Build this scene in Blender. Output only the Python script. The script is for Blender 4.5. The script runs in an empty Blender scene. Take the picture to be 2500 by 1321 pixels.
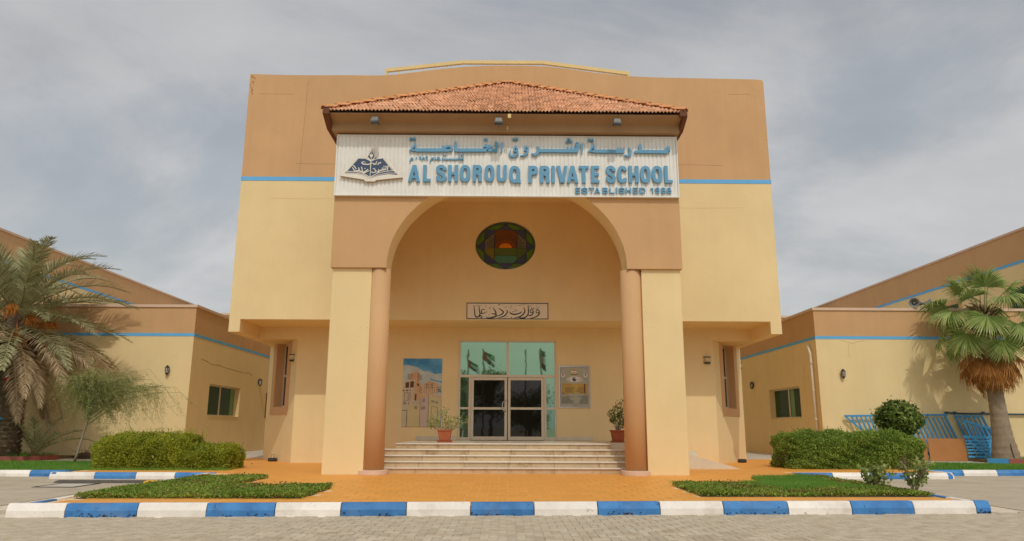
import bpy, math, random
import numpy as np
from mathutils import Vector, Matrix

random.seed(7)
rng = np.random.default_rng(7)
PI = math.pi
C = bpy.context.scene.collection
scene = bpy.context.scene

# ------------------------------------------------------------------ camera
pitch, yaw, roll = 0.2120, -0.0096, 0.0033
cam_d = bpy.data.cameras.new('camera')
cam_d.sensor_width = 36.0
cam_d.lens = 25.51
cam_d.clip_end = 2000
cam = bpy.data.objects.new('camera', cam_d)
C.objects.link(cam)
fw = Vector((-math.sin(yaw) * math.cos(pitch), math.cos(yaw) * math.cos(pitch), math.sin(pitch)))
rt = Vector((math.cos(yaw), math.sin(yaw), 0))
up = rt.cross(fw)
r2 = rt * math.cos(roll) + up * math.sin(roll)
u2 = up * math.cos(roll) - rt * math.sin(roll)
M = Matrix((r2, u2, -fw)).transposed().to_4x4()
M.translation = Vector((-0.046, 0, 1.4))
cam.matrix_world = M
scene.camera = cam

# ------------------------------------------------------------------ light
SUN = Vector((0.15, -1.0, 1.2)).normalized()          # towards the sun
elev = math.asin(SUN.z)
sun_d = bpy.data.lights.new('sun', 'SUN')
sun_d.energy = 2.3
sun_d.angle = math.radians(0.9)
sun_d.color = (1.0, 0.95, 0.87)
sun = bpy.data.objects.new('sun', sun_d)
C.objects.link(sun)
sun.rotation_euler = (-SUN).to_track_quat('-Z', 'Y').to_euler()
sun.location = SUN * 60

world = bpy.data.worlds.new('World')
scene.world = world
world.use_nodes = True
wn, wl = world.node_tree.nodes, world.node_tree.links
wn.clear()


def N(nodes, typ, **kw):
    n = nodes.new(typ)
    for k, v in kw.items():
        if hasattr(n, k):
            setattr(n, k, v)
    return n


w_out = N(wn, 'ShaderNodeOutputWorld')
w_bg = N(wn, 'ShaderNodeBackground')
w_bg.inputs['Strength'].default_value = 0.15
sky = N(wn, 'ShaderNodeTexSky')
sky.sky_type = 'NISHITA'
sky.sun_disc = False
sky.sun_elevation = elev
sky.sun_rotation = math.atan2(SUN.x, SUN.y)
sky.air_density = 1.6
sky.dust_density = 3.5
sky.ozone_density = 2.5
tc = N(wn, 'ShaderNodeTexCoord')
sep = N(wn, 'ShaderNodeSeparateXYZ')
wl.new(tc.outputs['Generated'], sep.inputs[0])
zc = N(wn, 'ShaderNodeMath', operation='MAXIMUM'); zc.inputs[1].default_value = 0.0
wl.new(sep.outputs['Z'], zc.inputs[0])
za = N(wn, 'ShaderNodeMath', operation='ADD'); za.inputs[1].default_value = 0.42
wl.new(zc.outputs[0], za.inputs[0])
dx = N(wn, 'ShaderNodeMath', operation='DIVIDE'); dy = N(wn, 'ShaderNodeMath', operation='DIVIDE')
wl.new(sep.outputs['X'], dx.inputs[0]); wl.new(za.outputs[0], dx.inputs[1])
wl.new(sep.outputs['Y'], dy.inputs[0]); wl.new(za.outputs[0], dy.inputs[1])
cmb = N(wn, 'ShaderNodeCombineXYZ')
wl.new(dx.outputs[0], cmb.inputs[0]); wl.new(dy.outputs[0], cmb.inputs[1])
mp = N(wn, 'ShaderNodeMapping')
mp.inputs['Location'].default_value = (8.62, 8.5, 0)
mp.inputs['Rotation'].default_value = (0, 0, 0.5)
mp.inputs['Scale'].default_value = (1.3, 1.9, 1)
wl.new(cmb.outputs[0], mp.inputs[0])
cn = N(wn, 'ShaderNodeTexNoise')
cn.inputs['Scale'].default_value = 1.05
cn.inputs['Detail'].default_value = 9
cn.inputs['Roughness'].default_value = 0.58
cn.inputs['Distortion'].default_value = 0.35
wl.new(mp.outputs[0], cn.inputs['Vector'])
cr = N(wn, 'ShaderNodeMapRange', interpolation_type='SMOOTHSTEP')
cr.inputs['From Min'].default_value = 0.36
cr.inputs['From Max'].default_value = 0.60
cr.inputs['To Min'].default_value = 0.56
cr.inputs['To Max'].default_value = 0.96
wl.new(cn.outputs['Fac'], cr.inputs['Value'])
bw = N(wn, 'ShaderNodeRGBToBW')
wl.new(sky.outputs[0], bw.inputs[0])
cg = N(wn, 'ShaderNodeVectorMath', operation='SCALE')
cg.inputs[0].default_value = (0.995, 1.0, 1.012)
# the thin cloud veil: a nearly even grey with a little of the clear sky's own brightness
gain = N(wn, 'ShaderNodeMath', operation='MULTIPLY_ADD'); gain.inputs[1].default_value = 0.64; gain.inputs[2].default_value = 4.75
wl.new(bw.outputs[0], gain.inputs[0])
cn2 = N(wn, 'ShaderNodeTexNoise')                     # thicker and thinner parts of the veil
cn2.inputs['Scale'].default_value = 2.6
cn2.inputs['Detail'].default_value = 7
cn2.inputs['Roughness'].default_value = 0.55
sh = N(wn, 'ShaderNodeVectorMath', operation='ADD'); sh.inputs[1].default_value = (7, 7, 0)
wl.new(mp.outputs[0], sh.inputs[0]); wl.new(sh.outputs[0], cn2.inputs['Vector'])
thick = N(wn, 'ShaderNodeMapRange')
thick.inputs['From Min'].default_value = 0.3; thick.inputs['From Max'].default_value = 0.7
thick.inputs['To Min'].default_value = 0.95; thick.inputs['To Max'].default_value = 1.12
wl.new(cn2.outputs['Fac'], thick.inputs['Value'])
gm2 = N(wn, 'ShaderNodeMath', operation='MULTIPLY')
wl.new(gain.outputs[0], gm2.inputs[0]); wl.new(thick.outputs[0], gm2.inputs[1])
wl.new(gm2.outputs[0], cg.inputs['Scale'])
wm = N(wn, 'ShaderNodeMix', data_type='RGBA')
wl.new(cr.outputs[0], wm.inputs[0])
wl.new(sky.outputs[0], wm.inputs[6])
wl.new(cg.outputs[0], wm.inputs[7])
wl.new(wm.outputs[2], w_bg.inputs['Color'])
wl.new(w_bg.outputs[0], w_out.inputs[0])

scene.view_settings.view_transform = 'Standard'
scene.view_settings.look = 'None'
scene.view_settings.exposure = -0.88
scene.view_settings.gamma = 1.0
scene.render.engine = 'CYCLES'
scene.cycles.max_bounces = 10
scene.cycles.diffuse_bounces = 8
scene.cycles.sample_clamp_indirect = 6


# ------------------------------------------------------------------ helpers
class MB:
    """collects faces for one mesh"""
    def __init__(s):
        s.v, s.f, s.m = [], [], []

    def add(s, vs, fs, mi=0):
        b = len(s.v)
        s.v += [tuple(v) for v in vs]
        s.f += [tuple(b + i for i in f) for f in fs]
        s.m += [mi] * len(fs)
        return s

    def box(s, x0, x1, y0, y1, z0, z1, mi=0):
        return s.add([(x0, y0, z0), (x1, y0, z0), (x1, y1, z0), (x0, y1, z0), (x0, y0, z1), (x1, y0, z1), (x1, y1, z1), (x0, y1, z1)],
                     [(0, 3, 2, 1), (4, 5, 6, 7), (0, 1, 5, 4), (1, 2, 6, 5), (2, 3, 7, 6), (3, 0, 4, 7)], mi)

    def prism(s, pts, lo, hi, fn, mi=0):
        """polygon pts (u,v) swept from lo to hi; fn(u,v,d) -> xyz"""
        n = len(pts)
        a = sum(pts[i][0] * pts[(i + 1) % n][1] - pts[(i + 1) % n][0] * pts[i][1] for i in range(n))
        if a < 0:
            pts = pts[::-1]
        vs = [fn(u, v, lo) for u, v in pts] + [fn(u, v, hi) for u, v in pts]
        fs = [tuple(range(n)), tuple(range(2 * n - 1, n - 1, -1))]
        fs += [(i, i + n, (i + 1) % n + n, (i + 1) % n) for i in range(n)]
        return s.add(vs, fs, mi)

    def tube(s, pts, rad, n=8, mi=0, cap=True):
        pts = [Vector(p) for p in pts]
        if not isinstance(rad, (list, tuple)):
            rad = [rad] * len(pts)
        rings, fs = [], []
        ref = Vector((0.03, 0.05, 1)) if abs((pts[-1] - pts[0]).normalized().z) < 0.9 else Vector((1, 0.05, 0.02))
        for i, p in enumerate(pts):
            t = (pts[min(i + 1, len(pts) - 1)] - pts[max(i - 1, 0)]).normalized()
            a = t.cross(ref).normalized()
            b = t.cross(a)
            rings += [p + (a * math.cos(2 * PI * k / n) + b * math.sin(2 * PI * k / n)) * rad[i] for k in range(n)]
        for i in range(len(pts) - 1):
            for k in range(n):
                fs.append((i * n + k, (i + 1) * n + k, (i + 1) * n + (k + 1) % n, i * n + (k + 1) % n))
        if cap:
            fs.append(tuple(range(n)))
            fs.append(tuple(range((len(pts) - 1) * n + n - 1, (len(pts) - 1) * n - 1, -1)))
        return s.add(rings, fs, mi)

    def bar(s, p, q, w, d, mi=0):
        """flat rectangular bar from p to q in an XZ plane: width w, depth d in Y"""
        p, q = Vector(p), Vector(q)
        t = (q - p).normalized()
        y = Vector((0, 1, 0))
        a = t.cross(y).normalized() * (w / 2)
        y = y * (d / 2)
        vs = [p - a - y, p + a - y, p + a + y, p - a + y, q - a - y, q + a - y, q + a + y, q - a + y]
        return s.add(vs, [(0, 3, 2, 1), (4, 5, 6, 7), (0, 1, 5, 4), (1, 2, 6, 5), (2, 3, 7, 6), (3, 0, 4, 7)], mi)

    def lathe(s, prof, n=16, c=(0, 0, 0), mi=0, squash=1.0):
        vs, fs = [], []
        for r, z in prof:
            for k in range(n):
                a = 2 * PI * k / n
                vs.append((c[0] + r * math.cos(a), c[1] + r * math.sin(a) * squash, c[2] + z))
        for i in range(len(prof) - 1):
            for k in range(n):
                fs.append((i * n + k, i * n + (k + 1) % n, (i + 1) * n + (k + 1) % n, (i + 1) * n + k))
        fs.append(tuple(range(n - 1, -1, -1)))
        fs.append(tuple((len(prof) - 1) * n + k for k in range(n)))
        return s.add(vs, fs, mi)

    def stroke(s, pts, wid, closed, lo, hi, fn, mi=0):
        """a ribbon of given widths along pts, swept from lo to hi"""
        n = len(pts)
        P = [Vector(p) for p in pts]
        Lp, Rp = [], []
        for i in range(n):
            a = P[i - 1] if (closed or i > 0) else None
            b = P[(i + 1) % n] if (closed or i < n - 1) else None
            d1 = (P[i] - a).normalized() if a is not None and (P[i] - a).length > 1e-9 else None
            d2 = (b - P[i]).normalized() if b is not None and (b - P[i]).length > 1e-9 else None
            d1 = d1 or d2; d2 = d2 or d1
            n1 = Vector((-d1.y, d1.x)); n2 = Vector((-d2.y, d2.x))
            m = n1 + n2
            m = m.normalized() if m.length > 1e-6 else n1
            k = min(1.0 / max(m.dot(n1), 0.35), 1.8)
            Lp.append(P[i] + m * k * wid[i] / 2)
            Rp.append(P[i] - m * k * wid[i] / 2)
        vs, fs = [], []
        for i in range(n):
            vs += [fn(*Lp[i], lo), fn(*Rp[i], lo), fn(*Lp[i], hi), fn(*Rp[i], hi)]
        m = n if closed else n - 1
        for i in range(m):
            a, b = 4 * i, 4 * ((i + 1) % n)
            fs += [(a, a + 1, b + 1, b), (a + 2, b + 2, b + 3, a + 3), (a, b, b + 2, a + 2), (a + 1, a + 3, b + 3, b + 1)]
        if not closed:
            e = 4 * (n - 1)
            fs += [(0, 2, 3, 1), (e, e + 1, e + 3, e + 2)]
        return s.add(vs, fs, mi)


def mesh_of(name, mb, mats, smooth=False):
    me = bpy.data.meshes.new(name)
    me.from_pydata(mb.v, [], mb.f)
    for m in (mats if isinstance(mats, (list, tuple)) else [mats]):
        me.materials.append(m)
    if any(mb.m):
        me.polygons.foreach_set('material_index', mb.m)
    if smooth:
        me.polygons.foreach_set('use_smooth', [True] * len(me.polygons))
    me.update()
    return me


def link(name, me, parent=None, loc=None, rot=None):
    o = bpy.data.objects.new(name, me)
    C.objects.link(o)
    if parent is not None:
        o.parent = parent
    if loc is not None:
        o.location = loc
    if rot is not None:
        o.rotation_euler = rot
    return o


def obj(name, mb, mats, parent=None, smooth=False, bevel=0.0, loc=None, rot=None):
    o = link(name, mesh_of(name, mb, mats, smooth), parent, loc, rot)
    if bevel:
        b = o.modifiers.new('edge', 'BEVEL')
        b.width = bevel; b.segments = 2; b.limit_method = 'ANGLE'
    return o


def thing(name, label, cat, loc=(0, 0, 0), rotz=0.0, group=None):
    o = bpy.data.objects.new(name, None)
    o.empty_display_size = 0.2
    C.objects.link(o)
    o.location = loc
    o.rotation_euler = (0, 0, rotz)
    return tag(o, label, cat, group)


def tag(o, label, cat, group=None):
    o['label'] = label; o['category'] = cat
    if group:
        o['group'] = group
    return o


def structure(o):
    o['kind'] = 'structure'
    return o


def stuff(o):
    o['kind'] = 'stuff'
    return o


def struct_empty(name, loc=(0, 0, 0)):
    o = bpy.data.objects.new(name, None)
    C.objects.link(o); o.location = loc
    return structure(o)


def dup(root, loc=None, rotz=None, label=None, group=None, scale=None):
    def cp(o, par):
        c = o.copy(); C.objects.link(c)
        if par is not None:
            c.parent = par
        for ch in o.children:
            cp(ch, c)
        return c
    r = cp(root, None)
    if loc is not None: r.location = loc
    if rotz is not None: r.rotation_euler = (0, 0, rotz)
    if scale is not None: r.scale = scale
    if label: r['label'] = label
    if group: r['group'] = group
    return r


# ------------------------------------------------------------------ materials
def mat(name, col, rough=0.85, var=0.06, scale=1.2, bump=0.0, bscale=80, spec=0.3, streak=0.0, metal=0.0, col2=None,
        fine=0.0, tint=False, objvar=0.0, blotch=None, coat=0.0):
    m = bpy.data.materials.new(name)
    m.use_nodes = True
    n, l = m.node_tree.nodes, m.node_tree.links
    b = n['Principled BSDF']
    b.inputs['Roughness'].default_value = rough
    b.inputs['Specular IOR Level'].default_value = spec
    b.inputs['Metallic'].default_value = metal
    if coat:
        b.inputs['Coat Weight'].default_value = coat
        b.inputs['Coat Roughness'].default_value = 0.15
    geo = N(n, 'ShaderNodeNewGeometry')
    ca = tuple(c * (1 - var) for c in col) + (1,)
    cb = tuple(min(c * (1 + var), 1) for c in (col2 or col)) + (1,)
    mix = N(n, 'ShaderNodeMix', data_type='RGBA')
    mix.inputs[6].default_value = ca
    mix.inputs[7].default_value = cb
    if tint:
        at = N(n, 'ShaderNodeAttribute'); at.attribute_name = 'tint'
        l.new(at.outputs['Fac'], mix.inputs[0])
    else:
        nz = N(n, 'ShaderNodeTexNoise')
        nz.inputs['Scale'].default_value = scale
        nz.inputs['Detail'].default_value = 6
        nz.inputs['Roughness'].default_value = 0.6
        l.new(geo.outputs['Position'], nz.inputs['Vector'])
        mr = N(n, 'ShaderNodeMapRange')
        mr.inputs['From Min'].default_value = 0.3; mr.inputs['From Max'].default_value = 0.7
        l.new(nz.outputs['Fac'], mr.inputs['Value'])
        l.new(mr.outputs[0], mix.inputs[0])
    last = mix.outputs[2]

    def mul(fac_socket, lo, hi, src):
        r = N(n, 'ShaderNodeMapRange')
        r.inputs['From Min'].default_value = 0.25; r.inputs['From Max'].default_value = 0.75
        r.inputs['To Min'].default_value = lo; r.inputs['To Max'].default_value = hi
        l.new(fac_socket, r.inputs['Value'])
        v = N(n, 'ShaderNodeVectorMath', operation='SCALE')
        l.new(src, v.inputs[0]); l.new(r.outputs[0], v.inputs['Scale'])
        return v.outputs[0]
    if streak:
        mpp = N(n, 'ShaderNodeMapping'); mpp.inputs['Scale'].default_value = (3.0, 3.0, 0.16)
        l.new(geo.outputs['Position'], mpp.inputs[0])
        ns = N(n, 'ShaderNodeTexNoise'); ns.inputs['Scale'].default_value = 1.0; ns.inputs['Detail'].default_value = 7
        l.new(mpp.outputs[0], ns.inputs['Vector'])
        last = mul(ns.outputs['Fac'], 1 - streak, 1 + streak * 0.4, last)
    if fine:
        nf = N(n, 'ShaderNodeTexNoise'); nf.inputs['Scale'].default_value = 35; nf.inputs['Detail'].default_value = 5
        l.new(geo.outputs['Position'], nf.inputs['Vector'])
        last = mul(nf.outputs['Fac'], 1 - fine, 1 + fine, last)
    if objvar:
        oi = N(n, 'ShaderNodeObjectInfo')
        last = mul(oi.outputs['Random'], 1 - objvar, 1 + objvar, last)
    for bcol, bs, lo, hi in (blotch if isinstance(blotch, list) else [blotch] if blotch else []):
        nb = N(n, 'ShaderNodeTexNoise'); nb.inputs['Scale'].default_value = bs; nb.inputs['Detail'].default_value = 8
        nb.inputs['Roughness'].default_value = 0.7
        l.new(geo.outputs['Position'], nb.inputs['Vector'])
        rb = N(n, 'ShaderNodeMapRange'); rb.inputs['From Min'].default_value = lo; rb.inputs['From Max'].default_value = hi
        l.new(nb.outputs['Fac'], rb.inputs['Value'])
        mb_ = N(n, 'ShaderNodeMix', data_type='RGBA')
        l.new(rb.outputs[0], mb_.inputs[0]); l.new(last, mb_.inputs[6])
        mb_.inputs[7].default_value = tuple(bcol) + (1,)
        last = mb_.outputs[2]
    l.new(last, b.inputs['Base Color'])
    if bump:
        nb2 = N(n, 'ShaderNodeTexNoise'); nb2.inputs['Scale'].default_value = bscale; nb2.inputs['Detail'].default_value = 4
        l.new(geo.outputs['Position'], nb2.inputs['Vector'])
        bp = N(n, 'ShaderNodeBump'); bp.inputs['Strength'].default_value = bump; bp.inputs['Distance'].default_value = 0.01
        l.new(nb2.outputs['Fac'], bp.inputs['Height'])
        l.new(bp.outputs[0], b.inputs['Normal'])
    return m


def leaf_mat(name, ca, cb, trans=0.3, rough=0.55):
    m = mat(name, ca, rough=rough, var=0.0, col2=cb, tint=True, spec=0.35)
    n, l = m.node_tree.nodes, m.node_tree.links
    b = n['Principled BSDF']
    src = b.inputs['Base Color'].links[0].from_socket
    t = N(n, 'ShaderNodeBsdfTranslucent')
    l.new(src, t.inputs['Color'])
    mx = N(n, 'ShaderNodeMixShader'); mx.inputs[0].default_value = trans
    l.new(b.outputs[0], mx.inputs[1]); l.new(t.outputs[0], mx.inputs[2])
    l.new(mx.outputs[0], n['Material Output'].inputs['Surface'])
    return m


def glass_mat(name, col, metal, rough=0.03, spec=0.5):
    m = bpy.data.materials.new(name); m.use_nodes = True
    b = m.node_tree.nodes['Principled BSDF']
    b.inputs['Base Color'].default_value = tuple(col) + (1,)
    b.inputs['Metallic'].default_value = metal
    b.inputs['Roughness'].default_value = rough
    b.inputs['Specular IOR Level'].default_value = spec
    n, l = m.node_tree.nodes, m.node_tree.links
    geo = N(n, 'ShaderNodeNewGeometry')
    nz = N(n, 'ShaderNodeTexNoise'); nz.inputs['Scale'].default_value = 1.6
    l.new(geo.outputs['Position'], nz.inputs['Vector'])
    bp = N(n, 'ShaderNodeBump'); bp.inputs['Strength'].default_value = 0.05; bp.inputs['Distance'].default_value = 0.02
    l.new(nz.outputs['Fac'], bp.inputs['Height']); l.new(bp.outputs[0], b.inputs['Normal'])
    return m


m_cream = mat('cream_paint', (0.82, 0.64, 0.335), 0.9, 0.05, 0.5, bump=0.12, bscale=60, streak=0.025, fine=0.02, blotch=[((0.75, 0.575, 0.29), 0.45, 0.50, 0.85), ((0.42, 0.28, 0.14), 9.0, 0.735, 0.80)])
m_brown = mat('brown_paint', (0.61, 0.37, 0.178), 0.9, 0.06, 0.6, bump=0.12, bscale=60, streak=0.045, fine=0.02, blotch=[((0.58, 0.36, 0.18), 0.5, 0.50, 0.85), ((0.32, 0.19, 0.10), 9.0, 0.735, 0.80)])
m_stripe = mat('blue_stripe_paint', (0.14, 0.45, 0.78), 0.7, 0.05, 2)
m_coping = mat('coping_paint', (0.70, 0.50, 0.36), 0.85, 0.06, 1.0, streak=0.05)
m_rail = mat('yellow_rail_paint', (0.74, 0.56, 0.25), 0.6, 0.05, 3)
m_crack = mat('crack_dark', (0.24, 0.15, 0.07), 0.95, 0.1, 4)
m_tile = mat('orange_floor_tile', (0.80, 0.365, 0.07), 0.5, 0.06, 1.6, spec=0.35, fine=0.01, objvar=0.03, col2=(0.78, 0.35, 0.065), bump=0.05, bscale=30)
m_grout = mat('tile_grout', (0.82, 0.57, 0.32), 0.9, 0.1, 3)
m_marble = mat('cream_marble', (0.58, 0.435, 0.255), 0.35, 0.14, 2.2, spec=0.4, fine=0.04, objvar=0.07, blotch=((0.30, 0.18, 0.08), 2.2, 0.50, 0.72))
m_nosing = mat('pale_marble', (0.74, 0.67, 0.56), 0.3, 0.06, 3, spec=0.45, fine=0.03, objvar=0.04)
m_landing = mat('landing_marble', (0.66, 0.58, 0.43), 0.3, 0.08, 2, spec=0.4, fine=0.03)
m_kw = mat('white_kerb_paint', (0.86, 0.80, 0.71), 0.75, 0.06, 4, bump=0.25, bscale=25, fine=0.03, objvar=0.04, blotch=[((0.55, 0.47, 0.38), 1.3, 0.50, 0.80), ((0.20, 0.16, 0.12), 8, 0.63, 0.74)])
m_kb = mat('blue_kerb_paint', (0.04, 0.175, 0.43), 0.6, 0.16, 3, bump=0.25, bscale=25, fine=0.04, objvar=0.06, col2=(0.06, 0.22, 0.48), blotch=[((0.16, 0.25, 0.40), 1.7, 0.52, 0.85), ((0.03, 0.035, 0.05), 7, 0.615, 0.66)])
m_paver = mat('concrete_paver', (0.50, 0.405, 0.275), 0.9, 0.12, 2.5, bump=0.3, bscale=45, fine=0.06, objvar=0.10, col2=(0.51, 0.44, 0.33))
m_joint = mat('paver_joint_sand', (0.68, 0.58, 0.44), 0.95, 0.15, 6, fine=0.08)
m_sand = mat('sandy_ground', (0.45, 0.37, 0.26), 0.95, 0.15, 0.8, bump=0.3, bscale=12, fine=0.08)
m_conc = mat('pale_concrete', (0.55, 0.50, 0.42), 0.9, 0.12, 1.5, fine=0.05, bump=0.2)
m_sign = mat('sign_metal', (0.82, 0.80, 0.73), 0.5, 0.04, 3, spec=0.4, streak=0.06)
m_letter = mat('letter_blue', (0.125, 0.33, 0.50), 0.5, 0.05, 4, spec=0.4)
m_ivory = mat('emblem_ivory', (0.78, 0.73, 0.62), 0.5, 0.03, 3, spec=0.4)
m_navy = mat('emblem_navy', (0.045, 0.075, 0.135), 0.5, 0.08, 6, spec=0.4)
m_tan = mat('emblem_edge_tan', (0.45, 0.27, 0.10), 0.6, 0.05, 4)
m_terra = mat('roof_terracotta', (0.66, 0.30, 0.14), 0.7, 0.18, 5, fine=0.08, col2=(0.78, 0.46, 0.28), objvar=0.12, bump=0.2)
m_hip = mat('hip_tile_terracotta', (0.68, 0.31, 0.12), 0.8, 0.12, 5, fine=0.06, objvar=0.10)
m_mortar = mat('roof_underlay', (0.10, 0.045, 0.025), 0.95, 0.15, 4)
m_soffit = mat('cornice_paint', (0.42, 0.26, 0.13), 0.9, 0.05, 1.5, streak=0.05)
m_darkwood = mat('dark_eave_board', (0.16, 0.06, 0.03), 0.8, 0.15, 6)
m_alu = mat('cream_aluminium', (0.68, 0.60, 0.45), 0.4, 0.03, 4, spec=0.45)
m_steel = mat('brushed_steel', (0.62, 0.60, 0.56), 0.3, 0.05, 6, metal=0.8)
m_black = mat('black_metal', (0.02, 0.018, 0.016), 0.5, 0.1, 8, spec=0.4)
m_frost = mat('amber_lamp_glass', (0.62, 0.50, 0.28), 0.35, 0.04, 6, spec=0.5)
m_clear = mat('pale_lamp_glass', (0.45, 0.45, 0.40), 0.2, 0.05, 8, spec=0.6)
m_pot = mat('terracotta_pot', (0.42, 0.115, 0.045), 0.6, 0.10, 6, fine=0.03)
m_soil = mat('potting_soil', (0.08, 0.05, 0.03), 0.95, 0.2, 20, bump=0.4)
m_dirt = mat('planting_soil', (0.17, 0.115, 0.06), 0.95, 0.2, 6, bump=0.5, bscale=20)
m_gate = mat('gate_blue_paint', (0.05, 0.27, 0.52), 0.5, 0.08, 5, spec=0.4, fine=0.04)
m_gate2 = mat('gate_light_blue_paint', (0.09, 0.40, 0.70), 0.5, 0.08, 5, spec=0.4, fine=0.04)
m_pipe = mat('dark_blue_pipe', (0.05, 0.09, 0.13), 0.5, 0.1, 5)
m_board = mat('orange_board_laminate', (0.44, 0.185, 0.055), 0.45, 0.06, 2, spec=0.4, fine=0.03)
m_redkerb = mat('red_kerb_paint', (0.33, 0.10, 0.075), 0.8, 0.12, 4, bump=0.2, fine=0.04)
m_rubber = mat('black_rubber', (0.045, 0.042, 0.04), 0.7, 0.15, 6, fine=0.06)
m_bump = mat('dusty_rubber', (0.10, 0.088, 0.07), 0.8, 0.15, 5, fine=0.06)
m_yellow = mat('yellow_marker', (0.65, 0.36, 0.03), 0.6, 0.1, 8)
m_grey = mat('grey_plastic', (0.20, 0.20, 0.185), 0.5, 0.06, 6)
m_darkgrey = mat('dark_grey_metal', (0.10, 0.10, 0.09), 0.45, 0.08, 8, spec=0.45)
m_teal = glass_mat('teal_mirror_glass', (0.27, 0.44, 0.31), 0.85, 0.02)
m_dark = glass_mat('black_tinted_glass', (0.012, 0.011, 0.009), 0.0, 0.02, 0.6)
m_wglass = glass_mat('green_tinted_glass', (0.045, 0.085, 0.04), 0.0, 0.25, 0.04)
m_slit = glass_mat('grey_tinted_glass', (0.03, 0.03, 0.025), 0.1, 0.05, 0.5)
m_curtain = mat('green_curtain', (0.20, 0.36, 0.20), 0.85, 0.1, 6)
m_trunk = mat('palm_bark', (0.32, 0.24, 0.155), 0.95, 0.2, 5, bump=0.5, bscale=25, fine=0.1, col2=(0.30, 0.23, 0.155))
m_trunk2 = mat('date_palm_bark', (0.20, 0.145, 0.095), 0.95, 0.2, 5, bump=0.5, bscale=25, fine=0.12)
m_fibre = mat('brown_palm_fibre', (0.13, 0.075, 0.035), 0.95, 0.25, 6, bump=0.5, fine=0.12)
m_greentwig = mat('green_twig', (0.24, 0.25, 0.10), 0.9, 0.15, 6)
m_twig = mat('grey_twig', (0.30, 0.24, 0.17), 0.9, 0.15, 6)
m_rachis = mat('palm_stalk', (0.26, 0.24, 0.10), 0.7, 0.1, 5)
m_drystalk = mat('dry_palm_stalk', (0.36, 0.25, 0.12), 0.8, 0.1, 5)
m_dates = mat('orange_date_strands', (0.50, 0.19, 0.03), 0.6, 0.15, 8)
m_terra2 = mat('roof_terracotta_field', (0.74, 0.36, 0.18), 0.7, 0.22, 4, fine=0.10, col2=(0.78, 0.46, 0.28), bump=0.2)
m_paver2 = mat('concrete_paver_field', (0.50, 0.405, 0.275), 0.9, 0.15, 4.5, bump=0.3, bscale=45, fine=0.06, col2=(0.51, 0.44, 0.33))
m_tile2 = mat('orange_floor_tile_field', (0.80, 0.365, 0.07), 0.5, 0.07, 1.6, spec=0.35, fine=0.01, col2=(0.78, 0.35, 0.065), bump=0.05, bscale=30)
l_date = leaf_mat('date_palm_leaf', (0.20, 0.21, 0.085), (0.52, 0.49, 0.27), 0.2)
l_datedry = leaf_mat('dry_date_leaf', (0.28, 0.19, 0.09), (0.60, 0.45, 0.28), 0.15, 0.7)
l_fan = leaf_mat('fan_palm_leaf', (0.1, 0.21, 0.03), (0.46, 0.52, 0.18), 0.3)
l_fandry = leaf_mat('dead_fan_leaf', (0.27, 0.10, 0.018), (0.58, 0.28, 0.075), 0.25, 0.7)
l_hedgeY = leaf_mat('yellow_green_leaf', (0.163, 0.213, 0.015), (0.500, 0.525, 0.044), 0.35)
l_hedgeG = leaf_mat('hedge_leaf', (0.106, 0.194, 0.019), (0.350, 0.463, 0.075), 0.3)
l_dark = leaf_mat('dark_glossy_leaf', (0.06, 0.13, 0.02), (0.28, 0.34, 0.07), 0.25, 0.4)
l_cover = leaf_mat('ground_cover_leaf', (0.12, 0.22, 0.02), (0.36, 0.44, 0.07), 0.3)
l_coverdry = leaf_mat('dry_cover_leaf', (0.16, 0.11, 0.03), (0.30, 0.19, 0.06), 0.2)
l_willow = leaf_mat('weeping_leaf', (0.22, 0.26, 0.06), (0.50, 0.50, 0.17), 0.3)
l_grass = leaf_mat('lawn_blade', (0.106, 0.275, 0.025), (0.225, 0.400, 0.062), 0.3)
l_shrub = leaf_mat('pale_shrub_leaf', (0.19, 0.28, 0.06), (0.46, 0.48, 0.16), 0.3)
l_red = leaf_mat('reddish_shrub_leaf', (0.14, 0.09, 0.05), (0.22, 0.16, 0.08), 0.3)
m_turf = mat('turf_base', (0.07, 0.15, 0.022), 0.95, 0.2, 3, fine=0.1)
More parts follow.
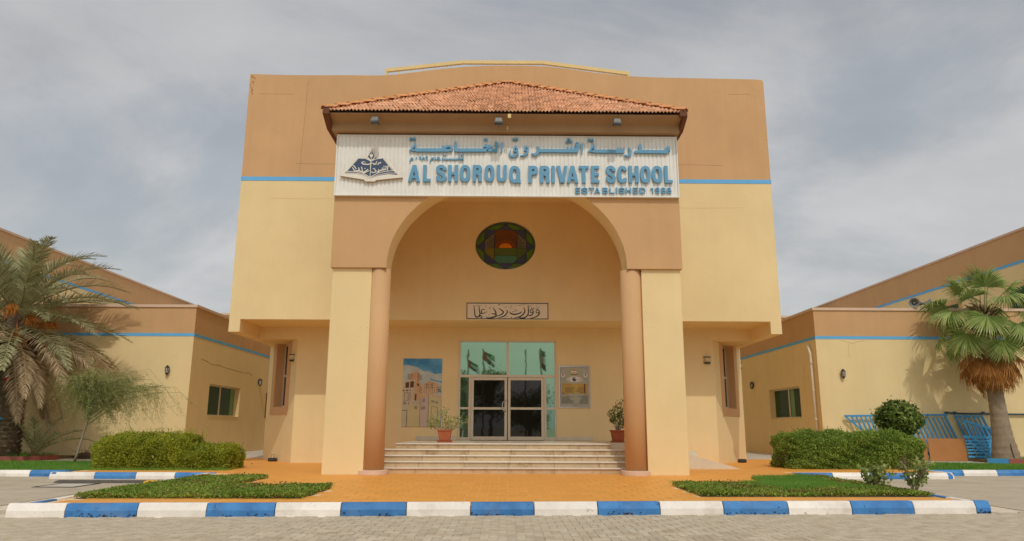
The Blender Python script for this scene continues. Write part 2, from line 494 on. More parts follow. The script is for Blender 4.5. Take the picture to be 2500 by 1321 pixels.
LETTERS=[('A', -2.795, -2.459, 8.134, 8.624, 0.21), ('L', -2.381, -2.164, 8.137, 8.627, 0.21), ('S', -2.008, -1.726, 8.14, 8.63, 0.21), ('H', -1.674, -1.392, 8.142, 8.632, 0.21), ('O', -1.337, -1.046, 8.144, 8.635, 0.21), ('R', -0.978, -0.717, 8.147, 8.637, 0.21), ('O', -0.647, -0.365, 8.149, 8.64, 0.21), ('U', -0.296, -0.014, 8.151, 8.642, 0.21), ('Q', 0.054, 0.381, 8.117, 8.618, 0.21), ('P', 0.594, 0.865, 8.12, 8.622, 0.21), ('R', 0.927, 1.192, 8.123, 8.624, 0.21), ('I', 1.252, 1.344, 8.125, 8.626, 0.21), ('V', 1.391, 1.707, 8.126, 8.627, 0.21), ('A', 1.672, 2.007, 8.128, 8.629, 0.21), ('T', 2.023, 2.3, 8.13, 8.632, 0.21), ('E', 2.366, 2.602, 8.132, 8.634, 0.21), ('S', 2.794, 3.061, 8.135, 8.637, 0.21), ('C', 3.112, 3.393, 8.137, 8.639, 0.21), ('H', 3.434, 3.716, 8.14, 8.642, 0.21), ('O', 3.761, 4.054, 8.142, 8.644, 0.21), ('O', 4.093, 4.39, 8.144, 8.646, 0.21), ('L', 4.445, 4.674, 8.146, 8.649, 0.21), ('E', 1.912, 2.055, 7.825, 7.993, 0.2), ('S', 2.094, 2.259, 7.826, 7.994, 0.2), ('T', 2.294, 2.449, 7.827, 7.996, 0.2), ('A', 2.445, 2.617, 7.828, 7.997, 0.2), ('B', 2.681, 2.837, 7.83, 7.998, 0.2), ('L', 2.881, 3.021, 7.831, 8.0, 0.2), ('I', 3.06, 3.099, 7.832, 8.001, 0.2), ('S', 3.147, 3.306, 7.833, 8.001, 0.2), ('H', 3.341, 3.491, 7.834, 8.003, 0.2), ('E', 3.541, 3.691, 7.836, 8.004, 0.2), ('D', 3.729, 3.895, 7.837, 8.005, 0.2), ('1', 4.04, 4.118, 7.839, 8.007, 0.2), ('9', 4.166, 4.297, 7.84, 8.008, 0.2), ('8', 4.332, 4.472, 7.841, 8.009, 0.2), ('6', 4.497, 4.633, 7.842, 8.011, 0.2)]
ARABIC=[[('p', [(-0.129, 9.352), (-0.188, 9.268), (-0.202, 9.029), (-0.178, 9.008), (-0.136, 9.123)])], [('p', [(-0.333, 9.365), (-0.25, 9.282), (-0.296, 9.043), (-0.55, 9.041), (-0.548, 9.113), (-0.506, 9.143), (-0.341, 9.14), (-0.332, 9.213), (-0.364, 9.287)]), ('p', [(-0.684, 9.16), (-0.665, 9.248), (-0.628, 9.269), (-0.424, 9.216), (-0.439, 9.172), (-0.525, 9.145), (-0.556, 9.124), (-0.616, 9.038), (-0.69, 9.038), (-0.689, 9.131), (-0.617, 9.138), (-0.576, 9.161), (-0.608, 9.177)]), ('p', [(-1.483, 9.129), (-0.682, 9.135), (-0.681, 9.038), (-1.481, 9.032)]), ('p', [(-1.466, 9.358), (-1.415, 9.13), (-1.409, 9.032), (-1.499, 9.032), (-1.515, 9.258)])], [('p', [(-0.677, 9.406), (-0.625, 9.463), (-0.571, 9.407), (-0.623, 9.35)])], [('s', [(-1.824, 9.085), (-1.748, 9.177), (-1.651, 9.199), (-1.585, 9.143), (-1.598, 9.079), (-1.707, 9.061)], [0.059, 0.059, 0.059, 0.059, 0.059, 0.059], 1), ('p', [(-1.873, 9.068), (-1.859, 9.222), (-1.804, 9.214), (-1.785, 9.069)]), ('p', [(-2.606, 9.125), (-1.786, 9.131), (-1.59, 9.083), (-1.667, 9.031), (-2.603, 9.024)]), ('s', [(-2.634, 9.266), (-2.593, 9.067), (-2.749, 9.079), (-2.674, 9.162)], [0.0553, 0.0553, 0.0553, 0.0553], 1)], [('p', [(-2.805, 9.411), (-2.758, 9.464), (-2.707, 9.412), (-2.755, 9.359)])], [('p', [(-2.715, 9.412), (-2.668, 9.464), (-2.617, 9.412), (-2.665, 9.36)])], [('p', [(2.162, 9.342), (2.102, 9.264), (2.088, 9.01), (2.113, 8.99), (2.152, 9.108)])], [('p', [(1.976, 9.357), (2.065, 9.285), (2.006, 9.034), (0.874, 9.035), (0.875, 9.134), (1.943, 9.132), (1.973, 9.211), (1.935, 9.284)]), ('p', [(1.668, 9.123), (1.683, 9.209), (1.73, 9.203), (1.744, 9.124)]), ('p', [(1.776, 9.124), (1.789, 9.195), (1.828, 9.195), (1.844, 9.125)]), ('p', [(1.874, 9.125), (1.891, 9.204), (1.93, 9.204), (1.942, 9.125)]), ('s', [(0.851, 9.207), (0.898, 9.099), (0.854, 9.01), (0.776, 8.955), (0.674, 8.992)], [0.048, 0.0775, 0.0812, 0.0701, 0.0148], 0)], [('p', [(1.713, 9.432), (1.757, 9.479), (1.8, 9.433), (1.756, 9.387)])], [('p', [(1.661, 9.357), (1.705, 9.403), (1.748, 9.357), (1.704, 9.311)])], [('p', [(1.763, 9.357), (1.807, 9.404), (1.85, 9.358), (1.806, 9.312)])], [('s', [(0.534, 9.207), (0.585, 9.149), (0.569, 9.082), (0.495, 9.098), (0.495, 9.161)], [0.0516, 0.0516, 0.0516, 0.0516, 0.0516], 1), ('s', [(0.585, 9.118), (0.561, 8.999), (0.483, 8.941), (0.354, 8.919)], [0.0516, 0.059, 0.0516, 0.0148], 0)], [('s', [(0.232, 9.196), (0.279, 9.13), (0.26, 9.059), (0.189, 9.075), (0.193, 9.142)], [0.0516, 0.0516, 0.0516, 0.0516, 0.0516], 1), ('s', [(0.283, 9.095), (0.291, 8.981), (0.194, 8.91), (0.088, 8.921), (0.057, 8.979), (0.091, 9.099)], [0.0516, 0.059, 0.0664, 0.059, 0.048, 0.0148], 0)], [('p', [(0.13, 9.416), (0.176, 9.467), (0.224, 9.417), (0.177, 9.366)])], [('p', [(0.22, 9.423), (0.267, 9.474), (0.314, 9.424), (0.267, 9.373)])], [('s', [(4.596, 9.216), (4.618, 9.128), (4.522, 9.094), (4.529, 9.165)], [0.0553, 0.0553, 0.0553, 0.0553], 1), ('p', [(3.836, 9.127), (4.524, 9.123), (4.581, 9.082), (4.559, 9.024), (3.607, 9.034), (3.615, 9.096), (3.75, 9.12), (3.734, 9.234), (3.78, 9.318), (3.833, 9.256)])], [('s', [(3.461, 9.186), (3.513, 9.091), (3.49, 8.991), (3.414, 8.937), (3.317, 8.961)], [0.0443, 0.0738, 0.0775, 0.0664, 0.0148], 0)], [('p', [(2.452, 9.131), (3.326, 9.127), (3.323, 9.027), (2.45, 9.034)]), ('p', [(3.119, 9.122), (3.151, 9.213), (3.198, 9.122)]), ('p', [(3.208, 9.122), (3.245, 9.206), (3.274, 9.123)]), ('p', [(3.27, 9.118), (3.328, 9.215), (3.329, 9.119)]), ('s', [(2.458, 9.283), (2.485, 9.075), (2.328, 9.078), (2.408, 9.175)], [0.0553, 0.0553, 0.0553, 0.0553], 1)], [('p', [(2.293, 9.416), (2.343, 9.468), (2.391, 9.416), (2.341, 9.364)])], [('p', [(2.376, 9.408), (2.426, 9.461), (2.474, 9.409), (2.424, 9.356)])], [('s', [(-1.258, 8.895), (-1.257, 8.812), (-1.36, 8.812)], [0.0258, 0.0258, 0.0258], 0), ('s', [(-1.368, 8.931), (-1.358, 8.812)], [0.0258, 0.0258], 0)], [('p', [(-1.327, 8.94), (-1.31, 8.959), (-1.292, 8.94), (-1.309, 8.921)])], [('p', [(-1.281, 8.94), (-1.263, 8.959), (-1.245, 8.941), (-1.263, 8.922)])], [('s', [(-1.406, 8.861), (-1.405, 8.811), (-1.845, 8.808), (-1.846, 8.858)], [0.0258, 0.0258, 0.0258, 0.0258], 0), ('s', [(-1.453, 8.856), (-1.452, 8.815)], [0.0184, 0.0184], 0), ('s', [(-1.499, 8.856), (-1.499, 8.815)], [0.0184, 0.0184], 0), ('s', [(-1.55, 8.856), (-1.549, 8.814)], [0.0184, 0.0184], 0), ('s', [(-1.601, 8.855), (-1.6, 8.814)], [0.0184, 0.0184], 0), ('s', [(-1.651, 8.855), (-1.65, 8.814)], [0.0184, 0.0184], 0), ('s', [(-1.721, 8.854), (-1.721, 8.813)], [0.0184, 0.0184], 0)], [('p', [(-1.823, 8.928), (-1.805, 8.947), (-1.787, 8.928), (-1.805, 8.91)])], [('p', [(-1.78, 8.928), (-1.763, 8.947), (-1.745, 8.929), (-1.762, 8.91)])], [('s', [(-1.926, 8.865), (-1.979, 8.877), (-1.986, 8.84), (-1.911, 8.808), (-2.051, 8.807), (-2.057, 8.889)], [0.0258, 0.0258, 0.0258, 0.0258, 0.0258, 0.0258], 0)], [('s', [(-2.107, 8.856), (-2.098, 8.81), (-2.159, 8.818), (-2.15, 8.856)], [0.0221, 0.0221, 0.0221, 0.0221], 1), ('s', [(-2.149, 8.814), (-2.184, 8.798), (-2.193, 8.727)], [0.0258, 0.0258, 0.0258], 0)], [('s', [(-2.264, 8.892), (-2.315, 8.883), (-2.265, 8.797)], [0.0258, 0.0258, 0.0258], 0)], [('s', [(-2.347, 8.796), (-2.385, 8.883)], [0.0258, 0.0258], 0), ('s', [(-2.385, 8.883), (-2.421, 8.796)], [0.0258, 0.0258], 0)], [('s', [(-2.458, 8.853), (-2.492, 8.841), (-2.502, 8.882), (-2.463, 8.89)], [0.0184, 0.0184, 0.0184, 0.0184], 1), ('s', [(-2.462, 8.874), (-2.456, 8.791)], [0.0258, 0.0258], 0)], [('s', [(-2.583, 8.885), (-2.596, 8.795)], [0.0258, 0.0258], 0)], [('s', [(-2.691, 8.847), (-2.682, 8.802), (-2.741, 8.81), (-2.734, 8.847)], [0.0221, 0.0221, 0.0221, 0.0221], 1), ('s', [(-2.729, 8.806), (-2.756, 8.789), (-2.761, 8.723)], [0.0258, 0.0258, 0.0258], 0)]]
EMBLEM=[('backing', 0, [('p', [(-4.711, 8.284), (-4.383, 8.757), (-4.341, 8.77), (-4.296, 8.758), (-4.221, 8.816), (-4.016, 8.809), (-3.937, 8.781), (-3.984, 8.857), (-3.888, 8.992), (-3.85, 9.145), (-3.795, 8.992), (-3.723, 8.859), (-3.791, 8.77), (-3.705, 8.797), (-3.512, 8.823), (-3.462, 8.793), (-3.421, 8.743), (-3.314, 8.738), (-2.943, 8.247), (-3.688, 8.163), (-3.719, 8.124), (-3.989, 8.122), (-4.03, 8.174)])]), ('page', 1, [('p', [(-4.58, 8.358), (-4.234, 8.799), (-4.016, 8.793), (-3.873, 8.72), (-3.866, 8.216), (-4.052, 8.313), (-4.247, 8.352)]), ('p', [(-3.853, 8.72), (-3.704, 8.778), (-3.511, 8.809), (-3.089, 8.324), (-3.357, 8.342), (-3.626, 8.295), (-3.854, 8.216)])]), ('nib', 1, [('p', [(-3.847, 9.067), (-3.809, 8.967), (-3.75, 8.861), (-3.817, 8.782), (-3.854, 8.749), (-3.951, 8.859), (-3.878, 8.971)])]), ('pen_line', 0, [('s', [(-3.847, 9.075), (-3.855, 8.683), (-3.862, 8.212)], [0.0148, 0.0221, 0.0148], 0), ('p', [(-3.899, 8.888), (-3.886, 8.926), (-3.851, 8.942), (-3.815, 8.926), (-3.798, 8.889), (-3.812, 8.852), (-3.847, 8.835), (-3.882, 8.851)])]), ('page_edge', 0, [('s', [(-4.531, 8.412), (-4.25, 8.403), (-4.054, 8.354), (-3.865, 8.249)], [0.0184, 0.0184, 0.0184, 0.0184], 0), ('s', [(-4.557, 8.366), (-4.247, 8.36), (-4.052, 8.317), (-3.864, 8.222)], [0.0166, 0.0166, 0.0166, 0.0166], 0), ('s', [(-4.521, 8.416), (-4.22, 8.793)], [0.0148, 0.0148], 0), ('s', [(-3.205, 8.441), (-3.437, 8.423), (-3.667, 8.356), (-3.852, 8.249)], [0.0184, 0.0184, 0.0184, 0.0184], 0), ('s', [(-3.125, 8.37), (-3.396, 8.366), (-3.645, 8.305), (-3.851, 8.223)], [0.0166, 0.0166, 0.0166, 0.0166], 0), ('s', [(-3.153, 8.39), (-3.479, 8.792)], [0.0166, 0.0166], 0), ('s', [(-3.229, 8.441), (-3.511, 8.798)], [0.0148, 0.0148], 0)]), ('script', 0, [('s', [(-3.573, 8.66), (-3.622, 8.674), (-3.658, 8.612)], [0.0258, 0.0258, 0.0258], 0), ('s', [(-3.682, 8.725), (-3.717, 8.632), (-3.785, 8.617)], [0.0148, 0.0258, 0.0184], 0), ('s', [(-3.697, 8.618), (-3.796, 8.663), (-3.93, 8.621), (-4.066, 8.63), (-4.117, 8.671), (-4.07, 8.712)], [0.0148, 0.0184, 0.0295, 0.0332, 0.0258, 0.0148], 0), ('s', [(-3.363, 8.604), (-3.38, 8.45)], [0.024, 0.024], 0), ('s', [(-3.408, 8.573), (-3.424, 8.481), (-3.593, 8.439), (-3.649, 8.381)], [0.0184, 0.0258, 0.0332, 0.0184], 0), ('s', [(-3.481, 8.542), (-3.478, 8.47)], [0.0166, 0.0166], 0), ('s', [(-3.529, 8.531), (-3.526, 8.464)], [0.0166, 0.0166], 0), ('s', [(-3.633, 8.479), (-3.621, 8.428), (-3.687, 8.387)], [0.0221, 0.0221, 0.0221], 0), ('s', [(-3.749, 8.468), (-3.699, 8.438), (-3.726, 8.387), (-3.793, 8.376), (-3.824, 8.416)], [0.024, 0.024, 0.024, 0.024, 0.024], 0), ('s', [(-3.893, 8.436), (-4.054, 8.354)], [0.0221, 0.0221], 0), ('s', [(-3.924, 8.477), (-3.998, 8.415), (-4.074, 8.374)], [0.0258, 0.0258, 0.0258], 0), ('s', [(-4.111, 8.548), (-4.07, 8.374)], [0.024, 0.024], 0), ('s', [(-4.056, 8.394), (-4.193, 8.434), (-4.289, 8.413), (-4.372, 8.535)], [0.0221, 0.0369, 0.0332, 0.0184], 0), ('s', [(-4.197, 8.526), (-4.164, 8.445)], [0.0258, 0.0258], 0), ('s', [(-4.365, 8.597), (-4.316, 8.567), (-4.253, 8.475)], [0.0148, 0.0295, 0.0221], 0)]), ('script_dot', 0, [('p', [(-4.077, 8.698), (-4.061, 8.716), (-4.042, 8.698), (-4.059, 8.679)]), ('p', [(-4.038, 8.69), (-4.022, 8.708), (-4.003, 8.69), (-4.02, 8.671)]), ('p', [(-3.59, 8.689), (-3.575, 8.705), (-3.559, 8.689), (-3.573, 8.672)]), ('p', [(-3.46, 8.566), (-3.444, 8.585), (-3.425, 8.567), (-3.442, 8.548)]), ('p', [(-3.497, 8.57), (-3.483, 8.587), (-3.466, 8.57), (-3.481, 8.554)]), ('p', [(-3.797, 8.494), (-3.78, 8.513), (-3.762, 8.495), (-3.778, 8.476)]), ('p', [(-3.758, 8.495), (-3.741, 8.513), (-3.723, 8.495), (-3.74, 8.476)]), ('p', [(-4.029, 8.497), (-4.013, 8.515), (-3.994, 8.497), (-4.011, 8.479)]), ('p', [(-4.355, 8.581), (-4.34, 8.597), (-4.324, 8.581), (-4.339, 8.564)])])]
PLAQUE=[('s', [(1.042, 5.255), (1.104, 5.2), (1.091, 5.133), (1.004, 5.132), (0.996, 5.196)], [0.0255, 0.0255, 0.0255, 0.0255, 0.0255], 1), ('s', [(1.113, 5.173), (1.087, 5.078), (0.974, 4.993), (0.74, 4.933)], [0.0324, 0.0417, 0.037, 0.0093], 0), ('s', [(0.854, 5.267), (0.901, 5.214), (0.882, 5.149), (0.803, 5.152), (0.799, 5.216)], [0.0255, 0.0255, 0.0255, 0.0255, 0.0255], 1), ('s', [(0.904, 5.193), (0.887, 5.102), (0.807, 5.043), (0.736, 5.059)], [0.0278, 0.0347, 0.0394, 0.0278], 0), ('s', [(0.726, 5.419), (0.74, 5.245), (0.728, 5.087), (0.623, 4.975), (0.494, 4.957), (0.373, 5.007)], [0.0185, 0.0347, 0.0347, 0.0417, 0.0394, 0.0093], 0), ('s', [(0.586, 5.312), (0.619, 5.202), (0.577, 5.097), (0.448, 5.001), (0.239, 4.956)], [0.0185, 0.037, 0.0417, 0.0394, 0.0093], 0), ('s', [(0.51, 5.181), (0.494, 5.149), (0.389, 5.1), (0.264, 5.082), (0.155, 5.111), (0.088, 5.174)], [0.0116, 0.0324, 0.0394, 0.0463, 0.0417, 0.0139], 0), ('s', [(0.009, 5.237), (0.034, 5.153), (-0.045, 5.043), (-0.149, 4.992), (-0.299, 4.966)], [0.0185, 0.037, 0.0417, 0.037, 0.0093], 0), ('s', [(-0.263, 5.287), (-0.15, 5.211), (-0.1, 5.152), (-0.17, 5.072), (-0.345, 5.008)], [0.0185, 0.0394, 0.0417, 0.037, 0.0185], 0), ('s', [(-0.285, 5.393), (-0.214, 5.41)], [0.0185, 0.0278], 0), ('s', [(-0.456, 5.307), (-0.384, 5.208), (-0.35, 5.103), (-0.5, 5.1)], [0.0185, 0.037, 0.0394, 0.0139], 0), ('s', [(-0.5, 5.1), (-0.358, 5.075), (-0.341, 5.033), (-0.466, 4.974), (-0.603, 4.952), (-0.687, 5.006)], [0.0185, 0.0324, 0.037, 0.0417, 0.037, 0.0116], 0), ('s', [(-0.702, 5.234), (-0.794, 5.238), (-0.839, 5.178), (-0.805, 5.103), (-0.639, 5.167)], [0.0139, 0.0255, 0.0324, 0.0347, 0.0093], 0), ('s', [(-0.925, 5.389), (-0.898, 5.195), (-0.888, 5.068), (-0.966, 4.98), (-1.045, 5.004)], [0.0185, 0.0347, 0.0347, 0.037, 0.0232], 0), ('s', [(-0.884, 5.098), (-0.759, 5.107)], [0.0232, 0.0232], 0), ('s', [(-0.871, 5.043), (-0.808, 5.01), (-0.824, 4.963), (-0.895, 4.997)], [0.0232, 0.0232, 0.0232, 0.0232], 1), ('s', [(-1.097, 5.38), (-1.069, 5.215), (-1.046, 5.042), (-0.966, 4.971)], [0.0162, 0.0324, 0.037, 0.0278], 0), ('s', [(-1.083, 5.321), (-0.967, 5.393)], [0.0069, 0.0069], 0), ('p', [(0.833, 5.296), (0.854, 5.318), (0.875, 5.297), (0.854, 5.275)]), ('p', [(0.887, 5.292), (0.908, 5.314), (0.929, 5.293), (0.908, 5.271)]), ('p', [(0.15, 4.974), (0.173, 4.998), (0.196, 4.975), (0.173, 4.951)]), ('p', [(-0.04, 5.33), (-0.017, 5.354), (0.006, 5.33), (-0.017, 5.307)]), ('p', [(-0.575, 5.287), (-0.55, 5.313), (-0.525, 5.288), (-0.55, 5.262)]), ('s', [(0.389, 5.375), (0.644, 5.427)], [0.0093, 0.0093], 0), ('s', [(0.201, 5.166), (0.389, 5.222)], [0.0093, 0.0093], 0), ('s', [(-0.08, 4.954), (0.076, 5.01)], [0.0093, 0.0093], 0), ('s', [(0.943, 5.255), (1.101, 5.327)], [0.0093, 0.0093], 0), ('s', [(-0.99, 5.247), (-0.973, 5.19)], [0.0093, 0.0093], 0), ('s', [(0.996, 5.405), (1.017, 5.378)], [0.0093, 0.0093], 0), ('s', [(0.264, 5.253), (0.316, 5.243)], [0.0093, 0.0093], 0), ('s', [(0.577, 5.35), (0.609, 5.325)], [0.0093, 0.0093], 0), ('s', [(-0.699, 5.397), (-0.686, 5.323)], [0.0093, 0.0093], 0), ('s', [(0.117, 5.263), (0.19, 5.401)], [0.0093, 0.0093], 0), ('s', [(-0.612, 5.07), (-0.57, 5.045)], [0.0093, 0.0093], 0), ('s', [(-0.417, 5.35), (-0.396, 5.328)], [0.0093, 0.0093], 0), ('s', [(-0.856, 5.396), (-0.841, 5.36)], [0.0093, 0.0093], 0), ('s', [(-0.135, 5.406), (-0.088, 5.393)], [0.0093, 0.0093], 0), ('s', [(-0.758, 5.016), (-0.733, 4.985)], [0.0093, 0.0093], 0), ('s', [(-0.455, 4.955), (-0.341, 4.987)], [0.0093, 0.0093], 0), ('s', [(0.766, 5.33), (0.871, 5.415)], [0.0093, 0.0093], 0), ('s', [(0.305, 5.391), (0.326, 5.366)], [0.0093, 0.0093], 0), ('s', [(-0.542, 5.37), (-0.527, 5.353)], [0.0093, 0.0093], 0), ('s', [(0.065, 5.352), (0.079, 5.335)], [0.0093, 0.0093], 0)]
PLAQUE_FRAME=[(-1.338, 5.484), (1.415, 5.477), (1.417, 4.903), (-1.323, 4.908)]
# ------------------------------------------------------------------ the school building
YT, XT = 24.1, 9.24            # front plane and half width of the overhanging block
YA = 26.1                      # recessed ground-floor wall
SOF = 4.88
XZ = lambda u, v, d: (u, d, v)
XY = lambda u, v, d: (u, v, d)
YZ = lambda u, v, d: (d, u, v)

school = thing('school_building', 'cream and brown school entrance block with overhanging upper floor and arched portico', 'building', (0, 24, 0.15))
OFF = Vector((0, -24, -0.15))


def part(name, mb, mats, parent=school, **k):
    o = obj(name, mb, mats, parent, **k)
    if parent is school:
        o.location = OFF
    return o


# upper front wall with the oval window opening
WCX, WCZ, WRX, WRZ = -0.04, 7.475, 1.03, 0.85
mb = MB()
mb.box(-XT, -1.6, YT, YT + 0.3, SOF, 9.74)
mb.box(1.6, XT, YT, YT + 0.3, SOF, 9.74)
mb.box(-1.6, 1.6, YT, YT + 0.3, 8.7, 9.74)
mb.box(-1.6, 1.6, YT, YT + 0.3, SOF, 6.3)
NS = 64
ring = []
for k in range(NS):
    a = 2 * PI * k / NS
    ca, sa = math.cos(a), math.sin(a)
    ex, ez = WCX + WRX * ca, WCZ + WRZ * sa
    t = min((1.6 - WCX * (1 if ca > 0 else -1)) / max(abs(ca), 1e-6), ((8.7 - WCZ) if sa > 0 else (WCZ - 6.3)) / max(abs(sa), 1e-6))
    ring.append(((ex, ez), (WCX + t * ca, WCZ + t * sa)))
# corner points are kept by snapping the nearest ray ends
for cx_, cz_ in ((-1.6, 6.3), (1.6, 6.3), (1.6, 8.7), (-1.6, 8.7)):
    j = min(range(NS), key=lambda i: (ring[i][1][0] - cx_) ** 2 + (ring[i][1][1] - cz_) ** 2)
    ring[j] = (ring[j][0], (cx_, cz_))
for k in range(NS):
    (a, A), (b, B) = ring[k], ring[(k + 1) % NS]
    mb.add([(a[0], YT, a[1]), (A[0], YT, A[1]), (B[0], YT, B[1]), (b[0], YT, b[1])], [(0, 1, 2, 3)])
    mb.add([(a[0], YT, a[1]), (b[0], YT, b[1]), (b[0], YT + 0.3, b[1]), (a[0], YT + 0.3, a[1])], [(0, 1, 2, 3)])
part('facade_wall', mb, m_cream)

# brown band with the gently raised middle of the parapet
PAR = [(-9.24, 13.76), (-8.6, 13.745), (-7.93, 13.73), (-6.8, 13.73), (-5.73, 13.745), (-5.0, 13.735), (-4.41, 13.75), (-3.9, 13.80), (-3.53, 13.855),
       (-2.9, 13.945), (-2.35, 14.02), (-1.61, 14.10), (-0.8, 14.155), (0.0, 14.17), (0.8, 14.165), (1.49, 14.14), (2.3, 14.04), (3.12, 13.92),
       (3.8, 13.845), (4.38, 13.79), (5.2, 13.755), (6.0, 13.74), (6.82, 13.73), (8.0, 13.715), (9.0, 13.70), (9.17, 13.68), (9.24, 13.62)]
mb = MB()
mb.prism([(-XT, 9.88)] + PAR + [(XT, 9.88)], YT, YT + 0.3, XZ)
part('upper_band', mb, m_brown)
mb = MB()
mb.box(-XT - 0.012, XT + 0.012, YT - 0.012, YT + 0.31, 9.74, 9.88)
mb.box(-XT - 0.012, -XT + 0.3, YT + 0.31, 44.01, 9.74, 9.88)
mb.box(XT - 0.3, XT + 0.012, YT + 0.31, 44.01, 9.74, 9.88)
part('blue_stripe', mb, m_stripe)
for s in (-1, 1):
    mb = MB()
    x0, x1 = (-XT, -XT + 0.3) if s < 0 else (XT - 0.3, XT)
    mb.box(x0, x1, YT + 0.3, 44, SOF, 9.74)
    mb.box(x0, x1, YT + 0.3, 44, 9.88, 13.6, 1)
    part('side_wall', mb, [m_cream, m_brown])
mb = MB()
mb.box(-XT, XT, 44, 44.3, 0, 13.6, 0)
mb.box(-XT + 0.3, XT - 0.3, YT + 0.3, 44, 13.0, 13.2, 0)
part('flat_roof', mb, m_conc)

# parapet rail following the curve
rail_pts = [(-4.45, 14.03), (-1.63, 14.385), (1.28, 14.395), (4.45, 13.98)]
mb = MB()
for a, b in zip(rail_pts[:-1], rail_pts[1:]):
    mb.bar((a[0], YT + 0.2, a[1]), (b[0], YT + 0.2, b[1]), 0.125, 0.10)
o = part('parapet_rail', mb, m_rail)


def lerp_tab(tab, x):
    for (x0, z0), (x1, z1) in zip(tab[:-1], tab[1:]):
        if x0 <= x <= x1:
            return z0 + (z1 - z0) * (x - x0) / (x1 - x0)
    return tab[-1][1]


for k in range(21):
    x = -4.40 + k * 0.44
    r = 0.045 if k in (0, 20) else 0.012
    mb = MB().box(x - r, x + r, YT + 0.2 - r, YT + 0.2 + r, lerp_tab(PAR, x) - 0.01, lerp_tab(rail_pts, x) - 0.03)
    p = obj('rail_post', mb, m_rail, o)

# hairline cracks, paint joints and chips in the plaster
for pts in ([(7.95, 13.12), (8.3, 13.115), (8.75, 13.13)], [(5.3, 10.42), (6.4, 10.43), (7.6, 10.40)], [(-8.9, 13.0), (-8.1, 12.985), (-7.6, 13.0)], [(-7.4, 10.38), (-6.5, 10.36), (-5.9, 10.37)],
            [(-7.15, 13.5), (-7.18, 12.2), (-7.22, 10.9), (-7.25, 9.95)], [(-8.2, 9.1), (-7.0, 9.08), (-5.6, 9.1)], [(5.6, 8.85), (6.6, 8.83), (8.2, 8.86)]):
    part('hairline_crack', MB().stroke(pts, [0.007] * len(pts), False, YT - 0.002, YT + 0.002, XZ), m_brown if pts[0][1] < 9.2 else m_crack)
chips = MB()
cr_ = random.Random(12)
for k in range(34):
    x, z = -9.14 + cr_.gauss(0, .035) - .02 * (k / 34), 13.68 - 0.75 * (k / 34) ** 1.4 + cr_.gauss(0, .02)
    r0 = cr_.uniform(.008, .024)
    chips.prism([(x - r0, z), (x, z - r0 * 1.5), (x + r0, z + r0 * .3), (x + r0 * .2, z + r0)], YT - 0.003, YT + 0.001, XZ)
for k in range(22):
    s_ = cr_.choice((-1, 1)); x, z = s_ * (3.78 + abs(cr_.gauss(0, .16))), 4.25 + cr_.gauss(0, .45)
    if abs(x) > 4.7: continue
    r0 = cr_.uniform(.004, .010)
    chips.prism([(x - r0 * 1.6, z), (x, z - r0), (x + r0, z + r0 * .3), (x + r0 * .2, z + r0 * .7)], 19.707, 19.712, XZ)
stuff(part('paint_chips', chips, m_crack))

# oval stained glass window -------------------------------------------------
rw = MB()
for k in range(NS):
    a, b = 2 * PI * k / NS, 2 * PI * (k + 1) / NS
    P = []
    for ang in (a, b):
        for rr, yy in ((1.0, YT + 0.10), (0.955, YT + 0.10), (0.955, YT + 0.24), (1.0, YT + 0.24)):
            P.append((WCX + WRX * rr * math.cos(ang) * 0.998, yy, WCZ + WRZ * rr * math.sin(ang) * 0.998))
    rw.add(P, [(0, 4, 5, 1), (1, 5, 6, 2), (3, 2, 6, 7)])
rwin = part('oval_window', rw, m_darkgrey)


def clip(poly, a, b, c):
    """keep the part of the polygon where a*x+b*y<=c"""
    out = []
    for i in range(len(poly)):
        p, q = poly[i], poly[(i + 1) % len(poly)]
        fp, fq = a * p[0] + b * p[1] - c, a * q[0] + b * q[1] - c
        if fp <= 0: out.append(p)
        if fp * fq < 0:
            t = fp / (fp - fq)
            out.append((p[0] + (q[0] - p[0]) * t, p[1] + (q[1] - p[1]) * t))
    return out


def shrink(poly, d):
    cx_ = sum(p[0] for p in poly) / len(poly); cy_ = sum(p[1] for p in poly) / len(poly)
    out = []
    for x, y in poly:
        L = math.hypot(x - cx_, y - cy_)
        k = max(0, (L - d) / L) if L > 1e-6 else 0
        out.append((cx_ + (x - cx_) * k, cy_ + (y - cy_) * k))
    return out


gm = {k: glass_mat('glass_' + k, c, 0.0, 0.12, 0.4) for k, c in dict(
    green=(0.10, 0.22, 0.025), navy=(0.06, 0.08, 0.16), sky=(0.17, 0.17, 0.13), amber=(0.19, 0.07, 0.03), sun=(0.70, 0.22, 0.02),
    olive=(0.18, 0.17, 0.03), moss=(0.09, 0.14, 0.04), sea=(0.07, 0.22, 0.16), rust=(0.30, 0.085, 0.02)).items()}
disc = [(0.955 * math.cos(2 * PI * k / 56), 0.955 * math.sin(2 * PI * k / 56)) for k in range(56)]
q = 0.70
pieces = []
D = 0.955
for sx in (-1, 1):
    for sy in (-1, 1):
        p = clip(disc, -sx, 0, 0); p = clip(p, 0, -sy, 0)
        out = clip(p, -sx, -sy, -D)
        pieces.append(('navy', clip(clip(out, sx, 0, q), 0, sy, q)))          # corner of the square
        pieces.append(('green', clip(out, -sx, 0, -q)))
        pieces.append(('green', clip(clip(out, sx, 0, q), 0, -sy, -q)))
dia_ = [(D, 0), (0, D), (-D, 0), (0, -D)]
pieces += [('navy', clip(dia_, -1, 0, -q)), ('navy', clip(dia_, 1, 0, -q)), ('navy', clip(dia_, 0, -1, -q)), ('navy', clip(dia_, 0, 1, -q))]
octo = clip(clip(clip(clip(dia_, 1, 0, q), -1, 0, q), 0, 1, q), 0, -1, q)
mid = clip(clip(octo, 1, 0, 0.39), -1, 0, 0.37)
lef = clip(octo, 1, 0, -0.37)
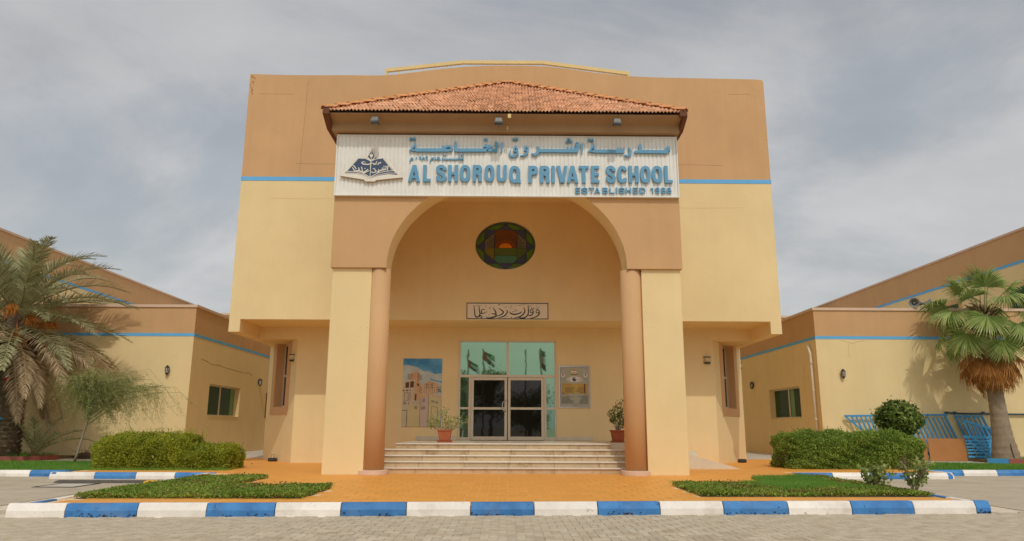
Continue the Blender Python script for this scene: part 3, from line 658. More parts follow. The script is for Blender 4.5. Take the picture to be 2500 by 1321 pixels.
rig = clip(octo, -1, 0, -0.39)
hz = -0.06
for base, colr in ((lef, 'sky'), (rig, 'sky')):
    topp = clip(base, 0, -1, -hz)
    for k in range(6):
        a0, a1 = (PI - (k + 1) * 0.19, PI - k * 0.19) if base is lef else (k * 0.19, (k + 1) * 0.19)
        w_ = clip(topp, math.sin(a0), -math.cos(a0), -math.cos(a0) * hz)
        w_ = clip(w_, -math.sin(a1), math.cos(a1), math.cos(a1) * hz)
        if len(w_) > 2: pieces.append((colr, w_))
pieces += [('olive', clip(lef, 0, 1, hz)), ('moss', clip(rig, 0, 1, hz))]
topm = clip(mid, 0, -1, -hz)
for k in range(10):
    a0, a1 = k * PI / 10, (k + 1) * PI / 10
    w_ = clip(topm, math.sin(a0), -math.cos(a0), -math.cos(a0) * hz)
    w_ = clip(w_, -math.sin(a1), math.cos(a1), math.cos(a1) * hz)
    if len(w_) > 2:
        pieces.append(('amber', w_))
pieces += [('moss', clip(clip(mid, 0, 1, hz), 0, -1, 0.38)), ('sea', clip(mid, 0, 1, -0.38))]
for k, (cn_, pl) in enumerate(pieces):
    if len(pl) < 3: continue
    pl = shrink(pl, 0.012)
    pl = [(WCX + WRX * x, WCZ + WRZ * y) for x, y in pl]
    obj('coloured_pane', MB().prism(pl, YT + 0.2, YT + 0.23, XZ), gm[cn_], rwin)
for rr, cn_, yy in ((0.36, 'rust', 0.196), (0.215, 'sun', 0.192)):
    pl = [(WCX + WRX * rr * math.cos(a * PI / 18), WCZ + WRZ * (hz + 0.9 * rr * math.sin(a * PI / 18))) for a in range(19)]
    obj('sun_pane', MB().prism(pl, YT + yy, YT + yy + 0.003, XZ), gm[cn_], rwin)
ray = MB()
for k in range(15):
    a = (k + 0.5) * PI / 15
    ray.bar((WCX + WRX * 0.22 * math.cos(a), YT + 0.189, WCZ + WRZ * (hz + 0.20 * math.sin(a))),
            (WCX + WRX * 0.64 * math.cos(a), YT + 0.189, WCZ + WRZ * (hz + 0.60 * math.sin(a))), 0.012, 0.003)
obj('sun_rays', ray, m_black, rwin)
obj('window_backing', MB().prism([(WCX + WRX * 0.99 * x / 0.955, WCZ + WRZ * 0.99 * y / 0.955) for x, y in disc], YT + 0.235, YT + 0.27, XZ), m_black, rwin)

# overhang: soffit, beams, ground-floor walls ---------------------------------
XA = 7.47
XB = 9.24
YB = YA + (XB - XA) * 1.41
mb = MB()
mb.box(-XT + 0.37, XT - 0.37, YT + 0.3, YA, SOF, SOF + 0.2)
part('soffit', mb, m_cream)
for s in (-1, 1):
    mb = MB()
    x0, x1 = sorted((s * XT, s * (XT - 0.37)))
    mb.box(x0, x1, YT, YB, 4.46, SOF)
    part('side_beam', mb, m_cream)
    mb = MB()
    x0, x1 = sorted((s * XA, s * (XT - 0.37)))
    mb.box(x0, x1, YA, YA + 0.3, 4.46, SOF)
    mb.box(x0, x1, YA + 0.3, YB, 4.462, SOF)
    part('back_beam', mb, m_cream)
# door wall, split round the glazed entrance
DX0, DX1, DZ0, DZ1 = -1.70, 1.80, 0.92, 4.44
mb = MB()
mb.box(-XA, DX0, YA, YA + 0.3, 0, SOF + 0.1)
mb.box(DX1, XA, YA, YA + 0.3, 0, SOF + 0.1)
mb.box(DX0, DX1, YA, YA + 0.3, DZ1, SOF + 0.1)
part('entrance_wall', mb, m_cream)
mb = MB()
for x0, x1 in ((-3.15, DX0 - 0.02), (DX1 + 0.02, 3.08)):
    for k in range(2):
        w_ = (x1 - x0) / 2
        mb.box(x0 + k * w_ + 0.004, x0 + (k + 1) * w_ - 0.004, YA - 0.025, YA - 0.002, 0.932, 1.06)
part('marble_skirting', mb, m_landing)
# splayed side walls with tall slit windows
for s in (-1, 1):
    ang = math.atan2(YB - YA, s * (XB - XA))
    L = math.hypot(YB - YA, XB - XA)
    # local x runs along the wall from the corner; local y is the depth into the building
    d = Vector((math.cos(ang), math.sin(ang), 0))
    nrm = Vector((-d.y, d.x, 0)) if s > 0 else Vector((d.y, -d.x, 0))
    F = lambda u, v, e: tuple(Vector((s * XA, YA, 0)) + d * u + nrm * e + Vector((0, 0, v)))

    def lbox(mb, u0, u1, e0, e1, z0, z1, mi=0):
        vs = [F(u, z, e) for z in (z0, z1) for (u, e) in ((u0, e0), (u1, e0), (u1, e1), (u0, e1))]
        mb.add(vs, [(0, 3, 2, 1), (4, 5, 6, 7), (0, 1, 5, 4), (1, 2, 6, 5), (2, 3, 7, 6), (3, 0, 4, 7)], mi)
    u0, u1 = 0.95, 2.2
    mb = MB()
    lbox(mb, 0, u0, 0, 0.4, 0, 4.46)
    lbox(mb, u1, L + 0.0, 0, 0.4, 0, 4.46)
    lbox(mb, u0, u1, 0, 0.4, 0, 2.08)
    sw = part('splayed_wall', mb, m_cream)
    mb = MB()
    f0, f1 = 0.62, 2.55
    lbox(mb, f0, u0, -0.02, -0.001, 1.80, 4.455)
    lbox(mb, u1, f1, -0.02, -0.001, 1.80, 4.455)
    lbox(mb, u0, u1, -0.02, -0.001, 1.80, 2.08)
    lbox(mb, u0, u0 + 0.012, -0.018, 0.34, 2.092, 4.45)
    lbox(mb, u1 - 0.012, u1, -0.018, 0.34, 2.092, 4.45)
    lbox(mb, u0 + 0.012, u1 - 0.012, -0.018, 0.34, 2.08, 2.092)
    obj('window_surround', mb, m_brown, sw)
    mb = MB()
    for z0, z1 in ((2.095, 2.15), (3.22, 3.29), (4.38, 4.45)):
        lbox(mb, u0 + 0.02, u1 - 0.02, 0.30, 0.35, z0, z1)
    for a, b in ((u0 + 0.014, u0 + 0.075), (u1 - 0.075, u1 - 0.014)):
        lbox(mb, a, b, 0.295, 0.352, 2.095, 4.45)
    obj('slit_window_frame', mb, m_alu, sw)
    for z0, z1 in ((2.15, 3.22), (3.29, 4.38)):
        mb = MB()
        lbox(mb, u0 + 0.075, u1 - 0.075, 0.315, 0.33, z0, z1)
        obj('pane', mb, m_slit, sw)
mb = MB()
for s in (-1, 1):
    x0, x1 = sorted((s * XB, s * (XB - 0.3)))
    mb.box(x0, x1, YB + 0.02, 44, 0, 4.88)
part('lower_side_wall', mb, m_cream)

# glazed entrance --------------------------------------------------------------
dr = MB()
yf = YA + 0.03
for x0, x1 in ((DX0, -1.62), (1.74, DX1)):
    dr.box(x0, x1, yf, yf + 0.10, DZ0, DZ1)
dr.box(-1.62, 1.74, yf, yf + 0.10, DZ1 - 0.06, DZ1)
dr.box(-1.62, 1.74, yf, yf + 0.10, 3.12, 3.21)
dr.box(0.02, 0.10, yf + 0.001, yf + 0.10, 3.21, DZ1 - 0.06)
dr.box(-1.32, -1.24, yf + 0.001, yf + 0.10, DZ0, 3.12)
dr.box(1.36, 1.44, yf + 0.001, yf + 0.10, DZ0, 3.12)
for x0, x1 in ((-1.62, -1.32), (1.44, 1.74)):
    dr.box(x0, x1, yf + 0.002, yf + 0.10, 2.00, 2.07)
    dr.box(x0, x1, yf + 0.002, yf + 0.10, DZ0, 1.03)
door = part('glazed_entrance', dr, m_alu, bevel=0.004)
for x0, x1 in ((-1.62, 0.02), (0.10, 1.74)):
    obj('transom_pane', MB().box(x0, x1, yf + 0.05, yf + 0.06, 3.21, DZ1 - 0.06), m_teal, door)
for x0, x1 in ((-1.62, -1.32), (1.44, 1.74)):
    for z0, z1 in ((1.03, 2.00), (2.07, 3.12)):
        obj('side_pane', MB().box(x0, x1, yf + 0.05, yf + 0.06, z0, z1), m_teal, door)
for k, (x0, x1) in enumerate(((-1.24, 0.055), (0.065, 1.36))):
    lf = MB()
    lf.box(x0 + 0.01, x0 + 0.10, yf - 0.012, yf + 0.05, DZ0 + 0.015, 3.11)
    lf.box(x1 - 0.10, x1 - 0.01, yf - 0.012, yf + 0.05, DZ0 + 0.015, 3.11)
    for z0, z1 in ((DZ0 + 0.015, 1.06), (1.99, 2.07), (3.02, 3.11)):
        lf.box(x0 + 0.10, x1 - 0.10, yf - 0.011, yf + 0.05, z0, z1)
    obj('door_leaf', lf, m_alu, door, bevel=0.003)
    for z0, z1 in ((1.06, 1.99), (2.07, 3.02)):
        obj('door_pane', MB().box(x0 + 0.10, x1 - 0.10, yf + 0.01, yf + 0.02, z0, z1), m_dark, door)
    for z in (1.15, 1.95, 2.95):
        hx = x0 - 0.02 if k == 0 else x1 - 0.01
        obj('hinge', MB().box(hx, hx + 0.03, yf - 0.03, yf - 0.013, z - 0.06, z + 0.06), m_alu, door)
hd = MB().tube([(0.0, yf - 0.01, 1.90), (0.0, yf - 0.07, 1.93), (-0.09, yf - 0.09, 1.96), (-0.12, yf - 0.09, 2.02), (-0.12, yf - 0.09, 2.20), (-0.09, yf - 0.09, 2.26), (0.0, yf - 0.07, 2.29), (0.0, yf - 0.01, 2.32)], 0.016, 8)
obj('door_handle', hd, m_steel, door, smooth=True)

# ------------------------------------------------------------------ portico
PY0, PY1 = 19.65, 20.48
pm = MB()
# arch block as a polygon with the arch cut out of its lower edge
arch = [(3.34 * math.cos(PI - PI * k / 40), 5.69 + 2.73 * math.sin(PI * k / 40)) for k in range(41)]
front, back = PY0 - 0.03, PY1
segs = [(-4.85, 5.69, 9.6)]
for (xa, za), (xb, zb) in zip(arch[:-1], arch[1:]):
    pm.add([(xa, front, za), (xb, front, zb), (xb, front, 9.6), (xa, front, 9.6)], [(0, 1, 2, 3)])
    pm.add([(xa, back, za), (xb, back, zb), (xb, back, 9.6), (xa, back, 9.6)], [(3, 2, 1, 0)])
for s in (-1, 1):
    x0, x1 = sorted((s * 3.34, s * 4.87))
    pm.box(x0, x1, front, back, 5.69, 9.6)
pm2 = MB()
for (xa, za), (xb, zb) in zip(arch[:-1], arch[1:]):
    pm2.add([(xa, front + 0.002, za), (xb, front + 0.002, zb), (xb, back + 0.03, zb), (xa, back + 0.03, za)], [(3, 2, 1, 0)])
pm2.box(-4.06, 4.06, back + 0.004, back + 0.02, 8.45, 9.0)
for s in (-1, 1):
    x0, x1 = sorted((s * 4.085, s * 4.098))
    pm2.box(x0, x1, back + 0.02, YT - 0.004, 5.71, 9.0)
# side lintels back to the main wall and the ceiling
for s in (-1, 1):
    x0, x1 = sorted((s * 4.10, s * 4.862))
    pm.box(x0, x1, back, YT - 0.002, 5.70, 9.6)
pm2.box(-4.85, 4.85, back + 0.005, YT - 0.003, 9.0, 9.2)
port = part('portico', pm, m_brown)
obj('arch_lining', pm2, m_cream, port)
for s in (-1, 1):
    x0, x1 = sorted((s * 3.74, s * 4.83))
    obj('pillar', MB().box(x0, x1, PY0 + 0.06, PY1 + 0.3, 0.15, 5.69), m_cream, port, bevel=0.012)
    cx_ = s * 3.51 - 0.03
    mb = MB().lathe([(0.30, 0.18), (0.297, 2.5), (0.29, 5.689)], 40, (cx_, PY0 + 0.30, 0))
    obj('column', mb, m_brown, port, smooth=True)
    mb = MB().lathe([(0.42, 0.15), (0.425, 0.16), (0.425, 0.262), (0.41, 0.272), (0.295, 0.274)], 40, (cx_, PY0 + 0.33, 0))
    obj('column_base', mb, m_coping, port)

# cornice and hip roof
cy, EY, EZ = 19.34, 18.86, 9.99
EX = 5.03
RX = -0.075
mb = MB()
mb.box(-4.98, 4.90, cy, YT - 0.005, 9.60, 9.84)
cove = [(cy, 9.84), (cy - 0.06, 9.87), (cy - 0.22, 9.91), (EY + 0.05, 9.93), (EY + 0.05, 9.96), (cy + 0.4, 9.96), (cy + 0.4, 9.84)]
mb.prism([(y, z) for y, z in cove], -4.98, 4.90, YZ)
obj('cornice', mb, m_soffit, port)
for s in (-1, 1):
    mb = MB()
    x0, x1 = sorted((s * 4.98 + (RX if s > 0 else 0), s * 5.08 + RX * 0.8))
    mb.prism([(EY - 0.02, 10.02), (EY - 0.02, 9.88), (cy + 0.05, 9.66), (YT - 0.01, 9.66), (YT - 0.01, 10.02)], x0, x1, YZ)
    obj('eave_board', mb, m_darkwood, port)
APX, AY, AZ = 0.0, 23.95, 13.37
und = MB().add([(RX - EX, EY + 0.03, EZ - 0.04), (RX + EX, EY + 0.03, EZ - 0.04), (RX + EX, YT - 0.008, EZ - 0.04), (RX - EX, YT - 0.008, EZ - 0.04), (APX, AY, AZ - 0.05), (APX, YT - 0.008, AZ - 0.05)],
               [(0, 1, 4), (1, 2, 5, 4), (3, 0, 4, 5), (0, 3, 2, 1), (2, 3, 5)])
obj('roof_underlay', und, m_mortar, port)
rows = 17
sl = math.hypot(AY - EY, AZ - EZ)
sdir = Vector((0, AY - EY, AZ - EZ)).normalized()
nrm = Vector((0, -sdir.z, sdir.y))
exp_ = sl / rows
TW = 0.206


def tile_mb(mb, o, ux, us, un, w_, ln, z0):
    n = 9
    vs = []
    for j, (t, lift) in enumerate(((0, 0.052), (1, 0.012))):
        for i in range(n):
            a = i / (n - 1)
            h = 0.027 * math.cos(4 * PI * a + PI) + lift
            vs.append(o + ux * ((a - 0.5) * w_) + us * (t * ln) + un * h)
    for i in range(n):
        a = i / (n - 1)
        h = 0.027 * math.cos(4 * PI * a + PI) + 0.052 - 0.03
        vs.append(o + ux * ((a - 0.5) * w_) + un * h)
    fs = [(i, i + 1, n + i + 1, n + i) for i in range(n - 1)] + [(2 * n + i, 2 * n + i + 1, i + 1, i) for i in range(n - 1)]
    mb.add(vs, fs)


base = MB()
tile_mb(base, Vector((0, 0, 0)), Vector((1, 0, 0)), sdir, nrm, TW * 0.99, exp_ * 1.12, 0)
tile_me = mesh_of('roof_tile', base, m_terra, True)
rest = MB()
cnt = 0
for r in range(rows):
    hw = EX * (1 - (r + 0.15) / rows)
    nt = int(hw / TW + 0.5)
    off = 0 if r % 2 == 0 else TW / 2 * 0
    for k in range(-nt, nt + 1):
        x = RX + (APX - RX) * r / rows + k * TW + off
        if abs(k * TW) > hw - 0.02: continue
        p = Vector((x + random.uniform(-.004, .004), EY, EZ)) + sdir * (r * exp_ + random.uniform(-.012, .012)) + nrm * random.uniform(-0.006, 0.012)
        if cnt < 300:
            o = link('roof_tile', tile_me, port, p, (random.uniform(-.02, .02), random.uniform(-.01, .01), random.uniform(-.015, .015)))
            cnt += 1
        else:
            tile_mb(rest, p, Vector((1, 0, 0)), sdir, nrm, TW * 0.99, exp_ * 1.12, 0)
for s in (-1, 1):                                  # the two side slopes
    sd = Vector((APX - RX - s * EX, 0, AZ - EZ)).normalized()
    un = Vector((s * sd.z * 1, 0, abs(sd.x)))
    for r in range(rows):
        y0 = EY + (AY - EY) * (r + 0.3) / rows
        y = y0 + 0.1
        while y < YT - 0.08:
            tile_mb(rest, Vector((RX + s * EX + (APX - RX - s * EX) * r / rows, y, EZ + (AZ - EZ) * r / rows)), Vector((0, s, 0)), sd, un, TW * 0.99, exp_ * 1.12, 0)
            y += TW
stuff(obj('roof_tiles_beyond', rest, m_terra2, port, smooth=True))
hipL = (Vector((APX, AY, AZ)) - Vector((-EX, EY, EZ))).length
nh = 18
for s in (-1, 1):
    a = Vector((RX + s * (EX + 0.02), EY - 0.02, EZ + 0.03)); b = Vector((APX, AY, AZ + 0.05))
    t = (b - a).normalized()
    side = t.cross(Vector((0, 0, 1))).normalized(); nn = side.cross(t)
    L = (b - a).length / nh
    hm = MB(); vs = []
    for j, (d_, rr, lift) in enumerate(((0, 0.115, 0.035), (L * 1.12, 0.095, 0.0))):
        for i in range(9):
            an = PI * i / 8
            vs.append(t * d_ + side * (rr * math.cos(an)) + nn * (rr * 0.8 * math.sin(an) + lift))
    for i in range(9):
        an = PI * i / 8
        vs.append(side * (0.09 * math.cos(an)) + nn * (0.09 * 0.8 * math.sin(an) + 0.02))
    hm.add(vs, [(i, i + 1, 9 + i + 1, 9 + i) for i in range(8)] + [(18 + i, 18 + i + 1, i + 1, i) for i in range(8)])
    hme = mesh_of('hip_tile', hm, m_hip, True)
    for k in range(nh):
        link('hip_tile', hme, port, a + t * (k * L), (random.uniform(-.03, .03), random.uniform(-.02, .02), random.uniform(-.03, .03)))
    rm = MB().box(RX + s * 4.97 - 0.09, RX + s * 4.97 + 0.09, EY - 0.06, EY + 0.10, EZ - 0.11, EZ + 0.07)
    obj('hip_end', rm, m_darkwood, port)

# ------------------------------------------------------------------ stone steps
steps = thing('stone_steps', 'wide cream marble steps rising between the two portico columns to the glass doors', 'steps', (0, 20.4, 0.15))
SO = Vector((0, -20.4, -0.15))
SY0, RUN, RIS = 20.40, 0.29, 0.155
core = MB()
for i in range(5):
    xl, xr = (-3.52, 3.52) if i < 3 else ((-3.52, 3.40) if i == 3 else (-3.18, 3.04))
    y0 = SY0 + RUN * i
    z0, z1 = 0.15 + RIS * i, 0.15 + RIS * (i + 1)
    yend = YA - 0.03 if i == 4 else SY0 + RUN * (i + 1) + 0.1
    core.box(xl + 0.01, xr - 0.01, y0 + 0.03, yend, 0.15, z1 - 0.031 - 0.001 * i)
    nseg = 6 if i < 4 else 5
    jit = 0.10 * i
    xs = [xl] + [-2.32 + 1.19 * k + 0.035 * (4 - i) * (k - 2) * 0.5 + 0.03 * i for k in range(5)] + [xr]
    if i == 4:
        xs = [xl, -1.97, -0.70, 0.57, 1.83, xr]
    for a, b in zip(xs[:-1], xs[1:]):
        o = obj('riser_slab', MB().box(a + 0.007, b - 0.007, y0, y0 + 0.028, z0, z1 - 0.03), m_marble, steps, loc=SO)
        if i < 4:
            o = obj('tread_slab', MB().box(a + 0.002, b - 0.002, y0 - 0.042, y0 + RUN + 0.02, z1 - 0.03, z1), m_nosing, steps, loc=SO, bevel=0.006)
        else:
            o = obj('tread_slab', MB().box(a + 0.002, b - 0.002, y0 - 0.042, y0 + 0.33, z1 - 0.03, z1), m_nosing, steps, loc=SO, bevel=0.006)
            for r in range(7):
                ya, yb = y0 + 0.332 + r * 0.602, min(y0 + 0.332 + (r + 1) * 0.602 - 0.004, YA - 0.005)
                obj('landing_slab', MB().box(a + 0.002, b - 0.002, ya, yb, z1 - 0.03, z1 - 0.0015), m_landing, steps, loc=SO)
# landing runs on to the right and falls away as a ramp
core.box(3.03, 4.4, 23.0, YA - 0.03, 0.15, 0.91)
obj('step_core', core, m_marble, steps, loc=SO)
rp = MB()
rp.prism([(3.045, 0.15), (3.045, 0.925), (4.4, 0.925), (7.2, 0.16), (7.2, 0.15)], 22.98, 24.6, XZ)
obj('ramp', rp, m_landing, steps, loc=SO)
obj('ramp_wall', MB().box(4.9, 6.31, 24.62, 24.78, 0.15, 0.62), m_landing, steps, loc=SO)

# ------------------------------------------------------------------ signboard
sign = thing('signboard', 'long ribbed white metal signboard with blue raised school name under the tiled eave', 'signboard', (0, 19.6, 8.64))
GO = Vector((0, -19.6, -8.64))
SX0, SX1, SZ0, SZ1 = -4.87, 4.86, 7.73, 9.555
obj('backing_sheet', MB().box(SX0, SX1, 19.545, 19.61, SZ0, SZ1), m_sign, sign, loc=GO)
nr = 84
rw_ = (SX1 - SX0 - 0.06) / nr
rib = mesh_of('panel_rib', MB().prism([(0.012, 0), (0.028, -0.02), (rw_ - 0.02, -0.02), (rw_ - 0.004, 0)], SZ0 + 0.03, SZ1 - 0.05, XY), m_sign)
for k in range(nr):
    link('panel_rib', rib, sign, GO + Vector((SX0 + 0.03 + k * rw_, 19.545, 0)))
mb = MB()
mb.box(SX0, SX1, 19.50, 19.545, SZ0, SZ0 + 0.03)
mb.box(SX0, SX1, 19.515, 19.545, SZ1 - 0.05, SZ1)
mb.box(SX0, SX0 + 0.03, 19.505, 19.545, SZ0 + 0.03, SZ1 - 0.05)
mb.box(SX1 - 0.03, SX1, 19.505, 19.545, SZ0 + 0.03, SZ1 - 0.05)
obj('sign_trim', mb, m_sign, sign, loc=GO)


def cat(pts, n=6):
    """Catmull-Rom through pts"""
    P = [Vector(p) for p in pts]
    P = [P[0] * 2 - P[1]] + P + [P[-1] * 2 - P[-2]]
    out = []
    for i in range(1, len(P) - 2):
        for k in range(n):
            t = k / n
            a, b, c, d = P[i - 1], P[i], P[i + 1], P[i + 2]
            out.append(0.5 * (2 * b + (c - a) * t + (2 * a - 5 * b + 4 * c - d) * t * t + (3 * b - a - 3 * c + d) * t ** 3))
    out.append(P[-2])
    return [(p.x, p.y) for p in out]


def oval(cx_, cz_, rx, rz, a0=0, a1=360, n=36, e=2.6):
    out = []
    for k in range(n + 1):
        a = math.radians(a0 + (a1 - a0) * k / n)
        c, s_ = math.cos(a), math.sin(a)
        out.append((cx_ + rx * math.copysign(abs(c) ** (2 / e), c), cz_ + rz * math.copysign(abs(s_) ** (2 / e), s_)))
    return out


def glyph(ch, W, s):
    """('p', polygon) and ('s', centre line, closed) shapes for a bold sans capital in a W x 1 box; s = stroke"""
    h = s / 2
    R = lambda a, b, c, d: ('p', [(a, c), (b, c), (b, d), (a, d)])
    if ch == 'A':
        t = s * 1.02
        return [('p', [(0, 0), (t, 0), (W / 2 + t * 0.42, 1), (W / 2 - t * 0.55, 1)]), ('p', [(W - t, 0), (W, 0), (W / 2 + t * 0.55, 1), (W / 2 - t * 0.42, 1)]), R(W * 0.24, W * 0.76, 0.20, 0.20 + s * 0.8)]
    if ch == 'V':
        t = s * 1.02
        return [('p', [(0, 1), (t, 1), (W / 2 + t * 0.42, 0), (W / 2 - t * 0.55, 0)]), ('p', [(W - t, 1), (W, 1), (W / 2 + t * 0.55, 0), (W / 2 - t * 0.42, 0)])]
    if ch == 'L': return [R(0, s, 0, 1), R(s, W, 0, s * 0.85)]
    if ch == 'I': return [R(0, W, 0, 1)]
    if ch == 'T': return [R(0, W, 1 - s * 0.85, 1), R(W / 2 - h, W / 2 + h, 0, 1 - s * 0.85)]
    if ch == 'E': return [R(0, s, 0, 1), R(s, W, 0, s * 0.85), R(s, W, 1 - s * 0.85, 1), R(s, W * 0.94, 0.5 - s * 0.4, 0.5 + s * 0.4)]
    if ch == 'H': return [R(0, s, 0, 1), R(W - s, W, 0, 1), R(s, W - s, 0.5 - s * 0.42, 0.5 + s * 0.42)]
    if ch == 'O': return [('s', oval(W / 2, 0.5, W / 2 - h, 0.5 - h)[:-1], True)]
    if ch == 'Q': return [('s', oval(W * 0.47, 0.5, W * 0.47 - h, 0.5 - h)[:-1], True), R(W * 0.5, W, 0, s * 0.75)]
    if ch == 'U': return [('s', [(h, 1)] + oval(W / 2, 0.36, W / 2 - h, 0.36 - h, 180, 360, 20) + [(W - h, 1)], False)]
    if ch == 'C': return [('s', oval(W / 2, 0.5, W / 2 - h, 0.5 - h, 28, 332, 34), False)]
    if ch == 'S':
        return [('s', cat([(W - h, 0.68), (W - h, 0.80), (W / 2 + .1 * W, 1 - h), (W / 2 - .1 * W, 1 - h), (h, 0.83), (h, 0.70), (W * 0.36, 0.55), (W * 0.64, 0.44), (W - h, 0.30), (W - h, 0.17), (W / 2 + .1 * W, h), (W / 2 - .1 * W, h), (h, 0.20), (h, 0.33)]), False)]
    if ch in 'PR':
        out = [R(0, s, 0, 1), ('s', [(s * 0.9, 1 - h)] + oval(W * 0.55, 0.74, W * 0.45 - h, 0.26 - h, 88, -88, 18) + [(s * 0.9, 0.48 + h)], False)]
        if ch == 'R':
            out.append(('s', cat([(W * 0.5, 0.52), (W - h * 1.15, 0.40), (W - h * 1.1, 0.2), (W - h * 0.9, 0.0)]), False))
        return out
    if ch == 'B':
        return [R(0, s, 0, 1), ('s', [(s * 0.9, 1 - h)] + oval(W * 0.55, 0.75, W * 0.40 - h, 0.25 - h, 88, -88, 14) + [(s * 0.9, 0.5 + h * 0.6)], False),
                ('s', [(s * 0.9, 0.5)] + oval(W * 0.55, 0.28, W * 0.45 - h, 0.28 - h, 88, -88, 14) + [(s * 0.9, h)], False)]
    if ch == 'D': return [R(0, s, 0, 1), ('s', [(s * 0.9, 1 - h)] + oval(W * 0.45, 0.5, W * 0.55 - h, 0.5 - h, 88, -88, 18) + [(s * 0.9, h)], False)]
    if ch == '1': return [R(W - s, W, 0, 1), ('p', [(0, 0.68), (W - s, 0.80), (W - s, 1), (W * 0.5, 0.9), (0, 0.82)])]
    if ch == '8': return [('s', oval(W / 2, 0.745, W * 0.46 - h, 0.255 - h)[:-1], True), ('s', oval(W / 2, 0.28, W / 2 - h, 0.28 - h)[:-1], True)]
    if ch == '6': return [('s', oval(W / 2, 0.32, W / 2 - h, 0.32 - h)[:-1], True), ('s', oval(W / 2, 0.5, W / 2 - h, 0.5 - h, 40, 200, 16), False)]
    if ch == '9': return [('s', oval(W / 2, 0.68, W / 2 - h, 0.32 - h)[:-1], True), ('s', oval(W / 2, 0.5, W / 2 - h, 0.5 - h, 220, 380, 16), False)]
    return []


def shapes_mb(shapes, yb, yf_, mi=0, step=0.0006):
    """flat shapes (world X,Z) raised from yb (back) to yf_ (front); each a hair prouder than the last"""
    mb = MB()
    for k, sh in enumerate(shapes):
        f_ = yf_ - k * step
        if sh[0] == 'p':
            mb.prism(sh[1], f_, yb, XZ, mi)
        else:
            mb.stroke(sh[1], sh[2], bool(sh[3]), f_, yb, XZ, mi)
    return mb


for ch, x0, x1, z0, z1, sw in LETTERS:
    sw *= 0.93
    H = z1 - z0
    W = (x1 - x0) / H
    if ch == 'I': W = (x1 - x0) / H
    sh = []
    for g in glyph(ch, W, sw):
        if g[0] == 'p':
            sh.append(('p', [(x0 + u * H, z0 + v * H) for u, v in g[1]]))
        else:
            sh.append(('s', [(x0 + u * H, z0 + v * H) for u, v in g[1]], [sw * H] * len(g[1]), g[2]))
    small = H < 0.25
    obj('letter', shapes_mb(sh, 19.52, 19.475 if small else 19.45), m_letter, sign, loc=GO)
for shp in ARABIC:
    zs = [p[1] for s_ in shp for p in s_[1]]
    sml = max(zs) < 8.93
    obj('arabic_letter', shapes_mb(shp, 19.52, 19.485 if sml else 19.45), m_letter, sign, loc=GO)
# emblem: open book with a pen nib
em = None
for k, (nm, ci, shp) in enumerate(EMBLEM):
    mm = [m_ivory, m_navy][ci]
    if k == 0:
        em = obj('emblem', shapes_mb(shp, 19.515, 19.44), m_tan, sign, loc=GO)
        obj('emblem_face', shapes_mb(shp, 19.4395, 19.436), mm, em)
    else:
        for s_ in ([shp] if nm in ('page_edge', 'script_dot', 'script', 'pen_line') else [[q_] for q_ in shp]):
            obj('emblem_' + nm, shapes_mb(s_, 19.436 - 0.0005 * k, 19.434 - 0.002 * k, step=0.0001), mm, em)

# ------------------------------------------------------------------ verse plaque over the doors
pl = thing('verse_plaque', 'cream plaque with black Arabic calligraphy on the wall under the oval window', 'plaque', (0.04, YT, 5.19))
PO = Vector((-0.04, -YT, -5.19))
pxs = [p[0] for p in PLAQUE_FRAME]; pzs = [p[1] for p in PLAQUE_FRAME]
px0, px1, pz0, pz1 = -1.345, 1.42, 4.905, 5.48
obj('plaque_board', MB().box(px0, px1, YT - 0.014, YT - 0.001, pz0, pz1), mat('plaque_cream', (0.80, 0.70, 0.53), 0.7, 0.04, 3), pl, loc=PO)
mb = MB()
e = 0.028
mb.box(px0 + .01, px1 - .01, YT - 0.018, YT - 0.0145, pz0 + .01, pz0 + .01 + e)
mb.box(px0 + .01, px1 - .01, YT - 0.018, YT - 0.0145, pz1 - .01 - e, pz1 - .01)
mb.box(px0 + .01, px0 + .01 + e, YT - 0.0178, YT - 0.0145, pz0 + .01 + e, pz1 - .01 - e)
mb.box(px1 - .01 - e, px1 - .01, YT - 0.0178, YT - 0.0145, pz0 + .01 + e, pz1 - .01 - e)
obj('plaque_border', mb, m_black, pl, loc=PO)
smooth_q = []
for s_ in PLAQUE:
    if s_[0] == 's' and len(s_[1]) > 2 and not s_[3]:
        c3 = cat([(p[0], p[1]) for p in s_[1]], 4)
        wd = []
        for i in range(len(s_[2]) - 1):
            wd += [s_[2][i] + (s_[2][i + 1] - s_[2][i]) * t / 4 for t in range(4)]
        smooth_q.append(('s', c3, wd + [s_[2][-1]], False))
    else:
        smooth_q.append(s_)
obj('calligraphy', shapes_mb(smooth_q, YT - 0.0145, YT - 0.017, step=0.00002), m_black, pl, loc=PO)
# ------------------------------------------------------------------ wings and halls beside the tower
WX, WY = 12.84, 29.9
ZG = 0.16


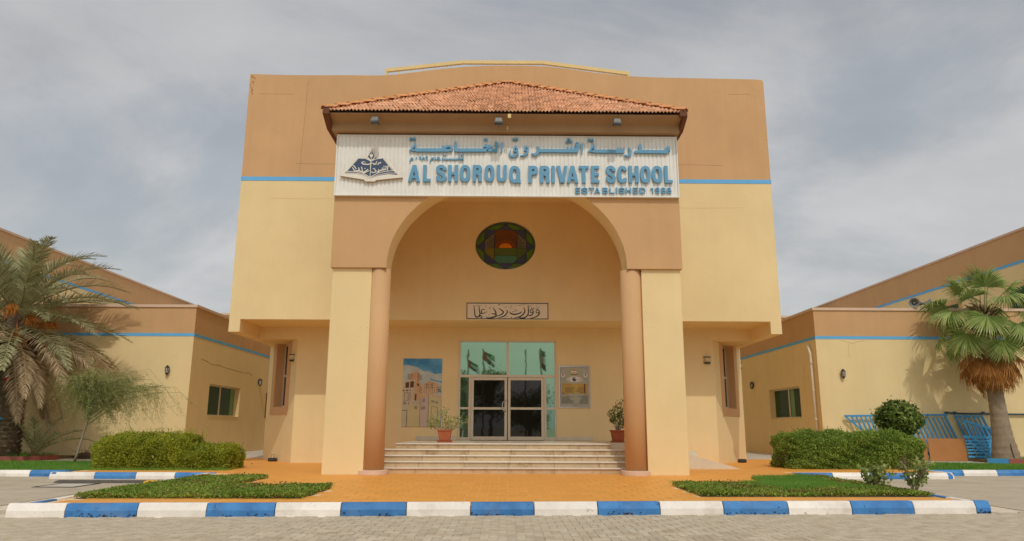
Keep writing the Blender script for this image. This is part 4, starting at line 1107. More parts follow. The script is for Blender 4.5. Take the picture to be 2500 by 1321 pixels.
def wing(s):
    side = 'left' if s < 0 else 'right'
    lab = ('low cream wing left of the entrance block, hairline crack above its window' if s < 0 else
           'low cream wing right of the entrance block, white drainpipe near its corner')
    w = thing('wing_building', lab, 'building', (s * 18, 32, ZG), group=None)
    O = Vector((-s * 18, -32, -ZG))

    def bx(name, m, boxes, **k):
        mb = MB()
        for x0, x1, y0, y1, z0, z1 in boxes:
            a, b = sorted((s * x0, s * x1))
            mb.box(a, b, y0, y1, z0, z1)
        return obj(name, mb, m, k.pop('parent', w), loc=k.pop('loc', O), **k)
    bx('front_wall', m_cream, [(WX, 46, WY, WY + 0.3, 0, 5.0)])
    Y0, Y1, Z0, Z1 = 31.95, 35.7, 1.82, 3.18
    sw = bx('side_wall', m_cream, [(WX, WX + 0.3, WY + 0.3, Y0, 0, 5.0), (WX, WX + 0.3, Y1, 46, 0, 5.0), (WX, WX + 0.3, Y0, Y1, 0, Z0), (WX, WX + 0.3, Y0, Y1, Z1, 5.0)])
    bx('upper_band', m_brown, [(WX, 46, WY, WY + 0.3, 5.12, 6.2), (WX, WX + 0.3, WY + 0.3, 46, 5.12, 6.2)])
    bx('blue_stripe', m_stripe, [(WX - 0.012, 46, WY - 0.012, WY + 0.31, 5.0, 5.12), (WX - 0.012, WX + 0.31, WY + 0.31, 46, 5.0, 5.12)])
    bx('coping', m_coping, [(WX - 0.05, 46, WY - 0.05, WY + 0.35, 6.2, 6.31), (WX - 0.05, WX + 0.35, WY + 0.35, 46, 6.2, 6.31)])
    bx('flat_roof', m_conc, [(WX + 0.3, 46, WY + 0.3, 46, 5.6, 5.75)])
    fr = bx('window', m_alu, [(WX + 0.24, WX + 0.29, Y0, Y1, Z0, Z0 + 0.06), (WX + 0.24, WX + 0.29, Y0, Y1, Z1 - 0.06, Z1),
                              (WX + 0.24, WX + 0.29, Y0, Y0 + 0.06, Z0 + 0.06, Z1 - 0.06), (WX + 0.24, WX + 0.29, Y1 - 0.06, Y1, Z0 + 0.06, Z1 - 0.06),
                              (WX + 0.235, WX + 0.292, (Y0 + Y1) / 2 - 0.06, (Y0 + Y1) / 2 + 0.06, Z0 + 0.06, Z1 - 0.06)])
    for a, b in ((Y0 + 0.06, (Y0 + Y1) / 2 - 0.06), ((Y0 + Y1) / 2 + 0.06, Y1 - 0.06)):
        bx('pane', m_wglass, [(WX + 0.26, WX + 0.27, a, b, Z0 + 0.06, Z1 - 0.06)], parent=fr, loc=(0, 0, 0))
    bx('sill', m_cream, [(WX - 0.02, WX + 0.24, Y0, Y1, Z0 - 0.03, Z0 - 0.001)], parent=fr, loc=(0, 0, 0))
    cy_ = Y1 - 0.55 if s < 0 else Y0 + 1.3
    bx('curtain', m_curtain, [(WX + 0.254, WX + 0.259, cy_, cy_ + 0.42, Z0 + 0.07, Z1 - 0.07)], parent=fr, loc=(0, 0, 0))
    if s < 0:
        pts = [(30.8, 4.15), (31.1, 4.13), (31.5, 4.10), (31.9, 4.02), (32.4, 4.02), (32.8, 4.06), (33.3, 4.0), (34.2, 3.98), (35.2, 3.95), (36.2, 3.93), (36.6, 4.0), (37.2, 3.9)]
        mb = MB().stroke(pts, [0.012 + 0.006 * (k % 3) for k in range(len(pts))], False, -WX - 0.0, -WX + 0.003, lambda u, v, d: (d, u, v))
        obj('wall_crack', mb, m_crack, w, loc=O)
        # a dark doorway far down the side wall
        bx('side_window', m_darkwood, [(WX - 0.004, WX + 0.0, 39.6, 40.4, 1.8, 3.15)])
    else:
        pts = [(13.9, 4.94), (14.1, 4.90), (14.25, 4.84), (14.4, 4.82), (14.6, 4.90), (14.9, 4.93)]
        mb = MB().stroke(pts, [0.008] * len(pts), False, WY - 0.003, WY, XZ)
        obj('wall_crack', mb, m_crack, w, loc=O)
        pts = [(14.2, 4.80), (14.17, 4.5), (14.2, 4.2)]
        obj('wall_crack', MB().stroke(pts, [0.005] * 3, False, WY - 0.003, WY, XZ), m_crack, w, loc=O)
    return w


wing(-1)
wing(1)


def hall(s):
    lab = 'tall brown hall rising behind the ' + ('left wing and the date palm' if s < 0 else 'right wing and the fan palm')
    w = thing('hall_building', lab, 'building', (s * 30, 40, ZG))
    O = Vector((-s * 30, -40, -ZG))
    HX = 23.0

    def bx(name, m, boxes, parent=None, loc=None):
        mb = MB()
        for x0, x1, y0, y1, z0, z1 in boxes:
            a, b = sorted((s * x0, s * x1))
            mb.box(a, b, y0, y1, z0, z1)
        return obj(name, mb, m, parent or w, loc=O if parent is None else None)
    bx('hall_wall', m_cream, [(HX, HX + 0.3, 30.35, 60, 5.0, 8.62), (HX + 0.3, 46, 30.35, 30.65, 5.0, 8.62), (HX + 0.3, 46, 59.7, 60, 0, 8.62)])
    bx('upper_band', m_brown, [(HX, HX + 0.3, 30.35, 60, 8.75, 10.06), (HX + 0.3, 46, 30.35, 30.65, 8.75, 10.06), (HX + 0.3, 46, 59.7, 60, 8.75, 10.06)])
    bx('blue_stripe', m_stripe, [(HX - 0.012, HX + 0.31, 30.34, 60, 8.62, 8.75), (HX + 0.31, 46, 30.34, 30.66, 8.62, 8.75)])
    bx('coping', m_coping, [(HX - 0.05, HX + 0.35, 30.3, 60, 10.06, 10.16), (HX + 0.35, 46, 30.3, 30.7, 10.06, 10.16)])
    bx('hall_roof', m_conc, [(HX + 0.3, 46, 30.65, 59.7, 9.4, 9.6)])
    for y0, y1 in ((31.0, 32.6), (35.9, 38.6), (41.4, 44.0)):
        su = bx('window_surround', m_brown, [(HX - 0.03, HX - 0.001, y0, y0 + 0.25, 6.3, 7.85), (HX - 0.03, HX - 0.001, y1 - 0.25, y1, 6.3, 7.85),
                                             (HX - 0.03, HX - 0.001, y0 + 0.25, y1 - 0.25, 7.6, 7.85), (HX - 0.03, HX - 0.001, y0 + 0.25, y1 - 0.25, 6.3, 6.5)])
        bx('pane', m_wglass, [(HX - 0.012, HX - 0.002, y0 + 0.25, y1 - 0.25, 6.5, 7.6)], parent=su)
    return w


hall(-1)
hall(1)
for s in (-1, 1):
    b = thing('rear_building', 'low brown block glimpsed behind the ' + ('left' if s < 0 else 'right') + ' wing beside the overhang', 'building', (s * 15, 46, ZG))
    x0, x1 = sorted((s * 9.6, s * 22.5))
    obj('rear_wall', MB().box(x0, x1, 46.4, 50, 0, 8.35), m_brown, b, loc=(-s * 15, -46, -ZG))
    obj('rear_coping', MB().box(x0, x1, 46.35, 50.05, 8.35, 8.48), m_coping, b, loc=(-s * 15, -46, -ZG))

# ------------------------------------------------------------------ ground
g = MB().box(-400, 400, -400, 600, -0.6, -0.05)
structure(obj('ground', g, m_sand))
m_road = None


def brick_mat():
    m = mat('paver_field', (0.51, 0.43, 0.31), 0.9, 0.14, 1.2, bump=0.25, bscale=45, fine=0.06, col2=(0.47, 0.41, 0.32), blotch=((0.40, 0.22, 0.15), 0.8, 0.60, 0.85))
    n, l = m.node_tree.nodes, m.node_tree.links
    b = n['Principled BSDF']
    src = b.inputs['Base Color'].links[0].from_socket
    br = N(n, 'ShaderNodeTexBrick')
    geo = N(n, 'ShaderNodeNewGeometry')
    l.new(geo.outputs['Position'], br.inputs['Vector'])
    br.inputs['Scale'].default_value = 1.0
    br.inputs['Brick Width'].default_value = 0.24; br.inputs['Row Height'].default_value = 0.12
    br.inputs['Mortar Size'].default_value = 0.006
    br.inputs['Color1'].default_value = (0.95, 0.95, 0.95, 1); br.inputs['Color2'].default_value = (1.06, 1.04, 1.0, 1)
    br.inputs['Mortar'].default_value = (0.93, 0.90, 0.86, 1)
    mx = N(n, 'ShaderNodeMix', data_type='RGBA', blend_type='MULTIPLY'); mx.inputs[0].default_value = 1
    l.new(src, mx.inputs[6]); l.new(br.outputs['Color'], mx.inputs[7])
    l.new(mx.outputs[2], b.inputs['Base Color'])
    return m


m_road = brick_mat()
PX, PYa, PYb = 9.0, 9.0, 12.9
road = struct_empty('paved_road')
rb = MB()
rb.box(-60, -PX, PYa, 23.6, -0.3, 0)
rb.box(PX, 60, PYa, 23.6, -0.3, 0)
rb.box(-60, 60, -60, PYa, -0.3, 0)
obj('road_surface', rb, m_road, road)
obj('paver_bed', MB().box(-PX, PX, PYa, 21, -0.3, -0.012), m_joint, road)
A = 0.12
cells = []
for i in range(int(-PX / A), int(PX / A)):
    for j in range(int(PYa / A) + 1, int(PYb / A)):
        m4 = (i - j) % 4
        if m4 == 0: cells.append((i * A, j * A, 2 * A, A))
        elif m4 == 3: cells.append((i * A, j * A, A, 2 * A))
# the kerb front line
KA, KB = Vector((-7.95, 11.86)), Vector((8.16, 12.70))


def kerb_y(x): return KA.y + (KB.y - KA.y) * (x - KA.x) / (KB.x - KA.x)


cells = [c for c in cells if (c[1] + c[3] < kerb_y(c[0]) + 0.12) or abs(c[0]) > 8.2]


def paver_mb(mb, x, y, w, h, z, ga=0.004):
    b = 0.008
    x0, x1, y0, y1 = x + ga, x + w - ga, y + ga, y + h - ga
    vs = [(x0, y0, z - 0.02), (x1, y0, z - 0.02), (x1, y1, z - 0.02), (x0, y1, z - 0.02), (x0, y0, z - 0.005), (x1, y0, z - 0.005), (x1, y1, z - 0.005), (x0, y1, z - 0.005),
          (x0 + b, y0 + b, z), (x1 - b, y0 + b, z), (x1 - b, y1 - b, z), (x0 + b, y1 - b, z)]
    fs = [(0, 1, 5, 4), (1, 2, 6, 5), (2, 3, 7, 6), (3, 0, 4, 7), (4, 5, 9, 8), (5, 6, 10, 9), (6, 7, 11, 10), (7, 4, 8, 11), (8, 9, 10, 11)]
    mb.add(vs, fs)


vis = [c for c in cells if c[1] > 9.55 and abs(c[0] + A) < 0.70 * c[1]]
vis.sort(key=lambda c: c[1] ** 2 + c[0] ** 2)
near = set(vis[:300])
pme = {}
for w_, h_ in ((2 * A, A), (A, 2 * A)):
    mb = MB(); paver_mb(mb, 0, 0, w_, h_, 0)
    pme[(w_, h_)] = mesh_of('paver', mb, m_paver)
rest = MB()
for c in cells:
    dz = random.uniform(-0.002, 0.002)
    if c in near:
        link('paver', pme[(c[2], c[3])], road, (c[0], c[1], dz), (random.uniform(-.008, .008), random.uniform(-.008, .008), random.uniform(-.012, .012)))
    else:
        paver_mb(rest, *c, dz)
stuff(obj('pavers_beyond', rest, m_paver2, road))

# ------------------------------------------------------------------ kerbs
def kerb(name, stones, z0=0.0, h=0.2, depth=0.16):
    """stones: list of (p, q, 'w'/'b'); the road side is to the right of p->q seen from above"""
    root = struct_empty(name)
    for p, q, c in stones:
        p, q = Vector(p), Vector(q)
        L = (q - p).length
        ang = math.atan2(q.y - p.y, q.x - p.x)
        j = random.uniform(-0.004, 0.004)
        prof = [(j, z0 - 0.1), (j, z0 + h * 0.47), (0.045 + j, z0 + h - 0.012), (0.058 + j, z0 + h), (depth, z0 + h), (depth, z0 - 0.1)]
        mb = MB()
        g_ = 0.006
        mb.prism(prof, g_, L - g_, lambda u, v, d: (d, u, v))
        o = obj('kerb_stone', mb, m_kw if c == 'w' else m_kb, root, bevel=0.007, loc=(p.x, p.y, random.uniform(-.003, .003)), rot=(0, 0, ang + random.uniform(-.003, .003)))
    return root


xs = [-7.78, -6.89, -5.80, -4.74, -3.68, -2.65, -1.61, -0.585, 0.445, 1.485, 2.515, 3.575, 4.665, 5.745, 6.815, 7.90, 8.16]
st = []
for k, (a, b) in enumerate(zip(xs[:-1], xs[1:])):
    st.append(((a, kerb_y(a)), (b, kerb_y(b)), 'w' if k % 2 == 0 else 'b'))
fk = kerb('front_kerb', st)
kc = random.Random(5)
for stone in [o for o in fk.children if o.data.materials[0] == m_kb]:
    L_ = max(v.co.x for v in stone.data.vertices)
    mb = MB()
    for c_ in range(kc.choice((1, 2, 3))):
        xc = kc.uniform(0.05, L_ - 0.05); wd_ = kc.uniform(.03, .22); n_ = kc.randint(3, 12)
        for i in range(n_):
            x = min(max(xc + kc.gauss(0, wd_), .02), L_ - .03); z = abs(kc.gauss(0.012, .014)) + .006; r = kc.uniform(.006, .022)
            mb.prism([(x - r, z), (x - r * .2, z - r * .45), (x + r, z - r * .1), (x + r * .5, z + r * .5), (x - r * .5, z + r * .4)], -0.009, 0.012, XZ)
    stuff(obj('paint_chips', mb, m_rubber, stone))


def run(p, q, first, step=1.05):
    p, q = Vector(p), Vector(q)
    n = max(1, round((q - p).length / step))
    return [(tuple(p.lerp(q, k / n)), tuple(p.lerp(q, (k + 1) / n)), 'wb'[(k + (first == 'b')) % 2]) for k in range(n)]


kerb('side_kerb', run((-8.08, 20.22), (-7.79, 11.98), 'w'), h=0.17)
kerb('side_kerb', run((8.18, 12.74), (8.18, 20.85), 'w'), h=0.17)
kerb('rear_kerb', [((-12.2, 20.22), (-11.0, 20.22), 'w'), ((-11.0, 20.22), (-9.9, 20.22), 'b'), ((-9.9, 20.22), (-8.86, 20.22), 'w'), ((-8.86, 20.22), (-7.8, 20.22), 'b')]
     + [((-12.2, 21.05), (-12.2, 20.24), 'b')], h=0.17)
kerb('rear_kerb', run((-24.9, 21.1), (-12.22, 21.1), 'w', 1.06), h=0.17)
kerb('rear_kerb', [((8.02, 20.88), (9.12, 20.88), 'b'), ((9.12, 20.88), (10.2, 20.9), 'w'), ((10.2, 20.9), (11.27, 20.92), 'b'), ((11.27, 20.92), (12.4, 20.95), 'w'), ((12.4, 20.95), (12.62, 21.1), 'b'), ((12.66, 21.1), (12.66, 22.3), 'w')], h=0.17)
kerb('rear_kerb', run((12.68, 22.35), (24.3, 22.95), 'b', 1.06), h=0.17)

# ------------------------------------------------------------------ plaza
plaza = struct_empty('plaza_floor')
pb = MB()
pb.prism([(-7.7, 12.0), (8.1, 12.85), (8.1, 20.95), (-7.9, 20.3)], -0.2, 0.142, XY)
pb.prism([(-12.1, 20.35), (-7.9, 20.31), (8.1, 20.96), (12.55, 21.1), (12.55, 30.0), (-12.1, 30.0)], -0.2, 0.142, XY)
obj('plaza_slab', pb, m_grout, plaza)
bedL = [(-7.55, 13.3), (-3.6, 13.3), (-3.6, 15.7), (-5.85, 15.9), (-5.85, 18.6), (-7.5, 18.6)]
bedR = [(3.6, 13.9), (7.95, 14.0), (8.0, 19.2), (6.1, 18.7), (5.9, 17.0), (3.65, 16.6)]


def inside(poly, x, y):
    c = False
    for i in range(len(poly)):
        (x0, y0), (x1, y1) = poly[i - 1], poly[i]
        if (y0 > y) != (y1 > y) and x < x0 + (y - y0) * (x1 - x0) / (y1 - y0):
            c = not c
    return c


TX, TY = 0.387, 0.43
tl = []
j = 0
y = 12.16
while y < 29.9:
    off = (j % 2) * TX / 2 + 0.03
    for i in range(-33, 34):
        x = i * TX + off
        cx_, cyy = x + TX / 2, y + TY / 2
        if y < 20.3:
            if not (-7.63 < x and x + TX < 8.02): continue
            if y < kerb_y(cx_) + 0.17: continue
        else:
            if not (-12.05 < x and x + TX < 12.5): continue
            if cx_ > 8 and y < 21.2: continue
        if inside(bedL, cx_, cyy) or inside(bedR, cx_, cyy): continue
        if abs(cx_) < 3.3 and y > 20.5: continue
        if abs(cx_) < 7.3 and y > 26.0: continue
        tl.append((x, y))
    y += TY
    j += 1
tl.sort(key=lambda t: t[1] ** 2 + (t[0] + .2) ** 2)


def tile_box(mb, x, y, z):
    ga = 0.006; b = 0.004
    x0, x1, y0, y1 = x + ga, x + TX - ga, y + ga, y + TY - ga
    vs = [(x0, y0, z - 0.012), (x1, y0, z - 0.012), (x1, y1, z - 0.012), (x0, y1, z - 0.012), (x0, y0, z - 0.003), (x1, y0, z - 0.003), (x1, y1, z - 0.003), (x0, y1, z - 0.003),
          (x0 + b, y0 + b, z), (x1 - b, y0 + b, z), (x1 - b, y1 - b, z), (x0 + b, y1 - b, z)]
    mb.add(vs, [(0, 1, 5, 4), (1, 2, 6, 5), (2, 3, 7, 6), (3, 0, 4, 7), (4, 5, 9, 8), (5, 6, 10, 9), (6, 7, 11, 10), (7, 4, 8, 11), (8, 9, 10, 11)])


mb = MB(); tile_box(mb, 0, 0, 0)
tme = mesh_of('floor_tile', mb, m_tile)
rest = MB()
for k, (x, y) in enumerate(tl):
    dz = 0.15 + random.uniform(-.0008, .0008)
    if k < 300:
        link('floor_tile', tme, plaza, (x, y, dz), (random.uniform(-.002, .002), random.uniform(-.002, .002), 0))
    else:
        tile_box(rest, x, y, dz)
# tile strips in front of the beds are a lip of orange edging
stuff(obj('floor_tiles_beyond', rest, m_tile2, plaza))
for nm, poly in (('bed_soil', bedL), ('bed_soil', bedR)):
    obj(nm, MB().prism(poly, 0.10, 0.149, XY), m_dirt, plaza)
# pale concrete passages beside the tower, lawns, beds by the wings
pas = MB()
for s in (-1, 1):
    x0, x1 = sorted((s * 9.26, s * 12.83))
    pas.box(x0, x1, 30.01, 46.3, -0.2, 0.16)
structure(obj('side_passage', pas, m_conc))
yard = MB()
yard.box(-60, -12.12, 27.6, 29.9, -0.2, 0.13)
yard.box(12.57, 60, 27.9, 29.9, -0.2, 0.13)
yard.box(-60, -12.12, 21.3, 27.6, -0.2, 0.10)
yard.box(12.57, 60, 23.0, 27.9, -0.2, 0.10)
structure(obj('wing_pavement', yard, m_conc))
# ------------------------------------------------------------------ things on walls
def lantern(loc, face, label):
    """black glazed wall lantern; face = unit vector out of the wall"""
    t = thing('wall_lantern', label, 'wall lamp', loc, math.atan2(face[1], face[0]) + PI / 2, 'black lanterns on the wing walls')
    t.scale = (0.8, 0.8, 0.8)
    # local -Y points out of the wall
    mb = MB()
    mb.box(-0.05, 0.05, -0.02, 0, -0.10, 0.16)
    mb.tube([(0, -0.01, 0.12), (0, -0.07, 0.24), (0, -0.13, 0.22)], 0.012, 6)
    obj('bracket', mb, m_black, t)
    mb = MB().lathe([(0.02, 0.25), (0.05, 0.22), (0.125, 0.14), (0.115, 0.13)][::-1], 6, (0, -0.14, 0))
    obj('lantern_top', mb, m_black, t)
    mb = MB().lathe([(0.03, -0.24), (0.05, -0.20), (0.085, -0.16), (0.09, -0.14)], 6, (0, -0.14, 0))
    for k in range(6):
        a = 2 * PI * k / 6
        mb.tube([(0.082 * math.cos(a), -0.14 + 0.082 * math.sin(a), -0.15), (0.105 * math.cos(a), -0.14 + 0.105 * math.sin(a), 0.135)], 0.014, 5)
    obj('lantern_cage', mb, m_black, t)
    obj('lantern_glass', MB().lathe([(0.074, -0.14), (0.094, 0.13)], 6, (0, -0.14, 0)), m_clear, t)
    return t


lantern((-13.75, 29.9, 3.60), (0, -1), 'black wall lantern on the sunlit front of the left wing near its corner')
lantern((13.82, 29.9, 3.56), (0, -1), 'black wall lantern on the sunlit front of the right wing above the hedge')
lantern((-12.84, 38.2, 3.60), (1, 0), 'black wall lantern on the shaded side of the left wing past the window')
lantern((12.84, 37.8, 3.52), (-1, 0), 'black wall lantern on the shaded side of the right wing past the window')


def sconce(loc, face, label):
    t = thing('wall_sconce', label, 'wall lamp', loc, math.atan2(face[1], face[0]) + PI / 2, 'half-round wall sconces')
    t.scale = (0.72, 0.72, 0.66)
    mb = MB().box(-0.13, 0.13, -0.02, 0, -0.19, 0.19)
    obj('back_plate', mb, m_black, t)
    half = lambda r, n=12: [(r * math.cos(PI + PI * k / n), -0.02 + r * math.sin(PI + PI * k / n)) for k in range(n + 1)]
    obj('sconce_glass', MB().prism(half(0.145), -0.13, 0.135, XY), m_frost, t)
    mb = MB()
    mb.prism(half(0.185), 0.135, 0.175, XY)
    mb.prism(half(0.175), -0.165, -0.13, XY)
    mb.prism(half(0.15), -0.20, -0.165, XY)
    mb.prism(half(0.155), -0.09, -0.075, XY)
    obj('sconce_cage', mb, m_black, t)
    return t


dl = Vector((-(XB - XA), YB - YA, 0)).normalized()
nl = Vector((-dl.y, dl.x, 0)); nl = nl if nl.y < 0 else -nl
pL = Vector((-XA, YA, 3.82)) + dl * 0.40
sconce(pL, nl, 'half-round black and amber sconce beside the left slit window')
sconce((7.22, YA, 3.76), (0, -1), 'half-round black and amber sconce beside the right slit window')
sconce((XB, YB + 0.3, 3.80), (1, 0), 'half-round black and amber sconce on the right outer corner of the entrance block')

for k, (x, lab) in enumerate(((-3.69, 'grey floodlight under the tiled eave above the book emblem'), (-0.25, 'grey floodlight under the middle of the tiled eave'), (3.05, 'grey floodlight under the tiled eave above the right end of the sign'))):
    t = thing('floodlight', lab, 'floodlight', (x, 18.90, 9.72), 0.12 * (k - 1), 'floodlights under the portico eave')
    t.scale = (0.78, 0.78, 0.78)
    mb = MB()
    mb.add([(-0.11, -0.06, 0.12), (0.11, -0.06, 0.12), (0.11, 0.10, 0.12), (-0.11, 0.10, 0.12), (-0.14, -0.10, -0.04), (0.14, -0.10, -0.04), (0.14, 0.10, -0.04), (-0.14, 0.10, -0.04)],
           [(0, 3, 2, 1)[::-1], (4, 5, 6, 7)[::-1], (0, 1, 5, 4)[::-1], (1, 2, 6, 5)[::-1], (2, 3, 7, 6)[::-1], (3, 0, 4, 7)[::-1]])
    obj('lamp_housing', mb, m_grey, t, bevel=0.012)
    obj('lamp_front', MB().box(-0.15, 0.15, -0.12, 0.11, -0.10, -0.041), m_darkgrey, t, bevel=0.008)
    obj('lamp_lens', MB().box(-0.12, 0.12, -0.09, 0.08, -0.106, -0.101), m_slit, t)
    obj('mounting_arm', MB().box(-0.02, 0.02, 0.10, 0.48, 0.02, 0.06), m_darkgrey, t)
    obj('lamp_cable', MB().tube([(0.0, 0.11, -0.02), (0.03 - 0.05 * k, 0.30, -0.10), (0.08 - 0.14 * k * 0.8, 0.46, -0.13), (0.12 - 0.16 * k * 0.9, 0.475, -0.16)], 0.010, 5), m_soffit, t)

mb = MB().box(-0.045, 0.045, 0, 0.03, -0.07, 0.05)
tag(obj('junction_box', mb, m_rail, loc=(0.05, 18.86, 9.88), bevel=0.006), 'tiny cream box on the cove just below the roof tiles', 'junction box')
mb = MB().box(-0.02, 0.02, 0, 0.015, -0.06, 0.07)
tag(obj('junction_box', mb, m_rail, loc=(0.0, 19.322, 9.70), bevel=0.004), 'thin cream cover strip on the cornice face above the sign', 'junction box')

# mural --------------------------------------------------------------------------
mur = thing('wall_mural', 'painted mural of pale wind-tower houses under a blue sky, left of the glass doors', 'mural', (-2.97, YA, 2.57))
U0, U1, V0, V1 = -3.67, -2.275, 1.375, 3.775
MUm = lambda c, n='mural_paint': mat('mural_%03d' % int(c[0] * 900), c, 0.85, 0.05, 3, fine=0.03)


def mat_sky():
    m = mat('mural_sky', (0.05, 0.25, 0.52), 0.85, 0.1, 2.0, col2=(0.16, 0.42, 0.62), fine=0.04)
    return m


cols = dict(sky=mat_sky(), cloud=mat('mural_cloud', (0.50, 0.56, 0.52), 0.85, 0.10, 3, fine=0.05), wall=mat('mural_wall', (0.60, 0.52, 0.36), 0.85, 0.06, 3, fine=0.03),
            pink_wall=mat('mural_pink_wall', (0.58, 0.46, 0.38), 0.85, 0.06, 3, fine=0.03), yellow_wall=mat('mural_yellow_wall', (0.62, 0.53, 0.27), 0.85, 0.08, 3, fine=0.03),
            shade=mat('mural_tan', (0.50, 0.30, 0.18), 0.85, 0.06, 3), window=mat('mural_grey_window', (0.33, 0.28, 0.21), 0.85, 0.08, 4), ink=mat('mural_ink', (0.06, 0.045, 0.035), 0.85, 0.1, 4),
            peach=mat('mural_peach', (0.62, 0.40, 0.22), 0.85, 0.06, 3), brown=mat('mural_dark_brown', (0.14, 0.07, 0.04), 0.85, 0.1, 4))
mu = lambda x, z: (U0 + (x - 120) / 535 * (U1 - U0), V0 + (1010 - z) / 922 * (V1 - V0))
lay = [0]


def mp_(c, pts, nm=None):
    lay[0] += 1
    d = 0.003 + lay[0] * 0.00012
    return MB().prism([mu(*p) for p in pts], YA - d, YA - d + 0.0001, XZ), c


layers = {}


def padd(c, pts):
    b, c = mp_(c, pts)
    layers.setdefault(c, MB()).add(b.v, b.f)


obj('mural_panel', MB().box(U0, U1, YA - 0.003, YA - 0.0005, V0, V1), cols['sky'], mur, loc=(2.97, -YA, -2.57))
padd('cloud', [(120, 175), (200, 180), (310, 205), (400, 260), (480, 265), (560, 300), (655, 290), (655, 400), (560, 380), (480, 350), (500, 380), (655, 420), (655, 640), (120, 640)])
padd('peach', [(220, 290), (310, 265), (345, 290), (345, 385), (215, 385)])
for x in (226, 252, 278): padd('shade', [(x, 305), (x + 10, 303), (x + 10, 375), (x, 375)])
padd('shade', [(315, 290), (345, 305), (350, 410), (315, 390)])
padd('wall', [(135, 400), (290, 375), (290, 660), (260, 700), (260, 1010), (120, 1010), (122, 500)])
padd('peach', [(290, 375), (375, 430), (375, 600), (360, 660), (270, 655)])
padd('pink_wall', [(262, 660), (372, 655), (372, 700), (262, 700)])
padd('yellow_wall', [(250, 700), (366, 700), (366, 1010), (200, 1010), (200, 780)])
padd('peach', [(385, 460), (490, 385), (615, 435), (600, 560), (490, 545), (390, 580)])
for x in (395, 425, 455, 505, 535, 565): padd('wall', [(x, 455), (x + 12, 450), (x + 12, 585), (x, 585)])
for x in (410, 440, 520, 550, 582): padd('shade', [(x, 470), (x + 12, 468), (x + 12, 560), (x, 560)])
padd('peach', [(360, 585), (482, 545), (650, 600), (650, 625), (482, 592), (362, 640)])
for x in (400, 430, 505, 545, 580, 615): padd('wall', [(x, 570), (x + 16, 568), (x + 16, 605), (x, 608)])
padd('pink_wall', [(366, 640), (482, 590), (476, 1010), (366, 1010)])
padd('yellow_wall', [(482, 590), (650, 628), (645, 1010), (476, 1010)])
for p in ([(160, 415), (210, 405), (208, 485), (160, 488)], [(225, 402), (275, 393), (272, 480), (222, 484)], [(125, 518), (153, 518), (153, 530), (125, 532)], [(222, 516), (240, 516), (240, 528), (222, 528)],
          [(170, 530), (178, 512), (192, 510), (202, 530)], [(293, 570), (315, 570), (312, 655), (290, 655)]): padd('brown', p)
padd('brown', [(318, 420), (345, 435), (345, 470), (318, 455)])
for p in ([(136, 675), (178, 675), (178, 712), (136, 712)], [(200, 675), (216, 675), (216, 718), (200, 718)], [(288, 730), (328, 730), (328, 772), (288, 772)], [(394, 640), (432, 628), (432, 676), (394, 684)],
          [(382, 742), (438, 728), (438, 772), (382, 782)], [(515, 650), (560, 658), (560, 686), (515, 680)], [(574, 664), (614, 672), (614, 700), (574, 694)]): padd('window', p)
for p in ([(150, 555), (198, 552), (198, 655), (150, 657)], [(214, 552), (236, 552), (230, 655), (210, 655)], [(520, 735), (605, 748), (598, 1000), (516, 1000)]):
    n_ = len(p)
    for i in range(n_):
        a, b = Vector(p[i]), Vector(p[(i + 1) % n_])
        t_ = (b - a).normalized(); m_ = Vector((-t_.y, t_.x)) * 2.2
        padd('brown', [tuple(a - m_), tuple(b - m_), tuple(b + m_), tuple(a + m_)])


def ink(pts, w_=5, c='ink'):
    for a, b in zip(pts[:-1], pts[1:]):
        a, b = Vector(a), Vector(b); t_ = (b - a).normalized(); m_ = Vector((-t_.y, t_.x)) * w_ / 2
        padd(c, [tuple(a - m_), tuple(b - m_), tuple(b + m_), tuple(a + m_)])


ink([(120, 790), (192, 788), (186, 1008)], 7, 'brown')
ink([(366, 642), (364, 1005)], 4, 'brown'); ink([(481, 592), (476, 1008)], 5, 'brown'); ink([(262, 690), (366, 690)], 3, 'shade'); ink([(122, 1008), (645, 1008)], 4, 'brown')
for y_ in (300, 318, 336, 356): ink([(185, y_), (218, y_ + 16)]); ink([(350, y_ + 20), (384, y_ + 14)]); ink([(322, y_ - 8), (352, y_ - 2)], 4); ink([(228, y_ + 6), (246, y_ + 2)], 4)
for y_ in (440, 462, 486): ink([(435, y_ - 8), (475, y_ + 4)], 6); ink([(500, y_ + 6), (538, y_ - 10)], 6)
for y_ in (485, 515, 545): ink([(348, y_ - 10), (390, y_ + 10)], 6); ink([(600, y_), (648, y_ - 20)], 6)
for y_ in (500, 520): ink([(605, y_), (650, y_ + 28)], 6)
for c, b in layers.items():
    stuff(obj(c.lower() + '_print', b, cols[c], mur, loc=(2.97, -YA, -2.57)))

